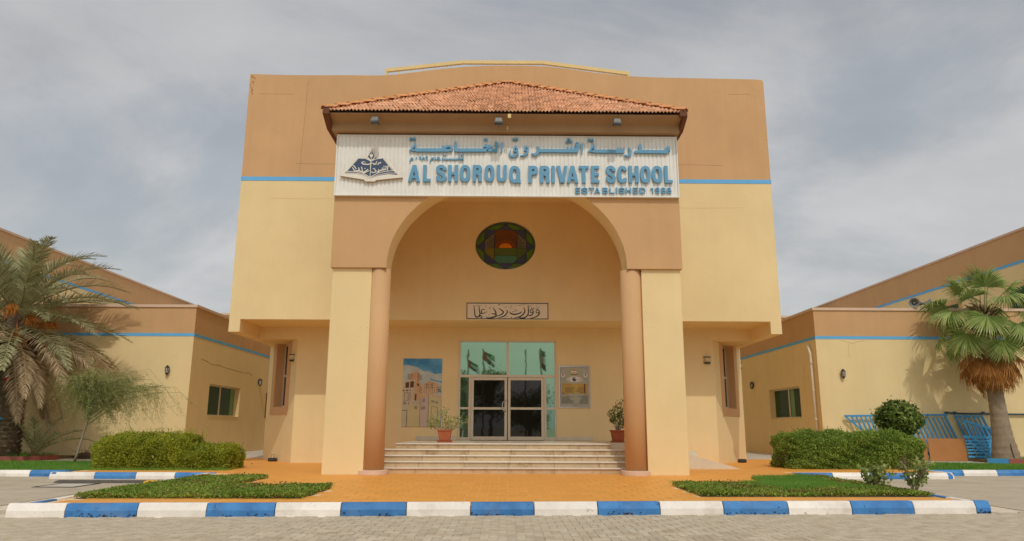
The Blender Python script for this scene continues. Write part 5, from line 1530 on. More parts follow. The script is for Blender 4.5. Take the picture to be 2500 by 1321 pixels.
# notice board -----------------------------------------------------------------------
nb_ = thing('notice_board', 'silver-framed school notice board with an eye drawing and a scroll, right of the doors', 'notice board', (2.43, YA, 2.80))
NO = Vector((-2.43, -YA, -2.80))
bx0, bx1, bz0, bz1 = 1.875, 3.0, 2.055, 3.545
mb = MB()
mb.box(bx0, bx1, YA - 0.045, YA - 0.001, bz0, bz0 + 0.05); mb.box(bx0, bx1, YA - 0.045, YA - 0.001, bz1 - 0.05, bz1)
mb.box(bx0, bx0 + 0.05, YA - 0.045, YA - 0.001, bz0 + 0.05, bz1 - 0.05); mb.box(bx1 - 0.05, bx1, YA - 0.045, YA - 0.001, bz0 + 0.05, bz1 - 0.05)
obj('board_frame', mb, m_steel, nb_, loc=NO, bevel=0.004)
m_bface = mat('board_sage', (0.42, 0.42, 0.32), 0.5, 0.05, 3, spec=0.4)
obj('board_face', MB().box(bx0 + 0.05, bx1 - 0.05, YA - 0.03, YA - 0.001, bz0 + 0.05, bz1 - 0.05), m_bface, nb_, loc=NO)
yb = YA - 0.0302
bu = lambda x, z: (bx0 + (x - 85) / 460 * (bx1 - bx0), bz1 - (z - 78) / 615 * (bz1 - bz0))
bcol = dict(red=mat('print_red', (0.55, 0.04, 0.03), 0.6, 0.05, 9), white=mat('print_white', (0.72, 0.70, 0.64), 0.6, 0.03, 9), ink=mat('print_ink', (0.05, 0.05, 0.06), 0.6, 0.1, 9), gold=mat('print_gold', (0.55, 0.38, 0.10), 0.6, 0.1, 5),
            roll=mat('print_scroll_roll', (0.50, 0.30, 0.09), 0.6, 0.12, 6), dark=mat('print_brown', (0.16, 0.06, 0.02), 0.6, 0.1, 8), skin=mat('print_skin', (0.50, 0.30, 0.20), 0.6, 0.05, 9), navy=mat('print_navy', (0.06, 0.07, 0.22), 0.6, 0.05, 9),
            green=mat('print_green', (0.03, 0.22, 0.08), 0.6, 0.05, 9), grey=mat('print_grey', (0.10, 0.10, 0.09), 0.5, 0.05, 9))
blay = {}
bn = [0]


def badd(c, pts):
    bn[0] += 1
    y_ = yb - bn[0] * 0.00005
    b = MB().prism([bu(*p) for p in pts], y_ - 0.00004, y_, XZ)
    blay.setdefault(c, MB()).add(b.v, b.f)


def bline(c, pts, w_=3):
    for a, b in zip(pts[:-1], pts[1:]):
        a, b = Vector(a), Vector(b); t_ = (b - a).normalized(); m_ = Vector((-t_.y, t_.x)) * w_ / 2
        badd(c, [tuple(a - m_), tuple(b - m_), tuple(b + m_), tuple(a + m_)])


def ell(cx_, cy_, rx, ry, n=20, a0=0, a1=2 * PI):
    return [(cx_ + rx * math.cos(a0 + (a1 - a0) * k / n), cy_ + ry * math.sin(a0 + (a1 - a0) * k / n)) for k in range(n if a1 - a0 > 6.2 else n + 1)]


bline('navy', [(108, 100), (525, 100), (528, 672), (112, 672), (108, 100)], 4)
badd('gold', ell(312, 175, 52, 46))
badd('white', [(262, 188), (280, 152), (312, 160), (345, 152), (364, 188), (312, 192)])
bline('navy', [(268, 186), (312, 180), (358, 186)], 5); bline('red', [(312, 140), (312, 160)], 8)
bline('ink', [(262, 208), (366, 208)], 7)
eye = ell(318, 308, 130, 82, 18, PI * 1.14, PI * 1.86) + ell(318, 250, 130, 82, 18, PI * 0.14, PI * 0.86)
badd('white', eye)
bline('dark', [(200, 278), (240, 250), (290, 232), (340, 230), (390, 246), (430, 276)], 4); bline('dark', [(215, 290), (260, 318), (320, 326), (380, 314), (425, 280)], 4)
badd('grey', ell(315, 280, 29, 32)); badd('white', ell(326, 266, 9, 10)); bline('red', [(370, 278), (396, 280)], 9); bline('red', [(232, 270), (252, 272)], 4); bline('red', [(234, 284), (256, 288)], 4)
badd('gold', [(140, 340), (505, 340), (492, 488), (132, 486)])
badd('roll', [(140, 345), (170, 342), (165, 488), (134, 486)]); badd('roll', [(470, 345), (505, 342), (496, 490), (464, 488)])
badd('dark', [(132, 478), (180, 480), (170, 488), (132, 488)]); badd('dark', [(455, 345), (474, 345), (470, 480), (452, 480)])
for k, (x, ml) in enumerate(((150, 0), (480, 1))):                       # two small portraits with flags above them
    badd('white', ell(x, 216, 30, 38) if ml else ell(x, 216, 28, 36))
    badd('skin', ell(x, 212, 15, 20)); bline('ink', [(x - 17, 190), (x + 17, 190)], 7); badd('dark', ell(x, 226, 11, 9, 12, 0, PI))
    bline('navy', [(x - 28, 272), (x + 28, 274)], 4)
    f_ = -1 if ml else 1
    badd('red', [(x - 12 * f_, 122), (x - 4 * f_, 122), (x - 8 * f_, 144), (x - 14 * f_, 144)]); badd('white', [(x - 6 * f_, 132), (x + 18 * f_, 146), (x + 16 * f_, 154), (x - 8 * f_, 144)])
    badd('green', [(x - 4 * f_, 126), (x + 18 * f_, 140), (x + 18 * f_, 146), (x - 6 * f_, 132)])
rr = random.Random(4)


def words(x0, x1, z, c='ink', right=False, h=6):
    x = x0
    while x < x1:
        w_ = rr.uniform(10, 30)
        e_ = min(x + w_, x1)
        bline(c, [(x, z), (e_, z + rr.uniform(-1, 1))], h * rr.uniform(0.7, 1))
        x = e_ + 5


for k, e_ in enumerate((290, 325, 312, 298, 268, 306, 292)): words(178, e_, 394 + k * 12.5)
for k, s_ in enumerate((366, 376, 358, 348, 342, 386)): words(s_, 455, 394 + k * 15)
for k, e_ in enumerate((298, 256, 246, 262, 314, 286, 326, 288)): words(128, e_, 531 + k * 13.6)
for k, s_ in enumerate((362, 412, 436, 400, 392, 378, 398, 362)): words(s_, 512, 528 + k * 14.5)
words(282, 362, 650)
for c, b in blay.items():
    stuff(obj(c + '_print', b, bcol[c], nb_, loc=NO))


def font_part(name, txt, mm, parent, loc, size, align='LEFT'):
    cu = bpy.data.curves.new(name, 'FONT')
    cu.body = txt; cu.size = size; cu.extrude = 0.0003; cu.align_x = align; cu.resolution_u = 3
    o = bpy.data.objects.new(name, cu)
    C.objects.link(o)
    bpy.context.view_layer.update()
    me = bpy.data.meshes.new_from_object(o.evaluated_get(bpy.context.evaluated_depsgraph_get()))
    bpy.data.objects.remove(o)
    me.materials.clear(); me.materials.append(mm)
    return link(name, me, parent, loc, (PI / 2, 0, 0))


for txt, x, z, al in (('Our Vision', 178, 366, 'LEFT'), ('Our Mission', 128, 511, 'LEFT'), ('\uFE8E\uFEE8\uFE98\uFEF3\uFE85\uFEAD', 455, 366, 'RIGHT'), ('\uFE8E\uFEE8\uFE98\uFEDF\uFE8E\uFEB3\uFEAD', 512, 511, 'RIGHT')):
    X_, Z_ = bu(x, z)
    font_part('heading', txt, bcol['red'], nb_, NO + Vector((X_, yb - 0.012, Z_)), 0.055, al)

# ------------------------------------------------------------------ loudspeakers, drainpipe, pipes
def horn(loc, rotz, label):
    t = thing('horn_loudspeaker', label, 'loudspeaker', loc, rotz, 'horn loudspeakers on the wing roof')
    tilt = Matrix.Rotation(PI / 2, 4, 'X')

    def turn(mb):
        mb.v = [(x, -z, y) for x, y, z in mb.v]
        return mb
    obj('horn_bell', turn(MB().lathe([(0.05, -0.16), (0.065, -0.05), (0.10, 0.06), (0.16, 0.15), (0.21, 0.20), (0.205, 0.205), (0.15, 0.155), (0.085, 0.06), (0.05, -0.02)], 24)), m_grey, t, smooth=True)
    obj('horn_core', turn(MB().lathe([(0.02, -0.02), (0.055, 0.02), (0.06, 0.09), (0.03, 0.13)], 16)), m_grey, t, smooth=True)
    obj('horn_driver', turn(MB().lathe([(0.07, -0.30), (0.085, -0.28), (0.085, -0.17), (0.05, -0.155)], 16)), m_darkgrey, t, smooth=True)
    obj('horn_stand', MB().box(-0.02, 0.02, -0.03, 0.03, -0.22, -0.06), m_darkgrey, t)
    return t


horn((17.17, 29.98, 6.53), -0.45, 'grey horn loudspeaker on the right wing roof with its bell towards the road')
horn((17.66, 30.0, 6.53), 1.25, 'grey horn loudspeaker on the right wing roof turned sideways beside the palm')

dp = thing('drainpipe', 'cream drainpipe with an elbow at its top on the shaded right wing wall', 'drainpipe', (12.8, 30.3, ZG))
obj('pipe', MB().tube([(12.79, 30.62, 4.80), (12.74, 30.40, 4.62), (12.74, 30.30, 4.42), (12.74, 30.28, 0.25)], 0.055, 12), m_alu, dp, smooth=True, loc=(-12.8, -30.3, -ZG))
for z in (4.05, 2.9, 1.75, 0.7):
    obj('pipe_collar', MB().lathe([(0.066, -0.035), (0.066, 0.035)], 12, (12.74, 30.28, z)), m_alu, dp, loc=(-12.8, -30.3, -ZG))
mb = MB().box(12.80, 12.838, 31.30, 31.33, 0.3, 4.1)
tag(obj('wall_conduit', mb, m_cream), 'thin cream conduit running up the right wing wall between window and drainpipe', 'conduit')
wp = thing('wall_pipe', 'dark blue pipe fixed along the right wing wall behind the fan palm', 'pipe', (20, 29.85, 1.95))
obj('pipe', MB().tube([(17.85, 29.82, 2.02), (18.3, 29.82, 1.985), (26, 29.82, 1.90)], 0.035, 8), m_pipe, wp, loc=(-20, -29.85, -1.95))
for x in (17.9, 18.25, 19.4, 22.0):
    obj('pipe_clip', MB().box(x - 0.04, x + 0.04, 29.78, 29.9, 1.95, 2.06), m_pipe, wp, loc=(-20, -29.85, -1.95))

# ------------------------------------------------------------------ stacked gates and boards
def gate(label, base, y, lean, bars, mm):
    t = thing('steel_gate', label, 'gate', (base, y, 0.14))
    t.rotation_euler = (-lean, 0, 0)
    for nm, p, q, w_ in bars:
        mb = MB().bar((p[0] - base, 0.0 if nm != 'gate_bar' else 0.004, p[1] - 0.14), (q[0] - base, 0.0 if nm != 'gate_bar' else 0.004, q[1] - 0.14), w_, 0.04 if nm != 'gate_bar' else 0.025)
        obj(nm, mb, mm, t)
    return t


b1 = [('gate_rail', (13.68, 1.87), (17.86, 1.93), 0.075), ('gate_rail', (13.72, 1.84), (15.6, 0.2), 0.06), ('gate_stile', (17.75, 1.9), (18.36, 0.22), 0.075), ('gate_rail', (15.55, 0.22), (18.4, 0.22), 0.07)]
for k in range(21):
    x = 13.97 + 0.182 * k
    zt = 1.84
    # stop at the sloping rail on the left
    dz = 1.62
    if k < 9:
        dz = min(1.62, 0.30 + 0.19 * k)
    b1.append(('gate_bar', (x, zt), (x + dz * 0.36, zt - dz), 0.058))
gate('long blue steel gate with slanting bars behind the round bush', 16, 29.60, 0.07, b1, m_gate)
b2 = [('gate_rail', (18.13, 1.88), (19.27, 1.88), 0.07), ('gate_stile', (18.17, 1.86), (18.72, 0.24), 0.07), ('gate_stile', (19.24, 1.86), (19.85, 0.24), 0.08), ('gate_rail', (18.7, 0.25), (19.85, 0.25), 0.07)]
for k in range(5):
    x = 18.36 + 0.18 * k
    b2.append(('gate_bar', (x, 1.85), (x + 0.55, 0.27), 0.058))
gate('narrow upright blue steel gate close behind the fan palm trunk', 18.9, 29.62, 0.05, b2, m_gate)
b3 = [('gate_rail', (18.25, 1.72), (19.42, 1.38), 0.085), ('gate_stile', (18.3, 1.70), (18.85, 0.2), 0.085), ('gate_stile', (19.40, 1.37), (19.75, 0.24), 0.085), ('gate_rail', (18.85, 0.22), (19.75, 0.25), 0.08)]
for k in range(6):
    x = 18.50 + 0.165 * k
    zt = 1.64 - 0.048 * k
    b3.append(('gate_bar', (x, zt), (x + 0.40, 0.26), 0.062))
gate('small light blue steel gate with a sloping top rail', 19.0, 29.40, 0.06, b3, m_gate2)
b4 = [('gate_rail', (18.05, 1.07), (19.62, 1.04), 0.10)]
for z in (0.92, 0.80, 0.68, 0.565, 0.45, 0.31):
    b4.append(('gate_bar', (18.1 + (0.92 - z) * 0.08, z), (19.62, z - 0.01), 0.06))
b4 += [('gate_brace', (18.42, 1.03), (19.45, 0.32), 0.07), ('gate_brace', (18.25, 0.9), (18.95, 0.33), 0.06), ('gate_stile', (19.12, 0.98), (18.98, 0.3), 0.085), ('gate_stile', (19.58, 1.0), (19.6, 0.3), 0.06)]
gate('light blue gate with level slats and diagonal brace beside the orange board', 18.8, 29.15, 0.05, b4, m_gate2)
for x0, x1, y, lab in ((16.62, 18.08, 29.10, 'orange-brown laminate board propped upright left of the slatted blue gate'), (16.1, 16.6, 29.2, 'darker orange board mostly hidden behind the right hedge')):
    o = tag(obj('laminate_board', MB().box(x0 - 17, x1 - 17, 0, 0.03, 0, 0.86), m_board, loc=(17, y, 0.14), rot=(-0.06, 0, 0), bevel=0.004), lab, 'board')

# ------------------------------------------------------------------ uplights, hump, plates
for x, y, lab in ((-8.42, 27.15, 'small black round floor lamp by the left splayed wall'), (8.62, 27.2, 'small black round floor lamp by the right splayed wall')):
    t = thing('ground_uplight', lab, 'floor lamp', (x, y, 0.15), 0, 'black floor lamps at the foot of the walls')
    obj('lamp_ring', MB().lathe([(0.13, 0), (0.155, 0.02), (0.16, 0.06), (0.15, 0.11), (0.12, 0.125), (0.10, 0.11)], 20), m_rubber, t, smooth=True)
    obj('lamp_lens', MB().lathe([(0.09, 0.06), (0.085, 0.085)], 16), m_dark, t)
    if x < 0:
        obj('lamp_bracket', MB().tube([(-0.05, 0, 0.10), (-0.05, 0, 0.24), (0.05, 0, 0.24), (0.05, 0, 0.10)], 0.008, 5), m_black, t)
hump = thing('speed_hump', 'low dusty rubber speed hump with a yellow end section on the left road', 'speed hump', (-9.8, 18.9, 0))
for k in range(5):
    x0, x1 = -11.2 + k * 0.55, -11.2 + (k + 1) * 0.55 - 0.008
    mm = m_yellow if k == 4 else m_bump
    if k == 4: x1 = x0 + 0.42
    obj('hump_section', MB().prism([(18.75, 0.0), (18.86, 0.045), (19.0, 0.06), (19.14, 0.045), (19.25, 0.0)], x0, x1, YZ), mm, hump, loc=(9.8, -18.9, 0))
obj('hump_section', MB().prism([(18.75, 0.0), (18.86, 0.045), (19.0, 0.06), (19.14, 0.045), (19.25, 0.0)], -8.57, -8.3, YZ), m_bump, hump, loc=(9.8, -18.9, 0))
mb = MB()
mb.box(-10.9, -10.0, 17.45, 17.52, 0.002, 0.012); mb.box(-10.0, -9.93, 17.45, 18.6, 0.002, 0.012); mb.box(-10.9, -10.83, 17.52, 18.6, 0.002, 0.012); mb.box(-10.83, -10.0, 18.53, 18.6, 0.002, 0.012)
mh = thing('manhole_cover', 'square manhole cover with dark rim in the left road before the speed hump', 'manhole cover', (-10.4, 18.0, 0))
obj('cover_rim', mb, m_rubber, mh, loc=(10.4, -18.0, 0))
obj('cover_plate', MB().box(-10.825, -10.005, 17.525, 18.525, 0.002, 0.009), m_conc, mh, loc=(10.4, -18.0, 0))
# red planter kerbs round the palms
for s, segs, lab in ((-1, [((-21.5, 26.75), (-17.2, 26.9)), ((-17.2, 26.9), (-16.9, 28.5))], 'low red painted planter edging in front of the date palm'),
                     (1, [((17.95, 27.75), (18.5, 27.35)), ((18.5, 27.35), (19.4, 27.0)), ((19.4, 27.0), (22.5, 26.8))], 'low red and blue planter edging in front of the fan palm')):
    t = thing('planter_edging', lab, 'planter edging', (s * 18.5, 27, 0.12))
    for i, (a, b) in enumerate(segs):
        a, b = Vector(a), Vector(b)
        n_ = max(1, round((b - a).length / 1.0))
        for k in range(n_):
            p, q_ = a.lerp(b, k / n_), a.lerp(b, (k + 1) / n_)
            ang = math.atan2(q_.y - p.y, q_.x - p.x)
            obj('edging_stone', MB().box(0.005, (q_ - p).length - 0.005, 0, 0.13, 0, 0.18), m_gate if (s > 0 and i == 0) else m_redkerb, t, bevel=0.01, loc=(p.x - s * 18.5, p.y - 27, 0), rot=(0, 0, ang))

# ------------------------------------------------------------------ flags behind the viewer, seen in the door glass
m_fr = mat('flag_red', (0.5, 0.03, 0.03), 0.8, 0.05, 4); m_fg = mat('flag_green', (0.02, 0.25, 0.09), 0.8, 0.05, 4); m_fw = mat('flag_white', (0.75, 0.75, 0.72), 0.8, 0.03, 4); m_fk = mat('flag_black', (0.02, 0.02, 0.02), 0.8, 0.05, 4)
for x, h_, drop, lab in ((-3.9, 9.4, 0.9, 'flagpole with a torn flag sagging halfway, leftmost reflection in the upper door glass'), (-2.3, 9.5, 0.1, 'flagpole with a flying tattered flag, second reflection from the left in the door glass'),
                         (2.2, 9.5, None, 'bare flagpole without any flag reflected in the upper door glass'), (3.8, 9.6, 0.05, 'flagpole with a limp hanging flag, rightmost reflection in the door glass')):
    t = thing('flagpole', lab, 'flagpole', (x, -25, 0), 0, 'flagpoles across the road')
    obj('pole', MB().tube([(0, 0, 0), (0, 0, h_)], [0.11, 0.07], 8), m_steel if False else m_twig, t)
    if drop is not None:
        Lf = 0.45 if x > 3 else 1.15
        nx, nz = 10, 9
        mb = MB()
        vs = []
        for i in range(nx + 1):
            for j in range(nz + 1):
                u = i / nx; v = j / nz
                vs.append((0.08 + u * Lf, 0.12 * math.sin(u * 7 + v * 2), h_ - drop - 0.1 - v * (1.0 if x < 3 else 1.9) - u * (0.75 if x < 3 else 0.4) + random.uniform(-.03, .03) * u))
        for i in range(nx):
            for j in range(nz):
                if i > 6 and random.random() < 0.35: continue
                mi = 0 if i < 2 else (1 if j < 3 else (2 if j < 6 else 3))
                a = i * (nz + 1) + j
                mb.add([vs[a], vs[a + nz + 1], vs[a + nz + 2], vs[a + 1]], [(0, 1, 2, 3)], mi)
        obj('flag', mb, [m_fr, m_fg, m_fw, m_fk], t)
# ------------------------------------------------------------------ vegetation
def np_mesh(name, V, F, mats, tint=None, mi=None, smooth=False):
    """V (n,3), F (m,4 or 3) numpy -> mesh with a per-vertex tint attribute"""
    me = bpy.data.meshes.new(name)
    k = F.shape[1]
    me.vertices.add(len(V)); me.vertices.foreach_set('co', np.ascontiguousarray(V, dtype=np.float32).ravel())
    me.loops.add(F.size); me.loops.foreach_set('vertex_index', np.ascontiguousarray(F, dtype=np.int32).ravel())
    me.polygons.add(len(F)); me.polygons.foreach_set('loop_start', np.arange(0, F.size, k, dtype=np.int32))
    for m in (mats if isinstance(mats, (list, tuple)) else [mats]):
        me.materials.append(m)
    if mi is not None:
        me.polygons.foreach_set('material_index', np.asarray(mi, dtype=np.int32))
    me.update(calc_edges=True)
    if tint is not None:
        at = me.attributes.new('tint', 'FLOAT', 'POINT')
        at.data.foreach_set('value', np.asarray(tint, dtype=np.float32))
    me.validate()
    return me


def unit(a):
    return a / np.maximum(np.linalg.norm(a, axis=1, keepdims=True), 1e-9)


def leaf_arrays(cen, direc, normal, L, W, tint):
    """diamond leaves with a slight fold; L,W,tint arrays"""
    d = unit(direc); s = unit(np.cross(d, normal)); n = unit(np.cross(s, d))
    L = np.broadcast_to(L, (len(cen),))[:, None]; W = np.broadcast_to(W, (len(cen),))[:, None]
    a = cen - d * L * 0.5
    b = cen + s * W * 0.5 + n * W * 0.15 - d * L * 0.05
    c = cen + d * L * 0.5 - n * L * 0.12
    e = cen - s * W * 0.5 + n * W * 0.15 - d * L * 0.05
    V = np.stack([a, b, c, e], 1).reshape(-1, 3)
    F = np.arange(len(cen) * 4).reshape(-1, 4)
    return V, F, np.repeat(tint, 4)


def lump_noise(P, seed, f=1.0):
    r = np.random.default_rng(seed)
    out = np.zeros(len(P))
    for k in range(7):
        w_ = r.normal(size=3) * f * (1 + 0.6 * k)
        out += np.sin(P @ w_ + r.uniform(0, 6.28)) / (1 + 0.5 * k)
    return out / 3


def rounded_box_shell(n, x0, x1, y0, y1, z0, z1, rad, seed, depth=0.16, lump=0.09):
    """points near the surface of a rounded box (top and sides), pushed in and out in clumps"""
    r = np.random.default_rng(seed)
    dx, dy, dz = x1 - x0, y1 - y0, z1 - z0
    areas = np.array([dx * dy, dx * dz * 1.5, dx * dz, dy * dz, dy * dz])
    f = r.choice(5, size=n, p=areas / areas.sum())
    u, v = r.uniform(size=n), r.uniform(size=n)
    P = np.zeros((n, 3)); Nn = np.zeros((n, 3))
    P[:, 0] = np.where(f == 3, x0, np.where(f == 4, x1, x0 + u * dx))
    P[:, 1] = np.where(f == 1, y0, np.where(f == 2, y1, np.where(f == 0, y0 + v * dy, y0 + u * dy)))
    P[:, 2] = np.where(f == 0, z1, z0 + v * dz)
    Nn[f == 0, 2] = 1; Nn[f == 1, 1] = -1; Nn[f == 2, 1] = 1; Nn[f == 3, 0] = -1; Nn[f == 4, 0] = 1
    lo = np.array([x0 + rad, y0 + rad, z0 - 1]); hi = np.array([x1 - rad, y1 - rad, z1 - rad])
    q_ = np.clip(P, lo, hi)
    dv = P - q_
    ln = np.linalg.norm(dv, axis=1, keepdims=True)
    ok = ln[:, 0] > 1e-6
    P[ok] = q_[ok] + dv[ok] / ln[ok] * np.minimum(ln[ok], rad)
    Nn[ok] = dv[ok] / ln[ok]
    off = lump_noise(P, seed + 1, 4.0) * lump - r.exponential(depth, size=n) * 0.6
    P += Nn * off[:, None]
    return P, Nn


def bush(name, P, Nn, seed, L, W, mat_, parent=None, up_bias=0.5, extra=None, loc=None):
    r = np.random.default_rng(seed)
    n = len(P)
    d = Nn * 0.5 + r.normal(size=(n, 3)) * 0.8 + np.array([0, 0, up_bias])
    nr_ = Nn * 0.7 + r.normal(size=(n, 3)) * 0.6 + np.array([0, 0, 0.3])
    tint = np.clip(0.5 + 0.38 * lump_noise(P, seed + 5, 3.0) + r.normal(size=n) * 0.28, 0, 1)
    V, F, T = leaf_arrays(P, d, nr_, L * r.uniform(0.6, 1.25, n), W * r.uniform(0.7, 1.2, n), tint)
    if extra is not None:
        V2, F2, T2 = extra
        F = np.concatenate([F, F2 + len(V)]); V = np.concatenate([V, V2]); T = np.concatenate([T, T2])
    return link(name, np_mesh(name, V, F, mat_, T), parent, loc)


def sprigs(bases, heights, seed, L, W, per=14, lean=0.25):
    """upright shoots with paired leaves; returns leaf arrays"""
    r = np.random.default_rng(seed)
    cs, ds = [], []
    for b, h in zip(bases, heights):
        dr = np.array([r.normal() * lean, r.normal() * lean, 1.0]); dr /= np.linalg.norm(dr)
        for k in range(per):
            t = k / per
            p = b + dr * h * t + np.array([r.normal(), r.normal(), 0]) * 0.012
            a = r.uniform(0, 6.28)
            cs.append(p); ds.append(np.array([math.cos(a), math.sin(a), 0.9]))
    cs, ds = np.array(cs), np.array(ds)
    n = len(cs)
    return leaf_arrays(cs, ds, r.normal(size=(n, 3)) + np.array([0, 0, 1]), L * r.uniform(0.6, 1.1, n), W * r.uniform(.7, 1.1, n), np.clip(r.normal(0.6, 0.25, n), 0, 1))


def join_arrays(*arrs):
    V, F, T, o = [], [], [], 0
    for v, f, t in arrs:
        V.append(v); F.append(f + o); T.append(t); o += len(v)
    return np.concatenate(V), np.concatenate(F), np.concatenate(T)


def stems(parent, spots, z0, z1, n, spread, m=m_twig, r0=0.016, seed=1, name='stem'):
    rr_ = random.Random(seed)
    mb = MB()
    for k in range(n):
        x, y = spots(rr_)
        top = (x + rr_.uniform(-spread, spread), y + rr_.uniform(-spread, spread), z1 * rr_.uniform(0.7, 1.0))
        mid_ = (x + (top[0] - x) * 0.3, y + (top[1] - y) * 0.3, z0 + (top[2] - z0) * 0.5)
        mb.tube([(x, y, z0), mid_, top], [r0, r0 * 0.7, r0 * 0.3], 5)
    return obj(name, mb, m, parent)


def local(P, loc):
    return P - np.array(loc)


# hedges ---------------------------------------------------------------------
hx = (-10.1, 22.7, 0.14)
hl = thing('hedge', 'yellow-green clipped hedge in two heights on the left of the plaza', 'hedge', hx)
P1, N1 = rounded_box_shell(38000, -12.2, -9.4, 21.95, 23.7, 0.16, 1.14, 0.46, 11, lump=0.15)
P2, N2 = rounded_box_shell(22000, -9.9, -8.0, 21.9, 23.4, 0.16, 0.84, 0.38, 12, lump=0.13)
P3, N3 = rounded_box_shell(9000, -12.0, -9.5, 22.15, 23.5, 0.16, 0.96, 0.28, 17, depth=0.4)
P4, N4 = rounded_box_shell(6000, -9.8, -8.2, 22.1, 23.2, 0.16, 0.68, 0.24, 18, depth=0.4)
sb = np.array([[random.uniform(-12.0, -9.3), random.uniform(22.2, 23.5), 1.0] for _ in range(130)])
sb2 = np.array([[random.uniform(-9.6, -8.0), random.uniform(22.2, 23.2), 0.74] for _ in range(40)])
ex = join_arrays(sprigs(local(sb, hx), np.random.default_rng(3).uniform(0.15, 0.42, len(sb)), 21, 0.05, 0.026), sprigs(local(sb2, hx), np.random.default_rng(4).uniform(0.12, 0.24, len(sb2)), 22, 0.05, 0.026))
bush('foliage', local(np.concatenate([P1, P2]), hx), np.concatenate([N1, N2]), 31, 0.052, 0.028, l_hedgeY, hl, extra=ex)
bush('inner_foliage', local(np.concatenate([P3, P4]), hx), np.concatenate([N3, N4]), 33, 0.11, 0.07, l_hedgeY, hl)
stems(hl, lambda r: (r.uniform(-12.1, -8.1) - hx[0], r.uniform(22.3, 23.2) - hx[1]), 0, 0.7, 90, 0.2, seed=3)

hx = (10.7, 23.9, 0.14)
hr = thing('hedge', 'rounded fresh green hedge on the right of the plaza below the drainpipe', 'hedge', hx)
P1, N1 = rounded_box_shell(46000, 8.75, 13.1, 22.95, 24.9, 0.16, 1.24, 0.42, 13, lump=0.18)
P3, N3 = rounded_box_shell(14000, 9.05, 12.85, 23.15, 24.7, 0.16, 1.0, 0.40, 19, depth=0.4)
sb = np.array([[random.uniform(9.3, 12.6), random.uniform(23.3, 24.6), 1.05] for _ in range(230)])
ex = sprigs(local(sb, hx), np.random.default_rng(5).uniform(0.15, 0.45, len(sb)), 23, 0.055, 0.026, lean=0.4)
bush('foliage', local(P1, hx), N1, 32, 0.060, 0.032, l_hedgeG, hr, extra=ex)
bush('inner_foliage', local(P3, hx), N3, 34, 0.12, 0.075, l_hedgeG, hr)
stems(hr, lambda r: (r.uniform(8.8, 12.8) - hx[0], r.uniform(23.3, 24.5) - hx[1]), 0, 0.8, 90, 0.2, seed=4)

# clipped round bush on a stem behind the right hedge
bc = (13.42, 25.2, 0.12)
tb = thing('round_bush', 'dark glossy ball-shaped bush on a thin stem behind the right hedge', 'bush', bc)
r_ = np.random.default_rng(41)
n_ = 5200
dv = unit(r_.normal(size=(n_, 3)))
rad = 0.70 * (1 + 0.24 * lump_noise(dv * 2.0, 42, 2.6)) - r_.exponential(0.11, n_) + (r_.uniform(size=n_) < 0.05) * r_.uniform(0.05, 0.22, n_)
P1 = dv * rad[:, None] * np.array([1.0, 1.0, 0.82]) + np.array([0, 0, 1.58])
bush('foliage', P1, dv, 43, 0.135, 0.07, l_dark, tb, up_bias=0.3)
mb = MB().tube([(0, 0, 0), (0.02, 0.01, 0.8), (0, 0, 1.5)], [0.05, 0.045, 0.03], 7)
for k in range(26):
    a = k * 2.4; e = random.uniform(-0.3, 1.2)
    mb.tube([(0, 0, 1.1 + 0.02 * k), (0.5 * math.cos(a) * math.cos(e), 0.5 * math.sin(a) * math.cos(e), 1.55 + 0.45 * math.sin(e))], [0.018, 0.006], 4)
obj('stem', mb, m_twig, tb)


# ground cover and lawns -------------------------------------------------------
def poly_points(poly, n, seed):
    r = np.random.default_rng(seed)
    xs_ = [p[0] for p in poly]; ys_ = [p[1] for p in poly]
    out = []
    while len(out) < n:
        x, y = r.uniform(min(xs_), max(xs_)), r.uniform(min(ys_), max(ys_))
        if inside(poly, x, y): out.append((x, y))
    return np.array(out)


def cover(name, poly, n, seed, h, L, W, m, z=0.145):
    r = np.random.default_rng(seed)
    xy = poly_points(poly, n, seed)
    P = np.concatenate([xy, np.zeros((n, 1))], 1)
    hgt = h * (0.75 + 0.35 * lump_noise(P, seed + 1, 2.2))
    P[:, 2] = z + np.maximum(hgt, 0.02) * np.sqrt(r.uniform(0.02, 1, n))
    P[:, :2] += r.normal(size=(n, 2)) * 0.03
    Nn = np.tile(np.array([0, 0, 1.0]), (n, 1))
    o = bush(name, P, Nn, seed + 2, L, W, m, up_bias=0.35)
    return stuff(o)


tag(cover('ground_cover', bedL, 36000, 51, 0.12, 0.056, 0.032, l_cover), 'leafy green ground cover filling the stepped bed left of the entrance path', 'ground cover')
tag(cover('dry_leaves', bedL, 1900, 52, 0.135, 0.06, 0.035, l_coverdry), 'scattered dry leaves among the ground cover left of the entrance path', 'dry leaves')
bedR_edge = [(3.6, 13.9), (7.95, 14.0), (8.0, 19.2), (7.5, 19.1), (7.2, 15.2), (5.6, 14.9), (5.2, 16.9), (3.65, 16.6)]
tag(cover('ground_cover', bedR_edge, 25000, 53, 0.12, 0.056, 0.032, l_cover), 'weedy ground cover round the edges of the bed right of the entrance path', 'ground cover')
tag(cover('dry_leaves', bedR_edge, 1700, 54, 0.135, 0.06, 0.035, l_coverdry), 'scattered dry leaves among the ground cover right of the entrance path', 'dry leaves')


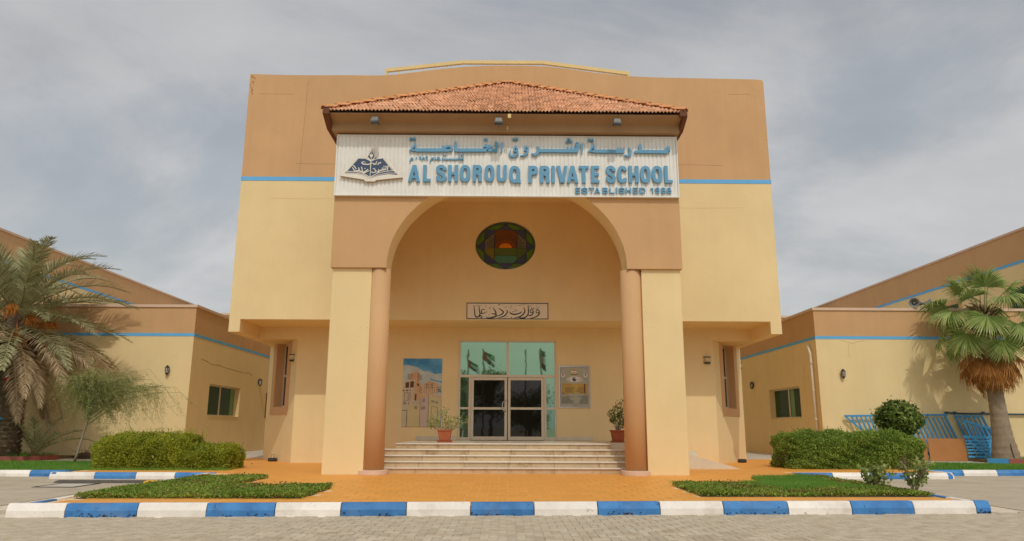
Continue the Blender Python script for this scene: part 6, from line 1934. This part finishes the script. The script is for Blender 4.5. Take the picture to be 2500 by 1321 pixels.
def lawn(name, poly, n, seed, h, z, label):
    r = np.random.default_rng(seed)
    xy = poly_points(poly, n, seed)
    P = np.concatenate([xy, np.full((n, 1), z)], 1)
    hh = h * r.uniform(0.5, 1.3, n) * (1 + 0.3 * lump_noise(P, seed, 1.5))
    a = r.uniform(0, 6.28, n)
    sd = np.stack([np.cos(a), np.sin(a), np.zeros(n)], 1) * 0.007
    tip = P + np.stack([r.normal(size=n) * 0.35 * hh, r.normal(size=n) * 0.35 * hh, hh], 1)
    V = np.stack([P - sd, P + sd, tip], 1).reshape(-1, 3)
    F = np.arange(3 * n).reshape(-1, 3)
    T = np.repeat(np.clip(0.5 + 0.4 * lump_noise(P, seed + 3, 1.2) + r.normal(size=n) * 0.2, 0, 1), 3)
    o = link(name, np_mesh(name, V, F, l_grass, T))
    tag(o, label, 'grass')
    return stuff(o)


lawn('lawn_grass', [(5.2, 16.9), (5.6, 14.8), (7.4, 15.0), (7.6, 19.1), (6.1, 18.7), (5.9, 17.0)], 32000, 61, 0.10, 0.145, 'short lawn grass in the middle of the right bed')
lL = [(-24, 21.35), (-13.0, 21.35), (-12.4, 22.2), (-12.3, 26.4), (-16, 27.2), (-24, 26.4)]
lR = [(13.2, 23.1), (24, 23.4), (24, 26.3), (18.3, 26.7), (16.2, 27.6), (13.2, 27.6)]
for poly, lab, sd in ((lL, 'bright green lawn between the left kerb and the date palm planter', 62), (lR, 'green lawn between the right kerb and the fan palm planter', 64)):
    structure(obj('lawn_ground', MB().prism(poly, 0.0, 0.125, XY), m_turf))
    lawn('lawn_grass', poly, 42000, sd, 0.075, 0.12, lab)
for poly in ([(-24, 26.95), (-17.25, 27.05), (-17.0, 29.7), (-24, 29.7)], [(18.2, 27.7), (19.4, 27.15), (23, 26.95), (23, 29.0), (18.2, 29.0)]):
    structure(obj('planter_soil', MB().prism(poly, 0.05, 0.24, XY), m_dirt))
lawn('weed_grass', [(-23, 27.1), (-17.4, 27.15), (-17.1, 29.0), (-23, 29)], 5000, 66, 0.2, 0.23, 'weedy grass in the planter under the date palm')
lawn('weed_grass', [(18.4, 27.6), (19.4, 27.2), (22, 27.0), (22, 28.6), (18.4, 28.6)], 4000, 67, 0.14, 0.23, 'weedy grass in the planter under the fan palm')
# strip of dry grass at the foot of the left hedge
lawn('dry_grass', [(-12.0, 21.5), (-8.0, 21.5), (-7.9, 21.95), (-12.2, 21.95)], 2500, 68, 0.06, 0.15, 'sparse grass fringe at the foot of the left hedge')

# small shrubs in the right bed ------------------------------------------------
for loc, h_, w_, lab, sd, rm in ((((7.72, 15.75, 0.14)), 0.50, 0.30, 'pale green leggy shrub at the right edge of the bed', 71, False), (((8.02, 14.75, 0.14)), 0.62, 0.34, 'wider shrub with reddish tips at the front right corner of the bed', 72, True)):
    t = thing('small_shrub', lab, 'shrub', loc, 0, 'small shrubs at the corner of the right bed')
    rr_ = random.Random(sd)
    mb = MB()
    cs = []; rc = []
    for k in range(15):
        a = rr_.uniform(0, 6.28); rad = w_ * math.sqrt(rr_.uniform(0.1, 1.1)); hh = h_ * rr_.uniform(0.65, 1.05)
        top = Vector((rad * math.cos(a) + 0.05, rad * math.sin(a), hh))
        mid_ = Vector((top.x * 0.55, top.y * 0.55, hh * 0.5))
        mb.tube([(0, 0, 0), mid_, top], [0.012, 0.009, 0.004], 5)
        for i in range(26):
            f_ = rr_.uniform(0.3, 1.06)
            p = mid_.lerp(top, (f_ - 0.5) * 2) if f_ > 0.5 else Vector((0, 0, 0)).lerp(mid_, f_ * 2)
            q_ = p + Vector((rr_.gauss(0, .045), rr_.gauss(0, .045), rr_.gauss(0, .03)))
            (rc if (rm and k < 4 and f_ > 0.62) else cs).append(tuple(q_))
    obj('stem', mb, m_twig, t)
    P_ = np.array(cs); bush('foliage', P_, unit(P_ - np.array([0, 0, 0.1])), sd, 0.105, 0.06, l_shrub, t)
    if rc:
        P_ = np.array(rc); bush('reddish_leaves', P_, unit(P_), sd + 1, 0.08, 0.045, l_red, t)


# potted plants -----------------------------------------------------------------
def potted(loc, label, kind, sd):
    t = thing('potted_plant', label, 'potted plant', loc, 0, 'potted plants beside the doors')
    mb = MB()
    # rectangular planter with tapering sides and a rolled rim
    def ring(w_, d_, z): return [(-w_, -d_, z), (w_, -d_, z), (w_, d_, z), (-w_, d_, z)]
    rings = [ring(.165, .13, .05), ring(.205, .165, .335), ring(.235, .19, .34), ring(.235, .19, .385), ring(.20, .155, .385), ring(.19, .15, .33)]
    vs = [p for r0 in rings for p in r0]
    fs = [(0, 3, 2, 1)]
    for i in range(len(rings) - 1):
        for k in range(4):
            fs.append((4 * i + k, 4 * i + (k + 1) % 4, 4 * i + 4 + (k + 1) % 4, 4 * i + 4 + k))
    mb.add(vs, fs)
    obj('pot', mb, m_pot, t, bevel=0.012)
    if kind == 'round':
        rb_ = MB()
        for k in range(14):
            x = -0.165 + 0.33 * k / 13
            rb_.add([(x - 0.006, -.131, .06), (x + 0.006, -.131, .06), (x * 1.22 + 0.006, -.166, .33), (x * 1.22 - 0.006, -.166, .33), (x, -.137, .06), (x * 1.22, -.172, .33)], [(0, 4, 5, 3), (4, 1, 2, 5)])
        obj('pot_ribs', rb_, m_pot, t)
    mb = MB()
    rings = [ring(.20, .165, 0), ring(.235, .19, .045), ring(.225, .18, .05), ring(.19, .15, .02)]
    vs = [p for r0 in rings for p in r0]; fs = [(0, 3, 2, 1), (12, 13, 14, 15)]
    for i in range(3):
        for k in range(4):
            fs.append((4 * i + k, 4 * i + (k + 1) % 4, 4 * i + 4 + (k + 1) % 4, 4 * i + 4 + k))
    mb.add(vs, fs)
    obj('saucer', mb, m_pot, t, bevel=0.01)
    obj('soil', MB().box(-.188, .188, -.148, .148, .30, .335), m_soil, t)
    rr_ = random.Random(sd)
    mb = MB(); cs = []
    tips = [(-.55, .1, .62), (-.40, -.1, .74), (-.12, 0, .92), (.02, .1, 1.02), (.20, -.1, .78), (.38, 0, .80), (.62, .05, .92), (.50, -.1, .66), (.1, -.15, .66), (-.25, .1, .64), (.75, 0, .72)] if kind == 'spread' else \
           [(-.20, 0, .78), (-.12, .1, 1.02), (.02, 0, 1.22), (.16, -.05, 1.30), (.22, .1, 1.12), (-.24, -.05, .95), (.10, .1, .90), (.30, 0, .76), (.18, -.1, .66), (-.1, -.1, 1.14), (.34, .05, .82)]
    for tp in tips:
        b = Vector((tp[0] * 0.12, tp[1] * .3, .32)); top = Vector(tp)
        m_ = b.lerp(top, 0.5) + Vector((0, 0, -0.04 if kind == 'spread' else 0.03))
        mb.tube([b, m_, top], [.013, .009, .004], 5)
        for i in range(26 if kind == 'spread' else 40):
            f_ = rr_.uniform(0.45, 1.05)
            p = (m_.lerp(top, (f_ - .5) * 2) if f_ > .5 else b.lerp(m_, f_ * 2))
            cs.append(tuple(p + Vector((rr_.gauss(0, .05), rr_.gauss(0, .05), rr_.gauss(0, .045)))))
    obj('stem', mb, m_twig, t)
    P_ = np.array(cs)
    bush('foliage', P_, unit(P_ - np.array([0, 0, .6]) + 1e-6), sd, 0.095, 0.045, l_shrub if kind == 'spread' else l_dark, t, up_bias=0.2)
    return t


ZL = 0.15 + RIS * 5
potted((-1.90, 23.2, ZL), 'sparse spreading plant in a terracotta planter below the mural', 'spread', 81)
potted((3.52, 23.35, ZL + 0.0), 'taller bushy plant in a ribbed terracotta planter beside the right column', 'round', 82)

# ------------------------------------------------------------------ date palm
def frond_mesh(name, L, e0, bend, nl, ll, seed, lmat, rmat, droop=0.0, wid=0.042):
    """pinnate frond along +X in the XZ plane, starting at the origin"""
    r = np.random.default_rng(seed)
    ns = 22
    pts = [np.zeros(3)]; tans = []
    for i in range(ns):
        s_ = (i + 0.5) / ns
        e = math.radians(e0 - bend * s_ ** 1.25)
        t = np.array([math.cos(e), 0.0, math.sin(e)]); tans.append(t)
        pts.append(pts[-1] + t * L / ns)
    tans.append(tans[-1])
    mb = MB().tube([tuple(p) for p in pts[::3] + [pts[-1]]], [0.045 * (1 - 0.9 * k / 8) for k in range(len(pts[::3]) + 1)], 5)
    V = [np.array(mb.v)]; F = []; T = [np.full(len(mb.v), 0.5)]
    quad = [f for f in mb.f if len(f) == 4]
    F.append(np.array(quad)); MI = [np.ones(len(quad), int)]
    o = len(mb.v)
    lv, lf, lt = [], [], []
    for i in range(nl):
        s_ = 0.16 + 0.84 * (i + r.uniform(-.3, .3)) / nl
        s_ = min(max(s_, 0.1), 0.999)
        k = s_ * ns; j = int(k)
        p = pts[j] + (pts[j + 1] - pts[j]) * (k - j)
        t = tans[j]
        n = np.array([-t[2], 0, t[0]])
        for sd in (-1, 1):
            le = ll * (0.45 + 0.75 * math.sin(PI * min(1, (s_ * 0.9 + 0.12)) ** 0.9)) * r.uniform(0.85, 1.1)
            le *= 1.0 if s_ < 0.8 else 1.0 - 1.6 * (s_ - 0.8)
            fwd = 0.55 + 0.6 * s_
            lift = r.choice([0.65, 0.25]) + r.normal() * 0.08 - droop
            d = t * fwd + np.array([0, sd, 0]) * (1.0 - 0.35 * s_) + n * lift
            d = d / np.linalg.norm(d)
            sv = np.cross(d, n); sv = sv / np.linalg.norm(sv) * wid / 2
            sag = np.array([0, 0, -1.0]) * le * (0.08 + 0.25 * max(droop, 0) + abs(r.normal()) * 0.05)
            m_ = p + d * le * 0.45
            tip = p + d * le + sag
            b = len(lv)
            lv += [p - sv * 0.5, p + sv * 0.5, m_ + sv, m_ - sv, tip]
            lf += [(b, b + 1, b + 2, b + 3)]
            lf += [(b + 3, b + 2, b + 4, b + 4)]
            tv = np.clip(r.normal(0.5, 0.28), 0, 1)
            lt += [tv] * 5
    lf = np.array(lf)
    V.append(np.array(lv)); T.append(np.array(lt))
    # triangles kept as their own faces
    me = bpy.data.meshes.new(name)
    verts = np.concatenate(V).tolist()
    faces = [tuple(f) for f in quad] + [tuple(int(x) + o for x in (f[:3] if f[2] == f[3] else (f if f[3] != f[2] else f))) if f[2] != f[3] else tuple(int(x) + o for x in f[:3]) for f in lf]
    me.from_pydata(verts, [], faces)
    me.materials.append(lmat); me.materials.append(rmat)
    me.polygons.foreach_set('material_index', [1] * len(quad) + [0] * len(lf))
    at = me.attributes.new('tint', 'FLOAT', 'POINT')
    at.data.foreach_set('value', np.concatenate(T).astype(np.float32))
    me.update()
    return me


PD = (-18.62, 27.6, 0.22)
dpalm = thing('date_palm', 'stout date palm with orange date clusters before the left wing', 'palm tree', PD)
tr = MB().tube([(0.05, 0, 0), (0, 0, 1.2), (-0.02, 0, 2.6), (0.0, 0, 4.0), (0.0, 0, 5.3)], [0.68, 0.60, 0.57, 0.66, 0.42], 20)
obj('trunk', tr, m_trunk2, dpalm, smooth=True)
sc_ = MB(); fb = MB()
for row in range(27):
    z = 0.12 + row * 0.165
    nn_ = 13
    R_ = 0.68 - 0.08 * min(z / 1.2, 1) + (0.10 * (z - 2.6) / 1.4 if z > 2.6 else 0)
    for k in range(nn_):
        a = 2 * PI * (k + 0.5 * (row % 2)) / nn_ + random.uniform(-.05, .05)
        ca, sa = math.cos(a), math.sin(a)
        t_ = Vector((-sa, ca, 0)); o_ = Vector((ca, sa, 0)); p = o_ * (R_ - 0.02) + Vector((0, 0, z))
        hw_ = 0.13 * random.uniform(.85, 1.1); pr = random.uniform(.06, .12) + (0.10 if z > 3.1 else 0); hh = 0.19 + (0.12 if z > 3.1 else 0)
        vs = [p - t_ * hw_, p + t_ * hw_, p + t_ * hw_ * .7 + o_ * pr + Vector((0, 0, hh * .75)), p - t_ * hw_ * .7 + o_ * pr + Vector((0, 0, hh * .75)), p + o_ * (pr * .9) + Vector((0, 0, hh)), p - o_ * .05 + Vector((0, 0, hh * 1.1))]
        (fb if z > 3.0 else sc_).add(vs, [(0, 1, 2, 3), (3, 2, 4), (1, 5, 4, 2), (0, 3, 4, 5)])
stuff(obj('bark_scales', sc_, m_trunk2, dpalm)); stuff(obj('leaf_bases', fb, m_fibre, dpalm))
HUB = Vector((0, 0, 5.05))
fm_up = [frond_mesh('frond', 4.1, 78, 85, 58, 0.62, 101, l_date, m_rachis), frond_mesh('frond', 4.2, 58, 75, 58, 0.62, 102, l_date, m_rachis), frond_mesh('frond', 4.3, 36, 62, 60, 0.64, 103, l_date, m_rachis),
         frond_mesh('frond', 4.4, 16, 50, 60, 0.64, 104, l_date, m_rachis, 0.1), frond_mesh('frond', 4.2, -2, 48, 60, 0.62, 105, l_date, m_rachis, 0.15)]
fm_dry = [frond_mesh('dry_frond', 4.2, 2, 60, 58, 0.55, 106, l_datedry, m_drystalk, 0.35, 0.032), frond_mesh('dry_frond', 3.9, -18, 52, 54, 0.5, 107, l_datedry, m_drystalk, 0.45, 0.032), frond_mesh('dry_frond', 3.3, -45, 35, 50, 0.45, 108, l_datedry, m_drystalk, 0.5, 0.03)]
az = 0.4
for k in range(60):
    az += 2.39996
    lev = k / 60
    i = min(int(lev * 5), 4)
    a = az + random.uniform(-.15, .15)
    p = HUB + Vector((0.16 * math.cos(a), 0.16 * math.sin(a), 0.55 - 0.9 * lev))
    o = link('frond', fm_up[i], dpalm, p, (random.uniform(-.25, .25), random.uniform(-.10, .10), a))
    o.scale = (random.uniform(.88, 1.05),) * 3
for k in range(38):
    az += 2.39996
    lev = k / 38
    i = min(int(lev * 3), 2)
    a = az + random.uniform(-.2, .2)
    p = HUB + Vector((0.35 * math.cos(a), 0.35 * math.sin(a), -0.35 - 0.9 * lev))
    o = link('dry_frond', fm_dry[i], dpalm, p, (random.uniform(-.4, .4), random.uniform(-.12, .12), a))
    o.scale = (random.uniform(.85, 1.08),) * 3
    o['label'] = 'dry brown frond'
for k, (a, out, zz) in enumerate(((-1.2, 0.85, 0.55), (-0.55, 1.0, 0.15), (-0.2, 1.15, -0.1), (-0.95, 0.8, -0.35), (-2.0, 0.9, 0.3), (-0.7, 0.65, -0.6), (0.3, 1.0, 0.1))):
    mb = MB()
    ca, sa = math.cos(a), math.sin(a)
    b = HUB + Vector((0, 0, 0.2)); e = HUB + Vector((ca * out, sa * out, zz))
    mb.tube([b, b.lerp(e, .5) + Vector((0, 0, .18)), e], [.03, .025, .015], 5)
    rr_ = random.Random(k)
    for i in range(90):
        d = Vector((ca * .3 + rr_.gauss(0, .38), sa * .3 + rr_.gauss(0, .38), -0.6 + rr_.gauss(0, .3)))
        mb.tube([e - Vector((ca, sa, 0)) * rr_.uniform(0, .2), e + d * 0.25, e + d * 0.36 + Vector((0, 0, -.14))], [.006, .008, .010], 4, cap=False)
    obj('date_cluster', mb, m_dates, dpalm)
# little paper flag and blue band on the trunk
fl = thing('paper_flag', 'small green, white and red flag pinned to the date palm trunk', 'flag', (-18.35, 27.02, 3.15))
mb = MB()
mb.add([(0, 0, .16), (.08, -.02, .20), (.13, .0, .10), (.05, -.02, .05)], [(0, 1, 2, 3)], 0)
mb.add([(.05, -.02, .05), (.13, 0, .10), (.16, -.03, .0), (.02, -.03, -.05)], [(0, 1, 2, 3)], 1)
mb.add([(.02, -.03, -.05), (.16, -.03, 0), (.19, -.01, -.17), (-.03, -.02, -.14)], [(0, 1, 2, 3)], 2)
obj('flag_cloth', mb, [m_fg, m_fw, m_fr], fl)
tag(obj('blue_ring', MB().tube([(0.02 + .13 * math.cos(a), .04 * math.sin(a) - .02, 0) for a in [2 * PI * k / 12 for k in range(13)]], 0.045, 6), m_gate, loc=(-18.38, 27.0, 1.62)), 'short bright blue tube stuck on the date palm trunk', 'plastic tube')

# young palm sucker beside the date palm
yp = thing('young_palm', 'small young palm with stiff upright fronds at the foot of the date palm', 'palm tree', (-17.35, 27.7, 0.24))
fm_y = [frond_mesh('frond', 1.7, 72, 40, 30, 0.34, 111, l_date, m_rachis, 0, 0.028), frond_mesh('frond', 1.9, 48, 45, 32, 0.34, 112, l_date, m_rachis, 0, 0.028), frond_mesh('frond', 2.3, 38, 62, 34, 0.3, 113, l_date, m_rachis, 0.1, 0.026)]
for k, (a, i, s_) in enumerate(((0.1, 1, 1.0), (-0.5, 1, .9), (-2.2, 0, .9), (2.6, 1, .9), (-1.2, 0, 1.0), (0.05, 2, 1.05), (3.4, 0, 1.1), (1.2, 0, 1.0))):
    o = link('frond', fm_y[i], yp, (0, 0, 0.1), (0, 0, a)); o.scale = (s_,) * 3
obj('stem_base', MB().lathe([(0.14, 0), (0.10, 0.18), (0.05, 0.3)], 10), m_fibre, yp)
db = thing('dead_plant', 'low brown clump of dead stalks against the left wing wall', 'dead plant', (-16.3, 29.2, 0.13))
mb = MB()
for k in range(40):
    a = random.uniform(0, 6.28); e = random.uniform(.3, 1.5); L_ = random.uniform(.2, .75)
    mb.tube([(random.uniform(-.3, .3), random.uniform(-.1, .1), 0), (0.5 * L_ * math.cos(a) * math.cos(e), .5 * L_ * math.sin(a) * math.cos(e), .55 * L_ * math.sin(e)), (L_ * math.cos(a) * math.cos(e), L_ * math.sin(a) * math.cos(e), L_ * math.sin(e))], [.008, .006, .003], 4)
obj('dead_stalks', mb, m_twig, db)
obj('root_clump', MB().lathe([(.42, 0), (.45, .1), (.3, .2), (.1, .24)], 12, squash=.5), m_soil, db)

# ------------------------------------------------------------------ weeping tree by the left hedge
wt = thing('weeping_tree', 'small thin-trunked tree with drooping feathery branches between date palm and left hedge', 'tree', (-14.65, 25.6, 0.12))
mb = MB().tube([(0, 0, 0), (0.1, 0, 0.45), (0.2, 0, 1.0), (0.28, 0.02, 1.5), (0.5, 0.05, 2.2)], [0.05, 0.045, 0.04, 0.035, 0.025], 8)
obj('trunk', mb, m_twig, wt, smooth=True)
rr_ = random.Random(9)
mb = MB(); cs, ds = [], []
tops = []
for k in range(36):
    # main boughs arch to the right and a little to the left
    ex_ = rr_.uniform(-0.9, 3.2); ey_ = rr_.uniform(-1.0, 1.0); ez_ = 3.05 - 0.10 * (ex_ - 0.9) ** 2 + rr_.uniform(-.35, .15)
    b = Vector((0.24, 0, rr_.uniform(1.2, 2.1)))
    e = Vector((ex_, ey_, ez_))
    m_ = b.lerp(e, .5) + Vector((0, 0, .35))
    mb.tube([b, m_, e], [.022, .015, .006], 5)
    for i in range(19):
        f_ = rr_.uniform(.2, 1.0)
        s_ = (b.lerp(m_, f_ * 2) if f_ < .5 else m_.lerp(e, f_ * 2 - 1))
        dirx = rr_.gauss(0.3, .5)
        Ls = rr_.uniform(.55, 1.7)
        p0 = s_
        p1 = s_ + Vector((dirx * Ls * .55, rr_.gauss(0, .2), rr_.uniform(-.05, .12)))
        p2 = p1 + Vector((dirx * Ls * .5 + rr_.gauss(0, .12), rr_.gauss(0, .15), -Ls * rr_.uniform(.45, .8)))
        mb.tube([p0, p1, p2], [.005, .004, .002], 3, cap=False)
        for q_ in range(30):
            t = (q_ + rr_.random()) / 30
            p = p0 * (1 - t) ** 2 + p1 * 2 * t * (1 - t) + p2 * t * t
            cs.append(tuple(p + Vector((rr_.gauss(0, .035), rr_.gauss(0, .035), rr_.gauss(0, .03)))))
            ds.append((rr_.gauss(.2, .6), rr_.gauss(0, .6), -0.7 * t + rr_.gauss(0, .4)))
obj('branches', mb, m_greentwig, wt)
cs, ds = np.array(cs), np.array(ds)
r_ = np.random.default_rng(5); n_ = len(cs)
V, F, T = leaf_arrays(cs, ds, r_.normal(size=(n_, 3)) + np.array([0, -.3, .6]), 0.062 * r_.uniform(.6, 1.3, n_), 0.02 * r_.uniform(.7, 1.2, n_), np.clip(r_.normal(.5, .3, n_), 0, 1))
link('crown', np_mesh('crown', V, F, l_willow, T), wt)


# ------------------------------------------------------------------ fan palm
def fan_mesh(name, pet, R_, spread, nseg, seed, lmat, rmat, droop, fold=0.25, cup=0.12, bend=0.0):
    """petiole along +X to the hastula, then a pleated fan in the local XY plane with drooping split tips"""
    r = np.random.default_rng(seed)
    mb = MB().tube([(0, 0, 0), (pet * .5, 0, .05), (pet, 0, 0)], [.03, .02, .014], 5)
    v = list(mb.v); f = list(mb.f); mi = [1] * len(f); t = [.5] * len(v)
    for k in range(nseg):
        a = math.radians(-spread + 2 * spread * (k + .5) / nseg)
        da = math.radians(spread / nseg) * 1.04
        le = R_ * (1 - .28 * (abs(a) / math.radians(spread)) ** 2) * r.uniform(.9, 1.08)
        mid_ = le * .55

        def pt(rad, ang, up, dz=0):
            lx, lz = rad * math.cos(ang), up + dz
            return (pet + lx * math.cos(bend) + lz * math.sin(bend), rad * math.sin(ang), lz * math.cos(bend) - lx * math.sin(bend))
        cupz = lambda rad: cup * math.sin(min(1, rad / R_) * PI * .6) - abs(math.sin(a)) * fold * rad
        dr = droop * r.uniform(.6, 1.4)
        b = len(v)
        v += [pt(0, 0, 0), pt(mid_, a - da, cupz(mid_), -.01), pt(mid_, a, cupz(mid_), .022), pt(mid_, a + da, cupz(mid_), -.01),
              pt(le * .8, a - da * .45, cupz(le * .8) - dr * .35), pt(le * .8, a + da * .45, cupz(le * .8) - dr * .35), pt(le * (1 - .15 * dr), a + r.normal() * .03, cupz(le) - dr)]
        fs = [(b, b + 1, b + 2), (b, b + 2, b + 3), (b + 1, b + 4, b + 5, b + 2), (b + 2, b + 5, b + 3), (b + 4, b + 6, b + 5)]
        f += fs; mi += [0] * len(fs)
        tv = float(np.clip(r.normal(.5, .25), 0, 1))
        t += [tv * .7, tv, tv, tv, min(1, tv + .2), min(1, tv + .2), min(1, tv + .35)]
        if r.uniform() < 0.3:                                 # a loose thread
            bb = len(v); x, y, z = v[b + 4]
            v += [(x, y, z), (x + .008, y + .008, z), (x + r.normal() * .05, y + r.normal() * .05, z - r.uniform(.1, .3))]
            f.append((bb, bb + 1, bb + 2)); mi.append(0); t += [1, 1, 1]
    me = bpy.data.meshes.new(name)
    me.from_pydata(v, [], f)
    me.materials.append(lmat); me.materials.append(rmat)
    me.polygons.foreach_set('material_index', mi)
    at = me.attributes.new('tint', 'FLOAT', 'POINT'); at.data.foreach_set('value', np.array(t, dtype=np.float32))
    me.update()
    return me


PF = (18.93, 28.1, 0.22)
fp = thing('fan_palm', 'fan palm with a skirt of dead brown leaves before the right wing', 'palm tree', PF)
prof = [(0, .50), (.25, .45), (.7, .375), (1.5, .305), (2.4, .27), (3.2, .245), (4.6, .25), (5.6, .22)]
tk = MB()
ptsT, radT = [], []
for i in range(70):
    z = 5.6 * i / 69
    rr0 = lerp_tab(prof, z)
    ptsT.append((-.0 - .045 * z + .004 * z * z, 0, z)); radT.append(rr0 * (1 + .03 * math.sin(i * 2.1) + random.uniform(-.02, .02)))
tk.tube(ptsT, radT, 22)
obj('trunk', tk, m_trunk, fp, smooth=True)
mb = MB().tube([(-.06, -.43, .62), (-.05, -.445, .35), (-.03, -.50, .1)], [.012, .02, .014], 5)
obj('bark_split', mb, m_fibre, fp)
top = Vector((-.12, 0, 5.75))
bo = MB()
for k in range(60):
    a = k * 2.4; z = 4.6 + 1.2 * k / 60
    o_ = Vector((math.cos(a), math.sin(a), 0)); p = Vector((-.12, 0, z)) + o_ * .2
    bo.tube([p, p + o_ * .22 + Vector((0, 0, .16)), p + o_ * random.uniform(.3, .5) + Vector((0, 0, random.uniform(.1, .35)))], [.045, .035, .012], 5)
stuff(obj('leaf_bases', bo, m_fibre, fp))
fan_g = [fan_mesh('fan_leaf', 1.25, 0.98, 100, 34, 201, l_fan, m_rachis, .30, bend=.35), fan_mesh('fan_leaf', 1.3, 1.12, 108, 38, 202, l_fan, m_rachis, .35, .2, bend=.75), fan_mesh('fan_leaf', 1.15, 1.0, 95, 34, 203, l_fan, m_rachis, .2, bend=.15), fan_mesh('fan_leaf', 1.2, 1.15, 108, 38, 209, l_fan, m_rachis, .3, .15, bend=1.05)]
fan_d = [fan_mesh('dead_fan_leaf', .95, 1.05, 70, 34, 204, l_fandry, m_drystalk, .22, .5), fan_mesh('dead_fan_leaf', .8, 1.1, 60, 30, 205, l_fandry, m_drystalk, .15, .7)]


def place_fan(me, az_, el, base, blade, parent, sc=1.0, nm='fan_leaf', roll_=0.0):
    """petiole direction from azimuth and elevation; the blade keeps its upper face outward"""
    o = link(nm, me, parent, base)
    R1 = Matrix.Rotation(az_, 4, 'Z') @ Matrix.Rotation(-el, 4, 'Y') @ Matrix.Rotation(roll_, 4, 'X')
    o.rotation_euler = R1.to_euler()
    o.scale = (sc,) * 3
    return o


# a few leaves set where the photograph shows them, the rest by the golden angle
az = 1.1
for k in range(20):
    az += 2.39996
    f_ = k / 20
    el = math.radians(82 - 92 * f_ ** 0.9) + random.uniform(-.12, .12)
    b = top + Vector((.12 * math.cos(az), .12 * math.sin(az), -.75 * f_))
    o = place_fan(fan_g[(2, 0, 1, 3)[min(3, int(f_ * 4 + random.uniform(-.3, .6)))]], az, el, b, 0, fp, random.uniform(.88, 1.08), roll_=random.uniform(-.45, .45))
for k in range(5):
    az += 2.39996
    el = math.radians(-2 - 28 * (k / 5)) + random.uniform(-.08, .08)
    b = top + Vector((.2 * math.cos(az), .2 * math.sin(az), -.9))
    place_fan(fan_g[3], az, el, b, 0, fp, random.uniform(.82, 1.0), roll_=random.uniform(-.4, .4))
for k in range(26):
    az += 2.39996
    el = math.radians(-54 - 30 * (k / 26)) + random.uniform(-.06, .06)
    b = top + Vector((.24 * math.cos(az), .24 * math.sin(az), -1.05 - .55 * (k / 26)))
    o = place_fan(fan_d[k % 2], az, el, b, 0, fp, random.uniform(.85, 1.05), 'dead_fan_leaf', random.uniform(-.3, .3))
    o['label'] = 'hanging dead brown fan leaf'

# ------------------------------------------------------------------ trees across the road, seen only in the door glass
def far_tree(loc, h_, w_, label, sd):
    t = thing('street_tree', label, 'tree', loc, 0, 'trees across the road')
    r = np.random.default_rng(sd)
    mb = MB().tube([(0, 0, 0), (.1, 0, h_ * .3), (0, 0, h_ * .55)], [.22, .18, .1], 8)
    cl = []
    for k in range(16):
        a = r.uniform(0, 6.28); rad = w_ * math.sqrt(r.uniform(.05, 1)); z = h_ * r.uniform(.35, .92)
        e = np.array([rad * math.cos(a), rad * math.sin(a), z]); cl.append(e)
        mb.tube([(0, 0, h_ * .35), tuple(e * np.array([.5, .5, 1]) * .9), tuple(e)], [.08, .05, .02], 5)
    obj('trunk', mb, m_twig, t)
    C_ = np.array(cl)[r.integers(0, 16, 3600)]
    P_ = C_ + r.normal(size=(3600, 3)) * w_ * .24
    bush('crown', P_, unit(P_ - np.array([0, 0, h_ * .6])), sd, .30, .16, l_dark, t)


far_tree((-4.3, -27, 0), 7.6, 1.5, 'slender tree across the road, reflected in the left door panes', 301)
far_tree((-1.6, -28, 0), 7.4, 1.8, 'loose tree across the road, reflected in the left door leaf', 302)
far_tree((2.6, -27, 0), 5.2, 2.1, 'dense round tree across the road, reflected in the right door leaf', 303)
far_tree((-8.6, -26, 0), 6.6, 2.0, 'tall tree across the road left of the flagpoles', 304)
far_tree((7.5, -28, 0), 4.8, 2.0, 'low tree across the road right of the flagpoles', 305)
